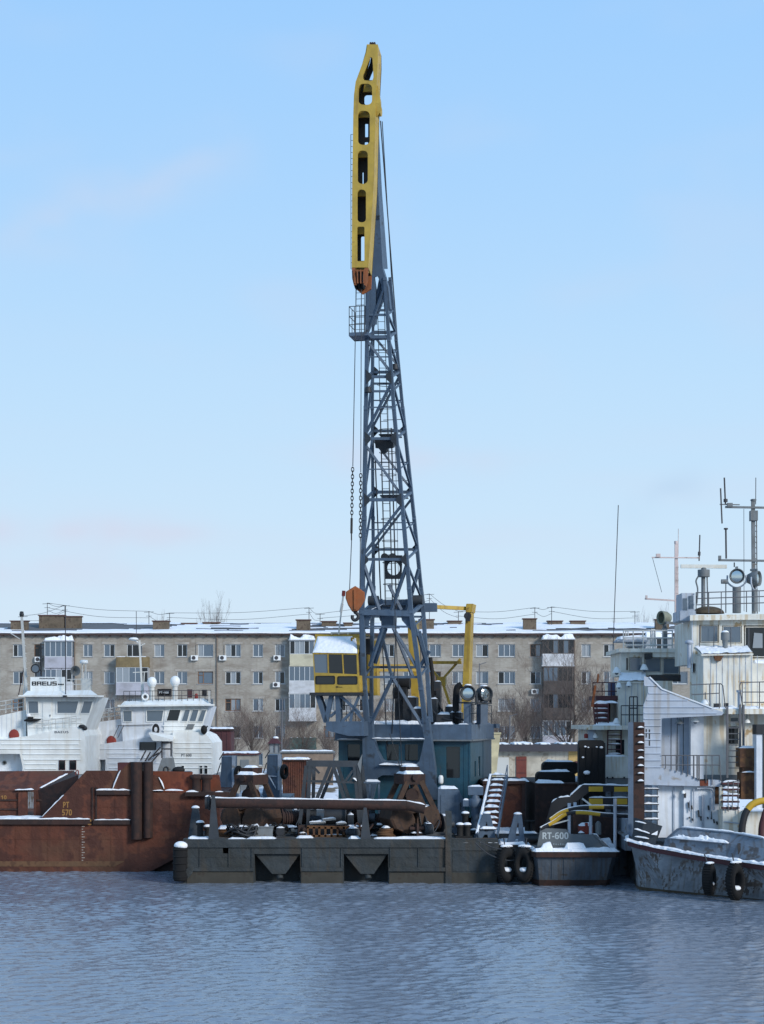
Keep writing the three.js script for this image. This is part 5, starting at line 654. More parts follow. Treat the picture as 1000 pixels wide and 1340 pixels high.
{ // rusty barge
  const k = kit(86, 130), { q, bx, pr } = k, t = thing('barge', 'long rust brown cargo barge with raised bow moored left of the pontoon', 'barge', k.f);
  const side = [[-150, 1156], [150, 1156], [172, 1149], [202, 1138], [232, 1122], [262, 1106], [288, 1090], [287, 1040], [252, 1040], [252, 1037], [174, 1037], [118, 1037], [85, 1040], [54, 1071], [-150, 1071]];
  part('hull', [pr(side, 0, 9.5)], M.rust, t);
  part('under_bow', [pr([[140, 1158], [272, 1158], [276, 1104], [262, 1098], [205, 1120], [150, 1140]], -0.4, 7.5)], M.rustDark, t);
  for (const [a, b, y] of [[-150, 118, 1098], [128, 170, 1098], [204, 240, 1098], [128, 170, 1056], [204, 240, 1060], [204, 244, 1079]]) part('weld_seam', bx(a, b, y, y + 0.5, 0.014, 0.013), M.rust, t);
  for (const [x, a, b] of [[20, 1080, 1128], [62, 1080, 1128], [104, 1080, 1128], [145, 1080, 1130], [222, 1040, 1100], [150, 1040, 1073]]) part('weld_seam', bx(x, x + 0.5, a, b, 0.014, 0.013), M.rust, t);
  part('bow_plate', [pr([[54.2, 1071], [113, 1008.5], [176, 1008.5], [176, 1037], [118, 1037], [85, 1040.2]], 0.0, 0.14), pr([[54.2, 1071], [113, 1008.5], [174, 1008.5], [118, 1037], [85, 1040.2]], -9.3, 0.14)], M.rust, t);
  part('bow_panel', [pr([[174, 1036.8], [252, 1036.8], [252, 1010], [176, 1008.5]], -0.25, 0.12)], M.rustBright, t);
  part('bow_panel', [pr([[253, 1039], [290, 1039], [287, 1014], [253, 1013]], -1.0, 0.12)], M.rustBright, t);
  part('rub_rail', [bx(-150, 118, 1072, 1079, 0.16, 0.3)], M.rustDark, t);
  part('rub_rail', [bx(126, 171, 1034, 1040, 0.14, 0.13)], M.rustDark, t);
  part('rub_rail', [bx(122, 171, 1073, 1079, 0.14, 0.13)], M.rustDark, t);
  part('rub_rail', [bx(242, 300, 1036.5, 1042, 0.3, 0.9)], M.rustDark, t);
  for (const [a, b, c, d] of [[120, 127, 1030, 1080]]) part('frame_rib', [bx(a, a + 2, c, d, 0.07, 0.06), bx(b - 2, b, c, d, 0.07, 0.06)], M.rustDark, t);
  part('fender_column', [loft(Array.from({ length: 2 }, (_, i) => Array.from({ length: 14 }, (_, j) => { const a = j / 13 * Math.PI, p = q(179.5, i ? 997 : 1098, 0); return p.add(V(0.3 * Math.cos(a) * (i ? 1 : 0.94), 0, 0.42 * Math.sin(a))); })))], M.rustDark, t);
  part('fender_column', [loft(Array.from({ length: 2 }, (_, i) => Array.from({ length: 14 }, (_, j) => { const a = j / 13 * Math.PI, p = q(194, i ? 997 : 1096, 0); return p.add(V(0.25 * Math.cos(a) * (i ? 1 : 0.94), 0, 0.36 * Math.sin(a))); })))], M.rustDark, t);
  part('buttress', [pr([[147, 1034], [174, 1034], [174, 997], [170, 997], [158, 1008.4]], 0.06, 0.055)], M.rust, t);
  part('buttress', [pr([[200, 1034], [216, 1034], [208, 1016], [200, 1014]], 0.02, 0.2)], M.rust, t);
  // sloping hold coaming behind the cut-away side
  part('coaming', [loft([[q(-150, 1035, -1.6), q(50, 1033.5, -1.6), q(50, 1036, -1.6), q(-150, 1037.5, -1.6)], [q(-150, 1010, -3.4), q(97, 1008.5, -3.4), q(97, 1010.5, -3.4), q(-150, 1012, -3.4)]]), bx(-150, 36, 1036, 1071, -1.6, 0.12), bx(44, 60, 1036, 1071, -1.6, 0.12)], M.rust, t);
  part('coaming_end', [loft([[q(50, 1034, -1.6), q(97, 1009, -3.4), q(103, 1014, -0.2)], [q(54, 1071, -1.6), q(97, 1069, -3.4), q(100, 1069, -0.2)]])], M.rustDark, t);
  part('coaming_stay', [bx(24, 35, 1037, 1070, -1.45, 0.14), bx(44, 47, 1036, 1070, -1.45, 0.1)], M.rust, t);
  part('stringer', [bx(-150, 24, 1046, 1048, -1.52, 0.07)], M.rustDark, t); part('stringer', [bx(-150, 24, 1058, 1060, -1.52, 0.07)], M.rustDark, t); part('stringer', [bx(48, 70, 1046, 1048, -1.52, 0.07)], M.rustDark, t);
  part('coaming_pipe', pipe([q(103, 1014, -0.6), q(102, 1008, -0.6), q(100, 1009, -0.6), q(99, 1014, -0.6)], 0.03), M.red, t);
  for (const [px, z] of [[257.5, -0.1], [270, -0.1]]) part('bollard', lathe([[0.3, 0], [0.22, 0.1], [0.22, 0.6], [0.32, 0.68], [0.32, 0.86], [0, 0.9]], 16).translate(k.X(px, z), k.Y(1036.5, z), z), M.rustDark, t);
  part('waterline_strake', [pr([[-150, 1134], [150, 1134], [163, 1127], [-150, 1127]], 0.018, 0.017)], M.bargeBand, t);
  part('snow', [snowLine(q(-40, 1071.5, 0.08), q(118, 1071.8, 0.08), 0.22, 0.06), snowLine(q(126, 1033.8, 0.08), q(171, 1034, 0.08), 0.14, 0.06), snowLine(q(124, 1072.8, 0.08), q(171, 1072.8, 0.08), 0.12, 0.04, 0.8), snowLine(q(200, 1034.5, 0), q(214, 1034.5, 0), 0.14, 0.06), snowLine(q(216, 1034.3, 0), q(240, 1034.5, 0), 0.14, 0.06), snowLine(q(244, 1036, 0.1), q(260, 1036, 0.1), 0.3, 0.06), snowLine(q(282, 1036, 0.1), q(292, 1036, 0.1), 0.3, 0.06), snowLine(q(55, 1069, 0), q(84, 1040, 0), 0.13, 0.05), snowLine(q(53, 1031, -1.7), q(88, 1012.5, -3.1), 0.16, 0.06), snowLine(q(147, 1034, 0.1), q(158, 1008, 0.1), 0.1, 0.05), snowLine(q(208, 1017, 0.06), q(215, 1032, 0.06), 0.1, 0.05), snowLine(q(20, 1033.6, -1.5), q(44, 1033.3, -1.5), 0.2, 0.07), snowPatch(k.X(-60), k.X(52), -1.5, -0.1, k.Y(1070.6), 0.06)], M.snow, t);
  const paintY = flat(150, 112, 62, 0.9), markW = flat(150, 140, 132, 0.9);
  part('lettering', [FONT('PT', 0.3, k.X(82), k.Y(1057), 0.004, 0.7), FONT('570', 0.3, k.X(81), k.Y(1067), 0.004, 0.75)], paintY, t);
  part('draught_marks', Array.from({ length: 14 }, (_, i) => bx(107, i % 2 ? 109 : 111, 1081 + i * 3.4, 1082.2 + i * 3.4, 0.008, 0.006)), markW, t).userData.kind = 'stuff';
  part('lettering', [FONT('10', 0.2, k.X(1, -1.58), k.Y(1046, -1.58), -1.596)], paintY, t);
  part('hatch_marks', [bx(118, 119.5, 1072, 1075, 0.165, 0.004), bx(115, 119.5, 1078.2, 1079.2, 0.166, 0.004)], paintY, t);
}
function strakes(k, list, z, mat, parent) { for (const [x0, x1, y] of list) part('strake', bx2(k, x0, x1, y, z), mat, parent); }
function bx2(k, x0, x1, y, z) { const a = k.q(x0, y, z), b = k.q(x1, y, z); return prismX([[z, a.y + 0.045], [z + 0.05, a.y - 0.01], [z, a.y - 0.02]], a.x, b.x); }
{ // white pusher tug with the name board
  const k = kit(98, 50), { q, bx, pr, X, Y } = k, t = thing('pusher_tug', 'white pusher tug with a BAEUS name board on its wheelhouse roof', 'tug', k.f), HO = M.white;
  part('hull', [pr([[-120, 1013], [111, 1013], [113, 1050], [100, 1130], [-120, 1130]], 0, 7)], M.hullGrey, t);
  const body = part('superstructure', [pr([[-110, 1013.5], [111.5, 1013.5], [111.5, 963], [107, 953], [104, 950.5], [70, 956], [38, 963], [0, 967.5], [-110, 972]], 0, 6.6, [[[-26, 1010], [31, 1010], [26, 986.5], [-26, 986.5]]])], M.white, t);
  strakes(k, [[2, 104, 974], [-60, 106, 968], [-60, 106, 980], [30, 106, 987], [31, 106, 994], [32, 74, 1000], [33, 74, 1006]], 0, M.white, body);
  part('recess_wall', [bx(-26, 31, 986, 1011, -0.9, 0.1), bx(29, 32, 986, 1011, -0.02, 0.9)], M.whiteBlue, t);
  { const c = q(6, 998, -0.85); const p = part('porthole', new THREE.TorusGeometry(0.1, 0.03, 6, 16).translate(c.x, c.y, c.z), M.grey, t); part('pane', new THREE.CylinderGeometry(0.1, 0.1, 0.03, 16).rotateX(Math.PI / 2).translate(c.x, c.y, c.z), M.glass, p); }
  for (const [a, b] of [[77.5, 85], [91.5, 99.5]]) shipWindow(k, quad(a, b, 995.5, 1007), 0, t, M.maroon);
  part('deckhouse', [pr([[-70, 968], [34, 968], [34, 929], [0, 936.5], [-70, 946]], -0.9, 5)], M.white, t);
  for (let i = 0; i < 11; i++) part('wall_seam', bx(-36 + i * 6.4, -35.3 + i * 6.4, 943.5 - i * 1.3, 964, -0.885, 0.014), M.whiteBlue, t);
  part('wheelhouse', [pr([[33.5, 912], [36.5, 966], [106, 966], [112, 950], [125.5, 912]], -0.5, 4.6)], HO, t);
  strakes(k, [[36, 106, 940], [37, 108, 946], [37, 100, 952]], -0.5, HO, t);
  for (const w of [[[37.5, 933.5], [50.5, 933.5], [50, 917.5], [36.5, 917.5]], [[74.5, 933.5], [99.5, 933.5], [103.5, 917.5], [74.5, 917.5]], [[105, 933.5], [117, 933.5], [121.5, 917.5], [110, 917.5]]]) shipWindow(k, w, -0.5, t, M.white, M.glassBlue);
  const d = part('door', [pr(quad(56, 67, 918.5, 952), -0.46, 0.035)], M.white, t); part('handle', bx(65, 66, 935, 937.5, -0.42, 0.035), M.steelDark, d);
  part('roof', [loft([[q(24, 911.5, 0.1), q(136, 912, 0.1), q(136, 912, -5.6), q(24, 911.5, -5.6)], [q(24, 909.5, 0.1), q(136, 910, 0.1), q(136, 910, -5.6), q(24, 909.5, -5.6)]]), loft([[q(30, 909.6, -0.4), q(128, 909.6, -0.4), q(128, 909.6, -5.2), q(30, 909.6, -5.2)], [q(36, 904, -0.9), q(119, 903, -0.9), q(119, 903, -4.7), q(36, 904, -4.7)]])], HO, t);
  // name board
  const bd = part('name_board', bx(39.8, 85, 885.8, 907, -0.9, 0.06), M.white, t);
  { const L = []; const cell = 1.45, y0 = 891.8, st = (x, y, w, h) => L.push(bx(x, x + w, y, y + h, -0.885, 0.012)); const G = { B: ['1111', '1001', '1111', '1001', '1111'], A: ['1111', '1001', '1111', '1001', '1001'], E: ['1111', '1000', '1111', '1000', '1111'], U: ['1001', '1001', '1001', '1001', '1111'], S: ['1111', '1000', '1111', '0001', '1111'] }; [...'BAEUS'].forEach((c, i) => G[c].forEach((row, r) => { let a = row.indexOf('1'); while (a >= 0) { let b = a; while (row[b + 1] === '1') b++; st(41.8 + i * 6.7 + a * cell, y0 + r * 1.05, (b - a + 1) * cell, 1.06); a = row.indexOf('1', b + 1); } })); part('lettering', L, M.hole, bd).userData.kind = 'stuff'; const s = []; for (let i = 0; i < 14; i++) s.push(bx(52 + i * 1.45, 53 + i * 1.45, 887.2 + (i % 3) * 0.2, 888.6, -0.885, 0.012)); for (let i = 0; i < 4; i++) s.push(bx(76 + i * 2, 77.5 + i * 2, 894.8, 896.6, -0.885, 0.012)); part('small_lettering', s, M.hole, bd).userData.kind = 'stuff'; }
  for (const px of [43, 80]) part('board_post', bx(px, px + 1, 906.5, 911, -0.95, 0.05), M.rail, t);
  part('roof_railing', railing([q(86, 904, -0.9), q(120, 903.5, -0.9), q(120, 903.5, -4.5)], 0.66, [5, 3], 0.02), M.railWhite, t);
  part('deck_railing', railing([q(-60, 938, -0.95), q(0, 934.5, -0.95), q(31, 930, -0.95)], 0.72, [8, 4], 0.03, [1, 0.66, 0.33]), M.railWhite, t);
  part('side_railing', railing([q(55, 957, -0.1), q(100, 951, -0.1)], 0.6, 5, 0.02), M.railWhite, t);
  // masts and aerials on the roof
  const m = part('signal_mast', [bar(q(35, 911, -2), q(28.5, 806, -2), 0.13), bar(q(31, 909, -2), q(34, 860, -2), 0.05), bar(q(26, 836, -2), q(13, 828, -2), 0.05), ...Array.from({ length: 9 }, (_, i) => bar(q(35 - i * 0.6, 905 - i * 10, -2), q(37.5 - i * 0.6, 905 - i * 10, -2), 0.05))], M.railWhite, t); part('mast_lamp', [lathe([[0.1, 0], [0.14, 0.1], [0.1, 0.3], [0, 0.32]], 10).translate(...q(28.5, 807, -2).toArray())], M.steelDark, m);
  part('stay', rod(q(24, 911, -3), q(32, 870, -2), 0.03, 5), M.maroon, t);
  part('aerial_mast', [rod(q(54, 885, -2), q(53.5, 842, -2), 0.06, 6), bar(q(51, 848, -2), q(57, 848, -2), 0.06), bar(q(52, 864, -2), q(55, 864, -2), 0.12)], M.steelDark, t);
  { const c = q(47, 875, -1.6); const s = part('searchlight', [lathe([[0, -0.3], [0.2, -0.25], [0.28, 0], [0.27, 0.16], [0.22, 0.16], [0.2, 0]], 18).rotateX(Math.PI / 2).translate(c.x, c.y, c.z), rod(V(c.x, c.y - 0.28, c.z), V(c.x, c.y - 0.6, c.z), 0.05)], M.steelDark, t); part('lens', new THREE.CylinderGeometry(0.21, 0.21, 0.02, 18).rotateX(Math.PI / 2).translate(c.x, c.y, c.z + 0.12), M.glassBlue, s);
    const e = q(97, 878, -1.8); part('loudhailer', [lathe([[0.06, -0.2], [0.1, 0], [0.3, 0.25]], 16).rotateX(Math.PI / 2).rotateY(0.5).translate(e.x, e.y, e.z), rod(V(e.x, e.y, e.z - 0.05), V(e.x, e.y - 1.1, e.z - 0.05), 0.04)], M.grey, t); }
  { const c = q(110, 867, -2); const r = part('radar_dome', [lathe([[0, 0.16], [0.2, 0.14], [0.24, 0.06], [0.24, -0.04], [0.18, -0.06], [0, -0.06]], 20).translate(c.x, c.y, c.z)], M.plastic, t); part('stand', [rod(V(c.x - 0.1, c.y - 0.06, c.z), V(c.x - 0.12, c.y - 1.2, c.z), 0.035), rod(V(c.x + 0.1, c.y - 0.06, c.z), V(c.x + 0.12, c.y - 1.2, c.z), 0.035), bx(107.5, 117.5, 888, 903.5, -1.8, 0.5)], M.railWhite, r); }
  part('whip_aerial', rod(q(86, 909, -0.5), q(85.6, 793, -0.5), 0.028, 5), M.railDark, t);
  part('hailer_box', bx(82.5, 87.5, 909.8, 912.8, 0.16, 0.1), M.steelDark, t);
  // lifebuoy, fender boat, slung tyre
  { const c = q(18.5, 962, -0.85); part('lifebuoy_cover', new THREE.SphereGeometry(0.3, 18, 8, 0, Math.PI).scale(1, 1.15, 0.35).translate(c.x, c.y, c.z), M.red, t); }
  part('rubber_boat', [loft([[q(31.5, 942, -0.3), q(31.5, 943, -0.2), q(32, 944, -0.3), q(32, 942.5, -0.4)], [q(36, 940, -0.2), q(36, 942, 0), q(36.5, 944.5, -0.2), q(36, 942, -0.44)], [q(46, 940.5, -0.2), q(46, 942, 0), q(46, 944.5, -0.2), q(46, 942, -0.44)], [q(54, 941, -0.3), q(54, 941.4, -0.2), q(53.6, 942, -0.3), q(54, 941.4, -0.4)]]), bx(36, 43, 938, 941, -0.15, 0.2)], M.black, t); part('boat_snow', new THREE.SphereGeometry(0.12, 10, 6).scale(1.2, 1, 1).translate(...q(37.5, 936.5, -0.25).toArray()), M.snow, t);
  part('fender_net', [new THREE.SphereGeometry(0.16, 10, 6).scale(1.3, 0.7, 1).translate(...q(107.5, 950.5, 0.02).toArray()), new THREE.SphereGeometry(0.13, 10, 6).scale(1.2, 1, 1).translate(...q(111, 953, 0).toArray())], M.steelDark, t);
  part('lettering', [FONT('BAEUS', 0.13, X(71), Y(959.5), 0.004, 1.5)], flat(90, 96, 104), t);
}
{ // second white tug with two radomes
  const k = kit(103, 210), { q, bx, pr, X, Y } = k, t = thing('pusher_tug', 'bluish white pusher tug with two white radomes on its wheelhouse roof', 'tug', k.f), WB = M.whiteBlue, W = M.white;
  part('hull', [pr([[100, 1013], [280, 1013], [282, 1040], [270, 1130], [100, 1130]], 0, 7)], M.hullGrey, t);
  const body = part('superstructure', [pr([[100, 1014], [226, 1014], [226, 966], [196, 964], [160, 970], [120, 975.5], [100, 977]], 0, 6, [[[102, 1010], [140.5, 1010], [138, 994], [102, 994]]])], WB, t);
  part('bow_house', [pr([[226, 1014], [279, 1014], [278.5, 972], [271, 962], [262, 958], [226, 958]], 0.05, 6)], W, t);
  strakes(k, [[124, 182, 980], [140, 182, 986], [141, 204, 992], [142, 226, 999], [143, 200, 1005]], 0, WB, body); strakes(k, [[228, 276, 972], [228, 277, 978.5], [228, 277, 985], [228, 277, 992], [228, 277, 998.5], [228, 277, 1005]], 0.05, W, body);
  part('recess_wall', [bx(102, 141, 993, 1011, -0.9, 0.1), bx(138, 142, 993, 1011, -0.02, 0.85)], WB, t);
  { const c = q(122, 999, -0.75); part('recess_lamp', lathe([[0.16, -0.05], [0.1, 0.06], [0, 0.08]], 12).translate(c.x, c.y, c.z), M.grey, t); }
  shipWindow(k, quad(183.5, 203.5, 971.5, 981), 0, t, M.steelDark, M.glass);
  for (const [a, b, c, d] of [[237.5, 241, 1002, 1009], [261.5, 265, 1002, 1013], [267.5, 271.5, 1002, 1013]]) shipWindow(k, quad(a, b, c, d), 0.05, t, W);
  part('canopy', loft([[q(194.5, 959, 0.9), q(226, 968, 0.9), q(226, 970, 0.9), q(200, 969.5, 0.9)], [q(198, 957, 0), q(228, 962, 0), q(228, 966, 0), q(204, 964, 0)]]), W, t);
  part('deckhouse', [pr([[127, 976], [162, 972], [160, 940.5], [127.5, 945]], -0.8, 4.6)], WB, t);
  part('wheelhouse', [pr([[157.5, 924], [161, 970], [226, 970], [260.5, 967], [273.5, 924]], -0.4, 4.8)], WB, t);
  part('bridge_front', [pr([[216, 924], [214, 962], [227, 966], [260, 966], [273, 924]], -0.34, 0.055)], W, t);
  strakes(k, [[213, 266, 950], [213, 263, 956], [213, 262, 962]], -0.34, W, t);
  for (const [w, p] of [[[[161.8, 944.5], [172.5, 944.5], [172.5, 930], [161, 930]], M.glassBlue], [[[192, 944], [212, 944], [214.5, 929.5], [191.6, 929.5]], M.glassBlue], [[[217.5, 943.5], [233, 943.5], [237, 928.5], [222, 928.5]], M.glass], [[[237.5, 944], [245, 944], [249, 928.5], [242.5, 928.5]], M.glassBlue], [[[247.5, 944], [255.8, 944], [260.3, 928.5], [252.5, 928.5]], M.glassBlue], [[[258.5, 944.5], [265.2, 944.5], [270, 929], [264, 929]], M.glassBlue]]) shipWindow(k, w, w[0][0] > 215 ? -0.34 : -0.4, t, W, p);
  part('vent_grille', pr([[243, 954.5], [252, 954.5], [255, 947.5], [246, 947.5]], -0.29, 0.05), M.grey, t);
  part('roof', [loft([[q(154, 925, 0.1), q(281, 923.5, 0.1), q(281, 923.5, -5.4), q(154, 925, -5.4)], [q(154, 922.5, 0.1), q(281, 921.5, 0.1), q(281, 921.5, -5.4), q(154, 922.5, -5.4)]]), loft([[q(158, 922.6, -0.2), q(277, 921.6, -0.2), q(277, 921.6, -5.2), q(158, 922.6, -5.2)], [q(163, 917.5, -0.8), q(267, 914, -0.8), q(267, 914, -4.6), q(163, 917.5, -4.6)]])], W, t);
  part('roof_railing', railing([q(162, 918, -0.6), q(276, 916.5, -0.6), q(276, 916.5, -4.6)], 0.62, [15, 4], 0.018, [1, 0.5]), M.railDark, t);
  part('roof_railing', [bar(q(273.5, 919, -0.3), q(273.5, 904, -0.3), 0.05), bar(q(275, 919, -0.3), q(275, 904, -0.3), 0.04)], M.railWhite, t);
  part('deck_railing', railing([q(127, 944.5, -0.9), q(158, 940.5, -0.9)], 0.7, 4, 0.025, [1, 0.66, 0.33]), M.railWhite, t);
  part('side_railing', [rod(q(154, 949.5, -0.3), q(200, 948.5, -0.3), 0.02), rod(q(148, 966, -0.2), q(156, 949.5, -0.3), 0.02), rod(q(154, 966, -0.2), q(162, 949.5, -0.3), 0.02)], M.railDark, t);
  for (const [px, py, r, pb] of [[199, 892.5, 6.3, 917], [229.3, 891.5, 6.6, 916]]) { const c = q(px, py, -2), s = 103 / FPX * r; const rd = part('radome', [new THREE.SphereGeometry(s, 24, 16).scale(1, 1.1, 1).translate(c.x, c.y, c.z)], M.plastic, t); part('post', [rod(V(c.x, c.y - s, c.z), V(c.x, q(px, pb, -2).y - 0.1, c.z), 0.15, 14), rod(V(c.x, c.y - s * 1.05, c.z), V(c.x, c.y - s * 0.8, c.z), 0.2, 14)], M.railWhite, rd); }
  part('signal_mast', [bar(q(187, 919, -2.6), q(182.5, 838, -2.6), 0.11), bar(q(174, 880, -2.6), q(194, 879, -2.6), 0.05), bar(q(182, 846, -2.6), q(190, 842, -2.6), 0.06), bar(q(187, 917, -2.6), q(189, 880, -2.6), 0.05)], M.railWhite, t);
  { const c = q(175, 836.5, -2.6); part('radar_dome', [lathe([[0, 0.12], [0.2, 0.1], [0.3, 0.02], [0.3, -0.05], [0, -0.1]], 20).translate(c.x, c.y, c.z), rod(V(c.x, c.y, c.z), q(183, 842, -2.6), 0.05)], M.plastic, t); }
  part('whip_aerial', rod(q(178.6, 836, -2.6), q(178.4, 800, -2.6), 0.02, 5), M.railDark, t);
  const sg = part('name_board', bx(206, 224.5, 901.5, 911.5, -0.7, 0.05), M.hole, t); part('lettering', FONT('PT-600', 0.14, X(208, -0.69), Y(907.5, -0.69), -0.694, 1), flat(190, 194, 198), sg);
  { const c = q(190, 912, -0.5); part('lifebuoy', new THREE.TorusGeometry(0.17, 0.06, 8, 20).translate(c.x, c.y, c.z), M.plastic, t); const e = q(257, 911, -1.2); part('signal_lamp', lathe([[0, 0], [0.1, 0], [0.12, 0.15], [0.07, 0.3], [0, 0.32]], 12).translate(e.x, e.y - 0.15, e.z), M.red, t); part('roof_box', [bx(245, 251, 902, 913, -1.6, 0.4)], M.maroon, t); part('roof_box', bx(264.5, 270, 902.5, 911, -1.6, 0.4), M.black, t); }
  { const c = q(146, 970, -0.7); part('lifebuoy_cover', new THREE.SphereGeometry(0.3, 18, 8, 0, Math.PI).scale(1, 1.2, 0.35).rotateZ(0.25).translate(c.x, c.y - 0.02, c.z), M.red, t); }
  part('vent_pipe', pipe([q(125, 974, -0.6), q(124.6, 955, -0.6), q(126, 946, -0.6), q(129, 944, -0.6)], 0.1, 8), W, t);
  part('deck_fender', new THREE.TorusGeometry(0.2, 0.08, 8, 18).scale(0.8, 1.25, 1).translate(...q(204, 954.5, 0.1).toArray()), M.black, t);
  part('bow_fender', [new THREE.SphereGeometry(0.2, 12, 8).scale(1, 1.4, 1).translate(...q(267, 955, 0.1).toArray()), bar(q(265, 957, 0.1), q(272, 950, 0.1), 0.08)], M.black, t);
  part('gangway', [...k.ln([[184, 995, 191, 982], [190, 996, 197, 984], [194, 995, 210, 978], [196, 1000, 212, 982], [200, 990, 208, 985], [212, 970, 212, 992], [224, 968, 224, 990], [212, 972, 224, 972], [212, 980, 224, 980]], 0.045, 0.5)], M.railDark, t);
  part('lettering', FONT('PT 600', 0.17, X(237), Y(990), 0.056, 0.9), flat(96, 100, 106), t);
}
{ // grey bow plate of a small launch standing between barge and white tug
  const k = kit(90, 215), t = thing('launch', 'small launch whose grey trapezoid bow shield shows above the barge', 'launch', k.f);
  part('hull', k.pr([[196, 1012], [240, 1012], [236, 1110], [200, 1110]], -0.1, 4), M.hullGrey, t);
  part('bow_shield', [k.pr([[205, 1012], [231, 1012], [227, 991.5], [212, 992]], 0, 0.12)], M.grey, t); part('eye', new THREE.TorusGeometry(0.15, 0.03, 6, 14).scale(0.8, 1, 1).translate(...k.q(217.5, 1007, 0.03).toArray()), M.steelDark, t); part('stem_fender', new THREE.SphereGeometry(0.3, 12, 8).scale(1.1, 0.6, 0.8).translate(...k.q(234, 1007.5, 0).toArray()), M.black, t); part('locker', k.bx(154, 172, 998, 1012, -0.4, 0.8), M.maroon, t);
}
{ // pushing posts of a craft moored behind the pontoon
  const k = kit(95, 325), { q, bx, pr } = k, t = thing('push_boat', 'low boat with two slate blue pushing posts behind the left grab', 'push boat', k.f);
  part('hull', [bx(276, 378, 1046, 1150, 0, 6)], M.hullBlue, t); part('deck', bx(276, 378, 1044.5, 1046, 0.1, 6.1), M.grey, t);
  for (const [a, b, tp, pr0] of [[283, 306, 990, 305], [343, 366, 988, 362]]) { const p = part('pushing_post', [pr([[a + 3, 1045], [b, 1045], [b, tp], [b - 16, tp], [a + 6, tp + 22], [a, 1040]], -0.2, 2.2)], M.slate, t); part('edge_plate', bx(b - 2.5, b + 2, tp - 1, 1034, -0.15, 0.16), M.greyBlue, p); part('tyre', new THREE.TorusGeometry(0.32, 0.12, 8, 18).rotateY(1.2).translate(...q(b + 6, tp + 22, -0.2).toArray()), M.rubber, p); part('stay', k.ln([[a - 1, 1020, a + 6, 998], [a + 4, tp + 4, a + 10, tp - 6]], 0.03, -0.1), M.railDark, p); }
  part('snow', [snowPatch(k.X(308), k.X(342), -5, 0, k.Y(1044.5), 0.25), snowLine(q(352, 1015, -0.1), q(361, 1032, -0.1), 0.08, 0.03)], M.snow, t);
  part('bracket', [bar(q(344, 1015, -0.1), q(362, 1016, -0.1), 0.06), bar(q(352, 1016, -0.1), q(361, 1031, -0.1), 0.06)], M.greyBlue, t);
}
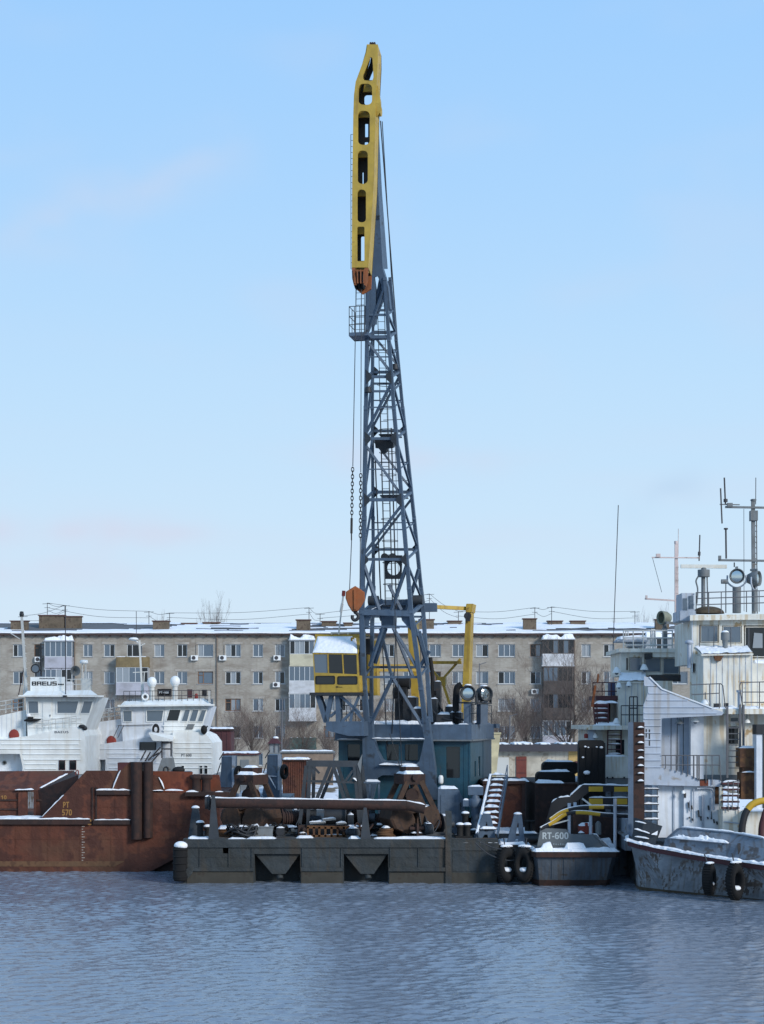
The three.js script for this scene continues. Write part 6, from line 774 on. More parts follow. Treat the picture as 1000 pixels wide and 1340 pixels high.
// ---------------------------------------------------------------- boats on the right
const stripeY = flat(190, 152, 40, 0.6), stripeK = flat(30, 30, 34, 0.6);
{ // small grey workboat between pontoon and near tug
  const k = kit(78.4, 755), { q, bx, pr, X, Y } = k, t = thing('workboat', 'small grey workboat with RT-600 on its bow plate beside the pontoon', 'workboat', k.f);
  // blunt raked bow, widening upwards
  const st = (y, x0, x1, z) => { const a = q(x0, y, 0), b = q(x1, y, 0); return [V(a.x + 0.15, a.y, -8), V(a.x, a.y, z - 0.5), V(a.x + 0.25, a.y, z), V(b.x - 0.25, b.y, z), V(b.x, b.y, z - 0.5), V(b.x - 0.15, b.y, -8)]; };
  part('hull', loft([st(1178, 702, 799, -0.7), st(1152, 699.5, 802, -0.35), st(1122, 696, 808, 0.05)]), M.boatHull, t);
  part('lower_strake', loft([st(1175, 701.5, 799.5, -0.64), st(1152.5, 699, 802.5, -0.31)]), M.rustDark, t);
  part('frame_rib', [722, 738, 754, 770, 786].map((px) => loft([[q(px, 1150, -0.3), q(px + 1.5, 1150, -0.3), q(px + 0.7, 1150, -0.34)], [q(px, 1122, 0.08), q(px + 1.5, 1122, 0.08), q(px + 0.7, 1122, 0.02)]])), M.boatHull, t);
  part('gunwale', loft([st(1121.5, 694.5, 812, 0.2), st(1114.5, 694, 813, 0.22)]), M.rustDark, t);
  part('deck', [bx(696, 812, 1113.8, 1114.4, 0.1, 8)], M.grey, t);
  part('bow_plate', [pr([[702, 1113.5], [797, 1113.5], [775.5, 1092], [746, 1091.5], [741, 1085], [707.5, 1083.5]], -0.75, 0.12)], M.greyPlate, t);
  part('lettering', FONT('RT-600', 0.31, X(709, -0.74), Y(1098, -0.74), -0.748, 0.92), flat(176, 184, 186), t);
  { const m = []; for (let i = 0; i < 11; i++) m.push(bx(724 + i * 3, 725.6 + i * 3, 1103.5 + (i % 3) * 0.4, 1105.6, -0.742, 0.006)); part('small_lettering', m, flat(140, 150, 156), t).userData.kind = 'stuff'; }
  part('bow_brace', [pr([[776, 1092], [780, 1092], [803, 1113.5], [797, 1113.5]], -0.7, 1.2)], M.greyPlate, t);
  part('snow', [snowPatch(X(696), X(811), -0.62, 0.2, Y(1114.4), 0.17, 0.06), snowPatch(X(707), X(726), -0.55, -0.05, Y(1112.5), 0.26, 0.1), snowPatch(X(738), X(770), -0.6, -0.05, Y(1112.5), 0.28, 0.1), snowLine(q(776, 1091, -1), q(801, 1112, -1), 0.6, 0.1), snowPatch(X(697), X(704), -6, -0.6, Y(1113.8), 0.14), snowPatch(X(786, -2), X(806, -2), -4, -1.6, Y(1113.5), 0.3)], M.snow, t);
  // bent hand rails with warning stripes
  const rail = (pts, segs) => { const P = pts.map(([a, b]) => q(a, b, -0.8)), c = new THREE.CatmullRomCurve3(P), r = 0.1; const cut = (u0, u1, m, nm) => { const s = []; for (let i = 0; i <= 10; i++) s.push(c.getPointAt(lerp(u0, u1, i / 10))); part(nm, pipe(s, r, 8, 20), m, t); }; let u = 0; segs.forEach(([e, y]) => { cut(u, e, y ? stripeY : stripeK, y ? 'yellow_rail' : 'black_rail'); u = e; }); const s = []; for (let i = 0; i <= 24; i++) s.push(c.getPointAt(i / 24).add(V(0, 0.085, 0))); part('rail_snow', s.slice(0, -1).flatMap((p, i) => [bar(p, s[i + 1].clone().lerp(p, -0.04), 0.13, 0.045)]), M.snow, t); };
  rail([[720, 1073], [735, 1063], [755, 1057.5], [778, 1056], [825, 1057]], [[0.25, 1], [0.5, 0], [0.68, 1], [1, 0]]);
  rail([[707, 1085], [724, 1076], [741, 1065], [760, 1063], [790, 1066], [825, 1068]], [[0.1, 0], [0.32, 1], [0.42, 0], [0.68, 1], [1, 0]]);
  for (const [px, a, b, z] of [[745, 1051, 1093, -0.9], [773, 1057, 1092, -0.9], [805, 1045, 1113, -0.6], [752.5, 1050, 1058, -0.9]]) part('rail_post', [rod(q(px, b, z), q(px, a, z), 0.08, 8)], M.greyBlue, t);
  part('stay', [rod(q(707.5, 1083, -0.75), q(745, 1073, -0.85), 0.04), bar(q(762, 1045, -0.9), q(774, 1054, -0.9), 0.08)], M.railWhite, t);
  { const b = part('anchor_winch', [bx(758.5, 776, 1081, 1090, -1.4, 0.7), bx(766, 769.5, 1077, 1093, -1.35, 0.2)], M.red, t); part('snow', snowPatch(X(758, -1.5), X(776, -1.5), -2.1, -1.4, Y(1081, -1.4), 0.14, 0.05), M.snow, b); part('snow', snowPatch(X(757, -1.3), X(765, -1.3), -1.5, -1.2, Y(1090, -1.3), 0.12, 0.05), M.snow, b); }
  part('wheelhouse_base', [bx(750, 802, 1066, 1113, -3.2, 3)], M.rustDark, t);
  part('vent', [lathe([[0.14, 0], [0.14, 0.5], [0.06, 0.62], [0, 0.63]], 10).translate(...q(783, 1092, -1.4).toArray())], M.grey, t);
  part('deckhouse_side', bx(818, 826, 1072, 1113, -2.2, 3), M.greyBlue, t);
}
{ // bow of the boat behind: black and yellow barrier beams
  const k = kit(81.5, 790), { q, bx, pr } = k, t = thing('warning_barrier', 'black and yellow striped steel barrier with snow on its top beams', 'barrier', k.f);
  part('upper_beam', [pr([[712, 1086], [722, 1050], [730, 1044], [745, 1042.5], [762, 1027.5], [830, 1029], [830, 1036], [772, 1036], [764, 1042], [750, 1052], [738, 1056], [732, 1062], [724, 1086]], 0, 0.24)], stripeK, t);
  part('lower_beam', [bx(770, 830, 1044, 1053, 0, 0.2)], stripeK, t);
  for (const [a, b, c, d] of [[770.5, 789, 1029.2, 1035.8], [804, 824, 1029.6, 1036], [771, 789, 1045, 1052.6], [806.5, 821, 1045, 1052.6]]) part('yellow_stripe', bx(a, b, c, d, 0.02, 0.016), stripeY, t);
  part('snow', [snowLine(q(722, 1050, -0.1), q(731, 1044, -0.1), 0.22, 0.07), snowLine(q(731, 1043.5, -0.1), q(746, 1042, -0.1), 0.22, 0.07), snowLine(q(746, 1041.5, -0.1), q(762, 1027, -0.1), 0.22, 0.07), snowLine(q(762, 1026.5, -0.1), q(826, 1028, -0.1), 0.22, 0.06), snowLine(q(771, 1043.5, -0.1), q(826, 1044, -0.1), 0.2, 0.06)], M.snow, t);
  for (const px of [800, 760]) part('upright', bx(px, px + 3, 1036, 1110, -0.25, 0.2), M.steelDark, t);
}
{ // rust brown hull blocks behind
  const k = kit(85, 730), { q, bx, pr, X, Y } = k, t = thing('hopper_barge', 'rust brown barge end with two black rubber pads lying on it', 'barge', k.f);
  part('hull', [bx(701, 760, 1027, 1150, 0, 9)], M.rustDark, t); part('top_plate', bx(700.5, 760.5, 1025, 1027, 0.05, 9), M.rustDark, t); part('corner_rib', [bx(701, 704, 1027, 1140, 0.05, 0.045), bx(756, 760, 1027, 1140, 0.05, 0.045)], M.rustDark, t); part('snow', snowPatch(X(702), X(740), -1.4, 0.04, Y(1025), 0.12), M.snow, t);
  for (const [a, b, c, d, z] of [[703.5, 752, 1011, 1026, -1.5], [711.5, 756, 998, 1012, -2.8]]) { const p = part('rubber_pad', new THREE.ExtrudeGeometry(shapeOf(roundRect(X(a, z), X(b, z), Y(d, z), Y(c, z), 0.18, 4)), { depth: 1.0, bevelEnabled: true, bevelSize: 0.04, bevelThickness: 0.05, bevelSegments: 2 }).translate(0, 0, z - 1.0), M.rubber, t); part('snow', snowPatch(X(a, z) + 0.1, X(b, z) - 0.15, z - 1, z - 0.02, Y(c, z) + 0.035, 0.1), M.snow, p); }
  const k2 = kit(85.5, 660), t2 = thing('mud_hopper', 'tall rust brown steel hopper behind the snowy steps', 'hopper', k2.f);
  part('wall', [k2.pr([[634, 1150], [688, 1150], [686, 1024], [634, 1023]], 0, 6)], M.rust, t2); part('corner_rib', [k2.bx(683, 687.5, 1024, 1140, 0.12, 0.115), k2.bx(632, 637, 1024, 1140, 0.1, 0.095)], M.rustDark, t2); part('rim', k2.bx(632, 688, 1022, 1026, 0.16, 6.2), M.rustDark, t2); part('base_step', k2.bx(640, 700, 1087, 1092, 0.9, 0.9), M.grey, t2); part('snow', [snowLine(k2.q(655, 1021.5, -0.3), k2.q(692, 1022.5, -0.3), 0.6, 0.12), snowLine(k2.q(632, 1021.5, -0.2), k2.q(640, 1021.5, -0.2), 0.5, 0.1), snowPatch(k2.X(650), k2.X(700), 0.2, 0.9, k2.Y(1087), 0.1)], M.snow, t2);
  // low raft between
  const k3 = kit(82.4, 690), t3 = thing('mooring_raft', 'low grey mooring raft with bitts between pontoon and workboat', 'raft', k3.f); part('deck', [k3.bx(640, 706, 1091, 1140, 0, 6)], M.slateDark, t3); part('fender_log', rod(k3.q(642, 1098, 0.1), k3.q(704, 1098, 0.1), 0.14, 10), M.steelDark, t3); for (const px of [690, 696]) part('bitt', lathe([[0.12, 0], [0.12, 0.5], [0.17, 0.52], [0.17, 0.62], [0, 0.64]], 12).translate(k3.X(px, -0.5), k3.Y(1091), -0.5), M.black, t3); part('snow', snowPatch(k3.X(645), k3.X(704), -5, -0.1, k3.Y(1091), 0.14), M.snow, t3);
}
{ // far tug
  const k = kit(84, 825), { q, bx, pr, X, Y } = k, t = thing('river_tug', 'white river tug behind the near one with pink mast and olive searchlight', 'tug', k.f), W = M.whiteOld;
  part('hull', [pr([[768, 1028], [900, 1028], [900, 1150], [790, 1150]], -0.4, 14)], M.hullBlue, t);
  part('lower_house', [bx(793, 880, 990, 1018, 0, 7), bx(775, 880, 955, 990, -1.2, 6)], W, t); part('lower_band', bx(795, 880, 1018.2, 1030, -0.04, 7), M.grey, t);
  part('deck_slab', [bx(768, 846, 949.5, 955, -0.2, 7)], W, t); part('snow', [snowPatch(X(783), X(815), -2.4, -0.3, Y(949.5), 0.14), snowPatch(X(793), X(823), -1.1, -0.02, Y(990), 0.08)], M.snow, t);
  for (const px of [794, 801, 816]) part('rivet_lug', bx(px, px + 2, 1016.5, 1018.8, 0.08, 0.075), M.steelDark, t);
  part('bow_strip', pr([[770, 955], [780, 955], [774, 1000], [770, 1000]], -0.6, 0.3), M.greyBlue, t);
  part('mid_house', [bx(809, 880, 891, 950, -1.5, 5)], W, t);
  for (const px of [818.5, 826.5, 834.5, 842]) part('wall_seam', bx(px, px + 0.7, 893, 949, -1.485, 0.014), M.greyBlue, t);
  part('canopy', loft([[q(809, 892, -1.4), q(846, 892.5, -1.4), q(846, 894, -1.4), q(809, 893.5, -1.4)], [q(812, 881, -2.6), q(846, 882, -2.6), q(846, 884, -2.6), q(812, 883, -2.6)]]), W, t);
  { const pos = [], at = (i, j) => q(lerp(809.3, 845, i / 12), 891.5, -1.36).lerp(q(lerp(812, 845, i / 12), 880.8, -2.55), j / 5).add(V(0, 0.02 + 0.06 * vnoise(i * 0.8, j * 0.8), 0.02)); for (let i = 0; i < 12; i++) for (let j = 0; j < 5; j++) for (const p of [at(i, j), at(i + 1, j), at(i + 1, j + 1), at(i, j), at(i + 1, j + 1), at(i, j + 1)]) pos.push(p.x, p.y, p.z); const g = new THREE.BufferGeometry(); g.setAttribute('position', new THREE.Float32BufferAttribute(pos, 3)); g.computeVertexNormals(); part('snow', g, M.snow, t); }
  for (const [px, py, z, r] of [[810, 897, -1.2, 0.13], [823, 895, -1.2, 0.12], [806.5, 944, -0.6, 0.15], [807, 878, -2.2, 0.18], [843, 874, -2.3, 0.18], [779, 963, -0.6, 0.11]]) { const c = q(px, py, z); const l = part('deck_lamp', lathe([[r * 1.2, -0.1], [r, 0], [r * 0.5, r], [0, r * 1.1]], 14).translate(c.x, c.y, c.z), M.plastic, t); part('bulb_glass', new THREE.SphereGeometry(r * 0.55, 10, 8).translate(c.x, c.y - 0.1, c.z), M.glassBlue, l); part('bracket', rod(V(c.x, c.y + 0.02, c.z), V(c.x + 0.1, c.y + 0.1, c.z - 0.4), 0.03), M.rail, l); }
  // wheelhouse
  part('wheelhouse', [pr([[813, 884], [890, 884], [890, 853], [813, 853]], -2.8, 4, [quad(824, 839.5, 860.5, 877.5), quad(844, 864.5, 861, 879), quad(868, 889, 861.5, 882)])], W, t);
  part('wheelhouse_inner', bx(814, 889, 854, 884, -4.5, 0.1), flat(60, 62, 64), t);
  for (const [a, b, c, d] of [[824, 839.5, 860.5, 877.5], [844, 864.5, 861, 879], [868, 889, 861.5, 882]]) shipWindow(k, quad(a, b, c, d), -2.85, t, W, M.glassBlue);
  part('window_side', [bx(819.6, 822, 861, 877, -2.78, 0.016)], M.glass, t);
  part('dark_rail_panel', bx(850, 891, 883, 892, -1.9, 0.1), M.steelDark, t);
  part('roof', [bx(810, 890, 848.5, 853.5, -2.3, 5), bx(854, 890, 853.5, 860, -2.4, 0.5)], W, t);
  part('awning', [bx(845, 853, 855, 862, -2.2, 0.4)], M.steelDark, t);
  part('roof_railing', railing([q(816, 849, -2.4), q(880, 849, -2.4)], 0.92, 5, 0.035, [1, 0.6, 0.2]).concat(railing([q(816, 849, -2.4), q(822, 849, -5)], 0.92, 2, 0.03, [1, 0.6])), M.railWhite, t);
  part('roof_box', bx(822, 846, 837, 846.5, -4, 1), M.greyBlue, t); part('box_snow', snowPatch(X(808, -3.5), X(848, -3.5), -5, -3.4, Y(837.5, -4), 0.2, 0.08), M.snow, t); part('box_shelf', bx(808, 848, 837.5, 839.5, -3.4, 1.7), M.greyBlue, t);
  part('frame_stand', [...k.ln([[852, 846, 852, 824], [857, 846, 857, 824], [852, 824, 857, 824], [852, 843, 857, 843]], 0.05, -2.8)], M.railWhite, t);
  { const c = q(870, 808.5, -3); const s = part('searchlight', [lathe([[0, -0.32], [0.2, -0.3], [0.32, -0.1], [0.36, 0.2], [0.34, 0.28], [0.28, 0.2]], 20).rotateX(Math.PI / 2).rotateY(-1.15).translate(c.x, c.y, c.z)], paint([128, 132, 116], { tone: 0.1 }), t); part('post', [rod(V(c.x, c.y - 0.2, c.z), V(c.x, c.y - 0.5, c.z), 0.1, 10), rod(V(c.x, c.y - 0.5, c.z), V(c.x, q(870, 849, -3).y, c.z), 0.14, 12)], M.grey, s); part('fork', [bar(V(c.x - 0.05, c.y - 0.4, c.z + 0.3), V(c.x, c.y, c.z + 0.36), 0.05), bar(V(c.x - 0.05, c.y - 0.4, c.z - 0.3), V(c.x, c.y, c.z - 0.36), 0.05)], M.grey, s); }
  part('boom_arm', bar(q(872, 815, -2.6), q(892, 816, -2.6), 0.1, 0.14), M.grey, t);
  // mast
  const mp = paint([196, 180, 178], { tone: 0.1, rust: 0.2, rustC: [120, 100, 92] });
  part('signal_mast', [bar(q(885, 850, -3.4), q(885, 712, -3.4), 0.16, 0.12), bar(q(887.5, 848, -3.4), q(887, 735, -3.4), 0.05), ...Array.from({ length: 12 }, (_, i) => bar(q(885, 742 + i * 8.5, -3.35), q(888, 742 + i * 8.5, -3.35), 0.05)), rod(q(884.8, 712, -3.4), q(884.6, 708, -3.4), 0.09, 8), rod(q(887.6, 728, -3.4), q(887.8, 692, -3.4), 0.015, 4)], mp, t);
  part('mast_arm', [bar(q(853, 729.5, -3.3), q(916, 730, -3.3), 0.06), bx(859, 864.5, 724.5, 729, -3.2, 0.16)], mp, t); part('mast_arm', [bar(q(844, 783.5, -3.3), q(884, 786, -3.3), 0.08), bx(845, 847.5, 779, 783.5, -3.2, 0.12)], mp, t);
  part('arm_aerial', [rod(q(915, 734, -3.3), q(916, 700, -3.3), 0.035, 5), rod(q(915, 727, -3.3), q(915.2, 722, -3.3), 0.07, 8)], M.railDark, t);
  part('mast_stay', rod(q(854, 730, -3.3), q(866, 775, -3.2), 0.012, 4), M.rope, t);
  part('whip_aerial', rod(q(802.3, 850, -4), q(809.3, 661, -4), 0.022, 5), M.railDark, t);
  // stair, rails, rafts on the port bow
  { const l = part('ladder', [bar(q(794.5, 991, -0.9), q(795.8, 951, -0.9), 0.06), bar(q(812.5, 991, -0.9), q(813, 951, -0.9), 0.06)], M.maroon, t); for (let i = 0; i < 6; i++) { const y = 955.5 + i * 6.3, s = part('rung', bar(q(795, y, -0.9), q(813, y, -0.9), 0.14, 0.05), M.maroon, l); if (i !== 4) part('rung_snow', snowLine(q(796, y - 0.8, -0.9), q(812, y - 0.8, -0.9), 0.13, 0.06), M.snow, l); } }
  part('side_window', bx(806, 817, 968, 987, -1.18, 0.03), M.glass, t);
  part('railing', [...railing([q(813, 950, -0.3), q(844, 950, -0.3)], 1.0, 3, 0.025), ...railing([q(824, 945, -0.2), q(834, 945, -0.2)], 1.25, 2, 0.03)], M.railDark, t);
  part('upper_railing', railing([q(776, 912, -2), q(812, 912, -2)], 0.72, 3, 0.025, [1, 0.4]), M.maroon, t);
  part('upper_deck', bx(780, 812, 910.5, 916, -1.6, 3), M.maroon, t);
  part('tarpaulin', bx(799, 808, 893, 910, -2.6, 1), flat(64, 72, 104, 0.8), t);
  for (let i = 0; i < 4; i++) { const y = 923 + i * 6.3; const s = part('float_bar', [rod(q(776.5 + i * 0.7, y, -0.6), q(796, y - 0.4, -0.6), 0.1, 10)], M.maroon, t); part('snow', snowLine(q(777 + i * 0.7, y - 2.2, -0.6), q(795, y - 2.4, -0.6), 0.16, 0.05), M.snow, s); }
  part('float_frame', [bar(q(776, 920, -0.55), q(779, 948, -0.55), 0.07), bar(q(796, 920, -0.55), q(796, 948, -0.55), 0.07), bar(q(781, 920, -0.5), q(782, 947, -0.5), 0.05)], M.maroon, t);
  part('float_locker', [bx(790, 809, 917, 950, -4.6, 0.1), bx(789, 790.5, 917, 950, -1.6, 3)], M.maroon, t); part('opening_snow', snowLine(q(779, 919.5, -0.8), q(808, 920, -0.8), 0.5, 0.09), M.snow, t);
  part('bow_rail_post', [rod(q(775, 925, -0.4), q(779, 897, -0.4), 0.07, 8), rod(q(782, 893, -0.4), q(783, 882, -0.4), 0.05, 6)], M.orange, t); part('bow_light', lathe([[0.1, 0], [0.1, 0.2], [0, 0.24]], 10).translate(...q(767, 966, -0.6).toArray()), M.red, t);
}
{ // tall black pushing plate
  const k = kit(82.5, 773), { q, bx, pr } = k, t = thing('pushing_plate', 'tall black rubber faced pushing plate between rubber pads and ladder', 'pushing plate', k.f);
  part('plate', [prism(roundRect(k.X(757.5), k.X(791), -0.3, k.Y(968.5), 0.16, 4), -0.6, 0)], M.black, t); part('side_cheek', [bx(789.5, 792.5, 972, 1100, -0.1, 0.8)], M.steelDark, t);
  for (let i = 0; i < 4; i++) part('pad_groove', bx(759 + i * 8.2, 765 + i * 8.2, 978, 1060, 0.05, 0.045), M.rubber, t);
  part('snow', [[766, 977, 0.05], [770, 978, 0.04], [781, 977.5, 0.04], [787, 978, 0.07], [768, 1011, 0.13], [763, 991, 0.05]].map(([a, b, r]) => new THREE.SphereGeometry(r, 10, 6).scale(1.3, 0.8, 0.7).translate(...q(a, b, 0.06).toArray())), M.snow, t);
}
{ // near tug
  const d0 = 76, k = kit(d0, 910), { q, bx, pr, X, Y } = k, t = thing('river_tug', 'large grey and white river tug with twin searchlights and tyres over its bow', 'tug', k.f), W = M.whiteOld, GB = M.greyBlue;
  // hull: plan of the deck edge from the bow round to the right, towards the camera
  const rimPx = [[826, 1089, -5], [823, 1096, -1.4], [824, 1100.5, -0.3], [838, 1104.5, 0.3], [862, 1110, 0.9], [900, 1117, 1.9], [950, 1125, 3.2], [1000, 1132, 4.5], [1100, 1147, 6.5]];
  const botPx = [[830, 1146, -5], [834, 1152, -1.8], [838, 1160, -1.0], [846, 1166, -0.7], [868, 1171, -0.1], [904, 1177, 0.8], [952, 1183, 2.1], [1000, 1189, 3.3], [1100, 1200, 5.2]];
  const rim = rimPx.map((p) => q(...p)), bot = botPx.map((p) => q(...p).setY(-0.35)), mid = rim.map((r, i) => r.clone().lerp(bot[i], 0.45).add(V(i < 4 ? 0.1 : 0, 0, 0.12)));
  const inner = (a, dz = -7) => a.map((p) => V(p.x + (p.x < X(840) ? 1 : 0), p.y, Math.min(p.z, 0) + dz));
  const back = V(X(1100), 0, -7), deckY = rim.map((p) => p.y);
  part('hull', [loft([rim, mid, bot], false, false), loft([rim.map((p) => p.clone().add(V(0, 0, 0))), rim.map((p) => V(p.x + 0.3, p.y, -8))], false, false), loft([[rim[0], mid[0], bot[0]], [V(rim[0].x + 0.2, rim[0].y, -12), V(mid[0].x + 0.2, mid[0].y, -12), V(bot[0].x + 0.2, bot[0].y, -12)]], false, false)], M.hullGrey, t);
  part('rub_rail', rim.slice(0, -1).map((p, i) => bar(p.clone().add(V(0, -0.1, 0.06)), rim[i + 1].clone().add(V(0, -0.1, 0.06)), 0.16, 0.22)), M.maroon, t);
  part('waterline_band', loft([bot.map((p, i) => p.clone().lerp(rim[i], 0.2).add(V(-0.01, 0, 0.05))), bot.map((p) => p.clone().add(V(0, 0, 0.03)))], false, false), M.silt, t);
  rim.slice(1, -1).forEach((p, i) => { const b = rim[i + 2], e = b.clone().sub(p).normalize().multiplyScalar(0.22); part('rim_snow', snowLine(p.clone().sub(e).add(V(0, 0.02, 0)), b.clone().add(e).add(V(0, 0.02, 0)), 0.36, 0.1), M.snow, t); });
  // bulwarks
  part('bow_bulwark', [loft([[q(823, 1098, -0.5), q(840, 1102, 0.0), q(857, 1107, 0.3)], [q(823.5, 1085, -0.55), q(841, 1089, -0.05), q(861, 1094, 0.25)], [q(823, 1068, -0.6), q(842, 1073, -0.1), q(867, 1081, 0.2)]], false, false), loft([[q(823, 1098, -0.7), q(840, 1102, -0.2), q(857, 1107, 0.1)], [q(823, 1068, -0.8), q(842, 1073, -0.3), q(867, 1081, 0.0)]], false, false)], M.slateDark, t);
  part('bulwark_rib', [[832, 1075, 845, 1078], [831, 1085, 850, 1091], [831, 1095, 849, 1098]].map(([a, b, c, e]) => bar(q(a, b, -0.15), q(c, e, 0.15), 0.1, 0.05)), M.slateDark, t);
  part('bulwark_snow', [[832, 1074.5, 845, 1077.5], [831, 1084.5, 850, 1090.5], [831, 1094.5, 849, 1097.5]].flatMap(([a, b, c, e]) => snowLine(q(a, b, -0.12), q(c, e, 0.18), 0.16, 0.06)).concat([loft([[q(852, 1092, 0.3), q(861, 1087, 0.3), q(860, 1093, 0.3)], [q(852, 1092, 0.36), q(861, 1087, 0.36), q(860, 1093, 0.36)]])]), M.snow, t);
  part('snow_shield', [pr([[829, 1072], [840, 1072], [841, 1061], [838, 1050.5], [832, 1056], [829, 1062]], -0.55, 0.06)], GB, t);
  part('bulwark', [loft([[q(878, 1112, 1.0), q(950, 1122, 2.6), q(1000, 1129, 4.0), q(1100, 1145, 6)], [q(876, 1097, 0.9), q(953, 1104, 2.5), q(1000, 1110, 3.8), q(1100, 1122, 5.8)], [q(893, 1083, 0.7), q(960, 1089.5, 2.3), q(1000, 1097, 3.6), q(1100, 1110, 5.6)]], false, false), loft([[q(878, 1112, 0.8), q(950, 1122, 2.4), q(1000, 1129, 3.8)], [q(893, 1083, 0.5), q(960, 1089.5, 2.1), q(1000, 1097, 3.4)]], false, false)], M.hullBlue, t);
  part('bulwark_end', loft([[q(878, 1112, 1.0), q(876, 1097, 0.9), q(893, 1083, 0.7)], [q(868, 1108, 0.5), q(871, 1097, 0.4), q(886, 1084, -0.4)]], false, false), M.hullBlue, t);
  part('bulwark_lip', [bar(q(876, 1096.5, 0.95), q(953, 1103.5, 2.55), 0.08, 0.05), bar(q(893, 1083, 0.72), q(960, 1089.5, 2.32), 0.09, 0.06), bar(q(960, 1089.5, 2.32), q(1000, 1097, 3.62), 0.09, 0.06)], GB, t);
  part('bulwark_snow', [snowLine(q(878, 1096, 1.0), q(953, 1103, 2.6), 0.2, 0.1), snowLine(q(893, 1082, 0.75), q(960, 1088.5, 2.35), 0.16, 0.05), snowLine(q(961, 1089, 2.36), q(1000, 1096, 3.66), 0.14, 0.05)], M.snow, t);
  for (const [a, b, c, n] of [[884, 900, 1098, 8], [904, 940, 1099, 12]]) { const zz = (px) => lerp(0.95, 2.55, (px - 876) / 77), up = [], dn = []; for (let i = 0; i <= n; i++) { const px = lerp(a, b, i / n), e = Math.sin(Math.PI * i / n), h = e * (4 + 7 * vnoise(i * 0.9 + a, 2)); dn.push(q(px, c + (px - a) * 0.085, zz(px) + 0.05)); up.push(q(px, c + (px - a) * 0.085 - h, zz(px) - 0.02)); } part('bulwark_snow', loft([dn.map((p) => p.clone().add(V(0, 0.02, 0.06))), up], false, false), M.snow, t); }
  part('fairlead_slot_shade', pr([[965, 1104], [969, 1103], [969.5, 1117], [966, 1118]], 3.02, 0.03), M.steelDark, t);  // no cut in the plating: thin dark sheet painted as the recess shade
  // pushing post and steps
  part('pushing_post', [bx(829, 843.5, 945, 1096, -0.45, 0.9)], M.rustDark, t); part('post_cheek', [loft([[q(822, 1092, -0.4), q(829, 1096, -0.4), q(829, 1096, -1.3), q(822, 1092, -1.3)], [q(822, 945, -0.4), q(828.9, 945, -0.4), q(828.9, 945, -1.3), q(822, 945, -1.3)]])], M.slate, t);
  part('stair_back', bx(843.5, 863, 946, 1080, -2.8, 0.05), GB, t);
  for (let i = 0; i < 13; i++) { const y = 952 + i * 10, low = i > 7, a = low ? 841 : 834, b = low ? 862.5 : 843; const s = part('step', bx(a, b, y, y + 1.3, low ? -0.75 : -0.35, low ? 0.6 : 0.35), M.steelDark, t); part('snow', snowLine(q(a + 0.5, y - 0.3, low ? -0.9 : -0.42), q(b - 0.5, y - 0.3, low ? -0.9 : -0.42), 0.26, 0.07), M.snow, s); }
  // flying bridge wing: plated screen with an opening
  const wing = [[842, 1027], [842, 924], [848, 907], [848, 899], [843, 897], [843, 885], [850, 886.5], [858, 894], [866, 902], [889, 912.5], [912, 920.5], [932, 927], [947, 932], [945, 936], [932, 936.5], [866, 940], [865.5, 1005], [868.5, 1005], [890, 1010], [901.5, 1013.5], [914, 1019.5], [944, 1021], [942, 1029.5]];
  part('bridge_wing', pr(wing, -0.6, 0.08), GB, t);
  for (const [a, b, y] of [[843.5, 861, 897.5], [849, 876, 907.5], [846, 900, 916.5], [843, 922, 925.5], [843, 938, 933.5], [843, 865, 941], [843, 865, 950], [843, 865, 959], [843, 865, 968], [843, 865, 977], [843, 865, 986], [843, 865, 995], [843, 865, 1004]]) part('strake', bx2(k, a, b, y, -0.6), GB, t);
  part('wing_slot_shade', [bx(845.3, 846.6, 954, 965, -0.585, 0.014), bx(849.3, 850.8, 954.5, 976, -0.585, 0.014)], M.steelDark, t);  // uncut wing: dark strips stand in for the shade of two slots
  part('wing_edge', [bar(q(850, 886, -0.64), q(866, 901.5, -0.64), 0.18, 0.06), bar(q(866, 901.5, -0.64), q(932, 926.5, -0.64), 0.18, 0.06)], M.whiteBlue, t);
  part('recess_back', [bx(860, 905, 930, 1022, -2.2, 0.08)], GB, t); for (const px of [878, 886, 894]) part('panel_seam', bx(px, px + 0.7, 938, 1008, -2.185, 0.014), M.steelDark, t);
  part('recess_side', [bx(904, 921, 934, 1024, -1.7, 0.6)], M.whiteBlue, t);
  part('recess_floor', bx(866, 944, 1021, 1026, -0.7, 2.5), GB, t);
  for (const [px, py] of [[889, 944], [910, 942]]) { const c = q(px, py, -1.2), l = part('deck_lamp', lathe([[0.2, -0.1], [0.14, 0.02], [0.06, 0.12], [0, 0.13]], 14).translate(c.x, c.y, c.z), px < 900 ? M.grey : M.plastic, t); part('bulb_glass', new THREE.SphereGeometry(0.09, 10, 8).translate(c.x, c.y - 0.1, c.z), M.glassBlue, l); }
  part('wing_railing', [...k.ln([[866, 988.5, 942, 988.5], [866, 1001, 942, 1001], [941.5, 988.5, 943.5, 1022]], 0.025, -0.55), ...[871, 878.5, 885, 893, 900, 908, 912.5, 915, 924, 932].map((px) => rod(q(px, 988.5, -0.55), q(px, 1004 + (px - 866) * 0.35, -0.55), px > 905 && px < 918 ? 0.035 : 0.022, 5))], M.rail, t);
  part('warning_mark', [bx(915, 927, 1019.5, 1021.5, -0.58, 0.012)], M.hole, t); part('warning_mark', bx(916, 927, 1021.6, 1028.5, -0.585, 0.012), M.rustBright, t);
  // lower front wall with its piping
  part('lower_wall', [bx(861, 895, 1028, 1096, -1.1, 4), bx(895, 945, 1028, 1100, -0.9, 4)], M.whiteBlue, t);
  part('wall_rib', [bx(881, 883, 1030, 1090, -1.05, 0.045)], GB, t);
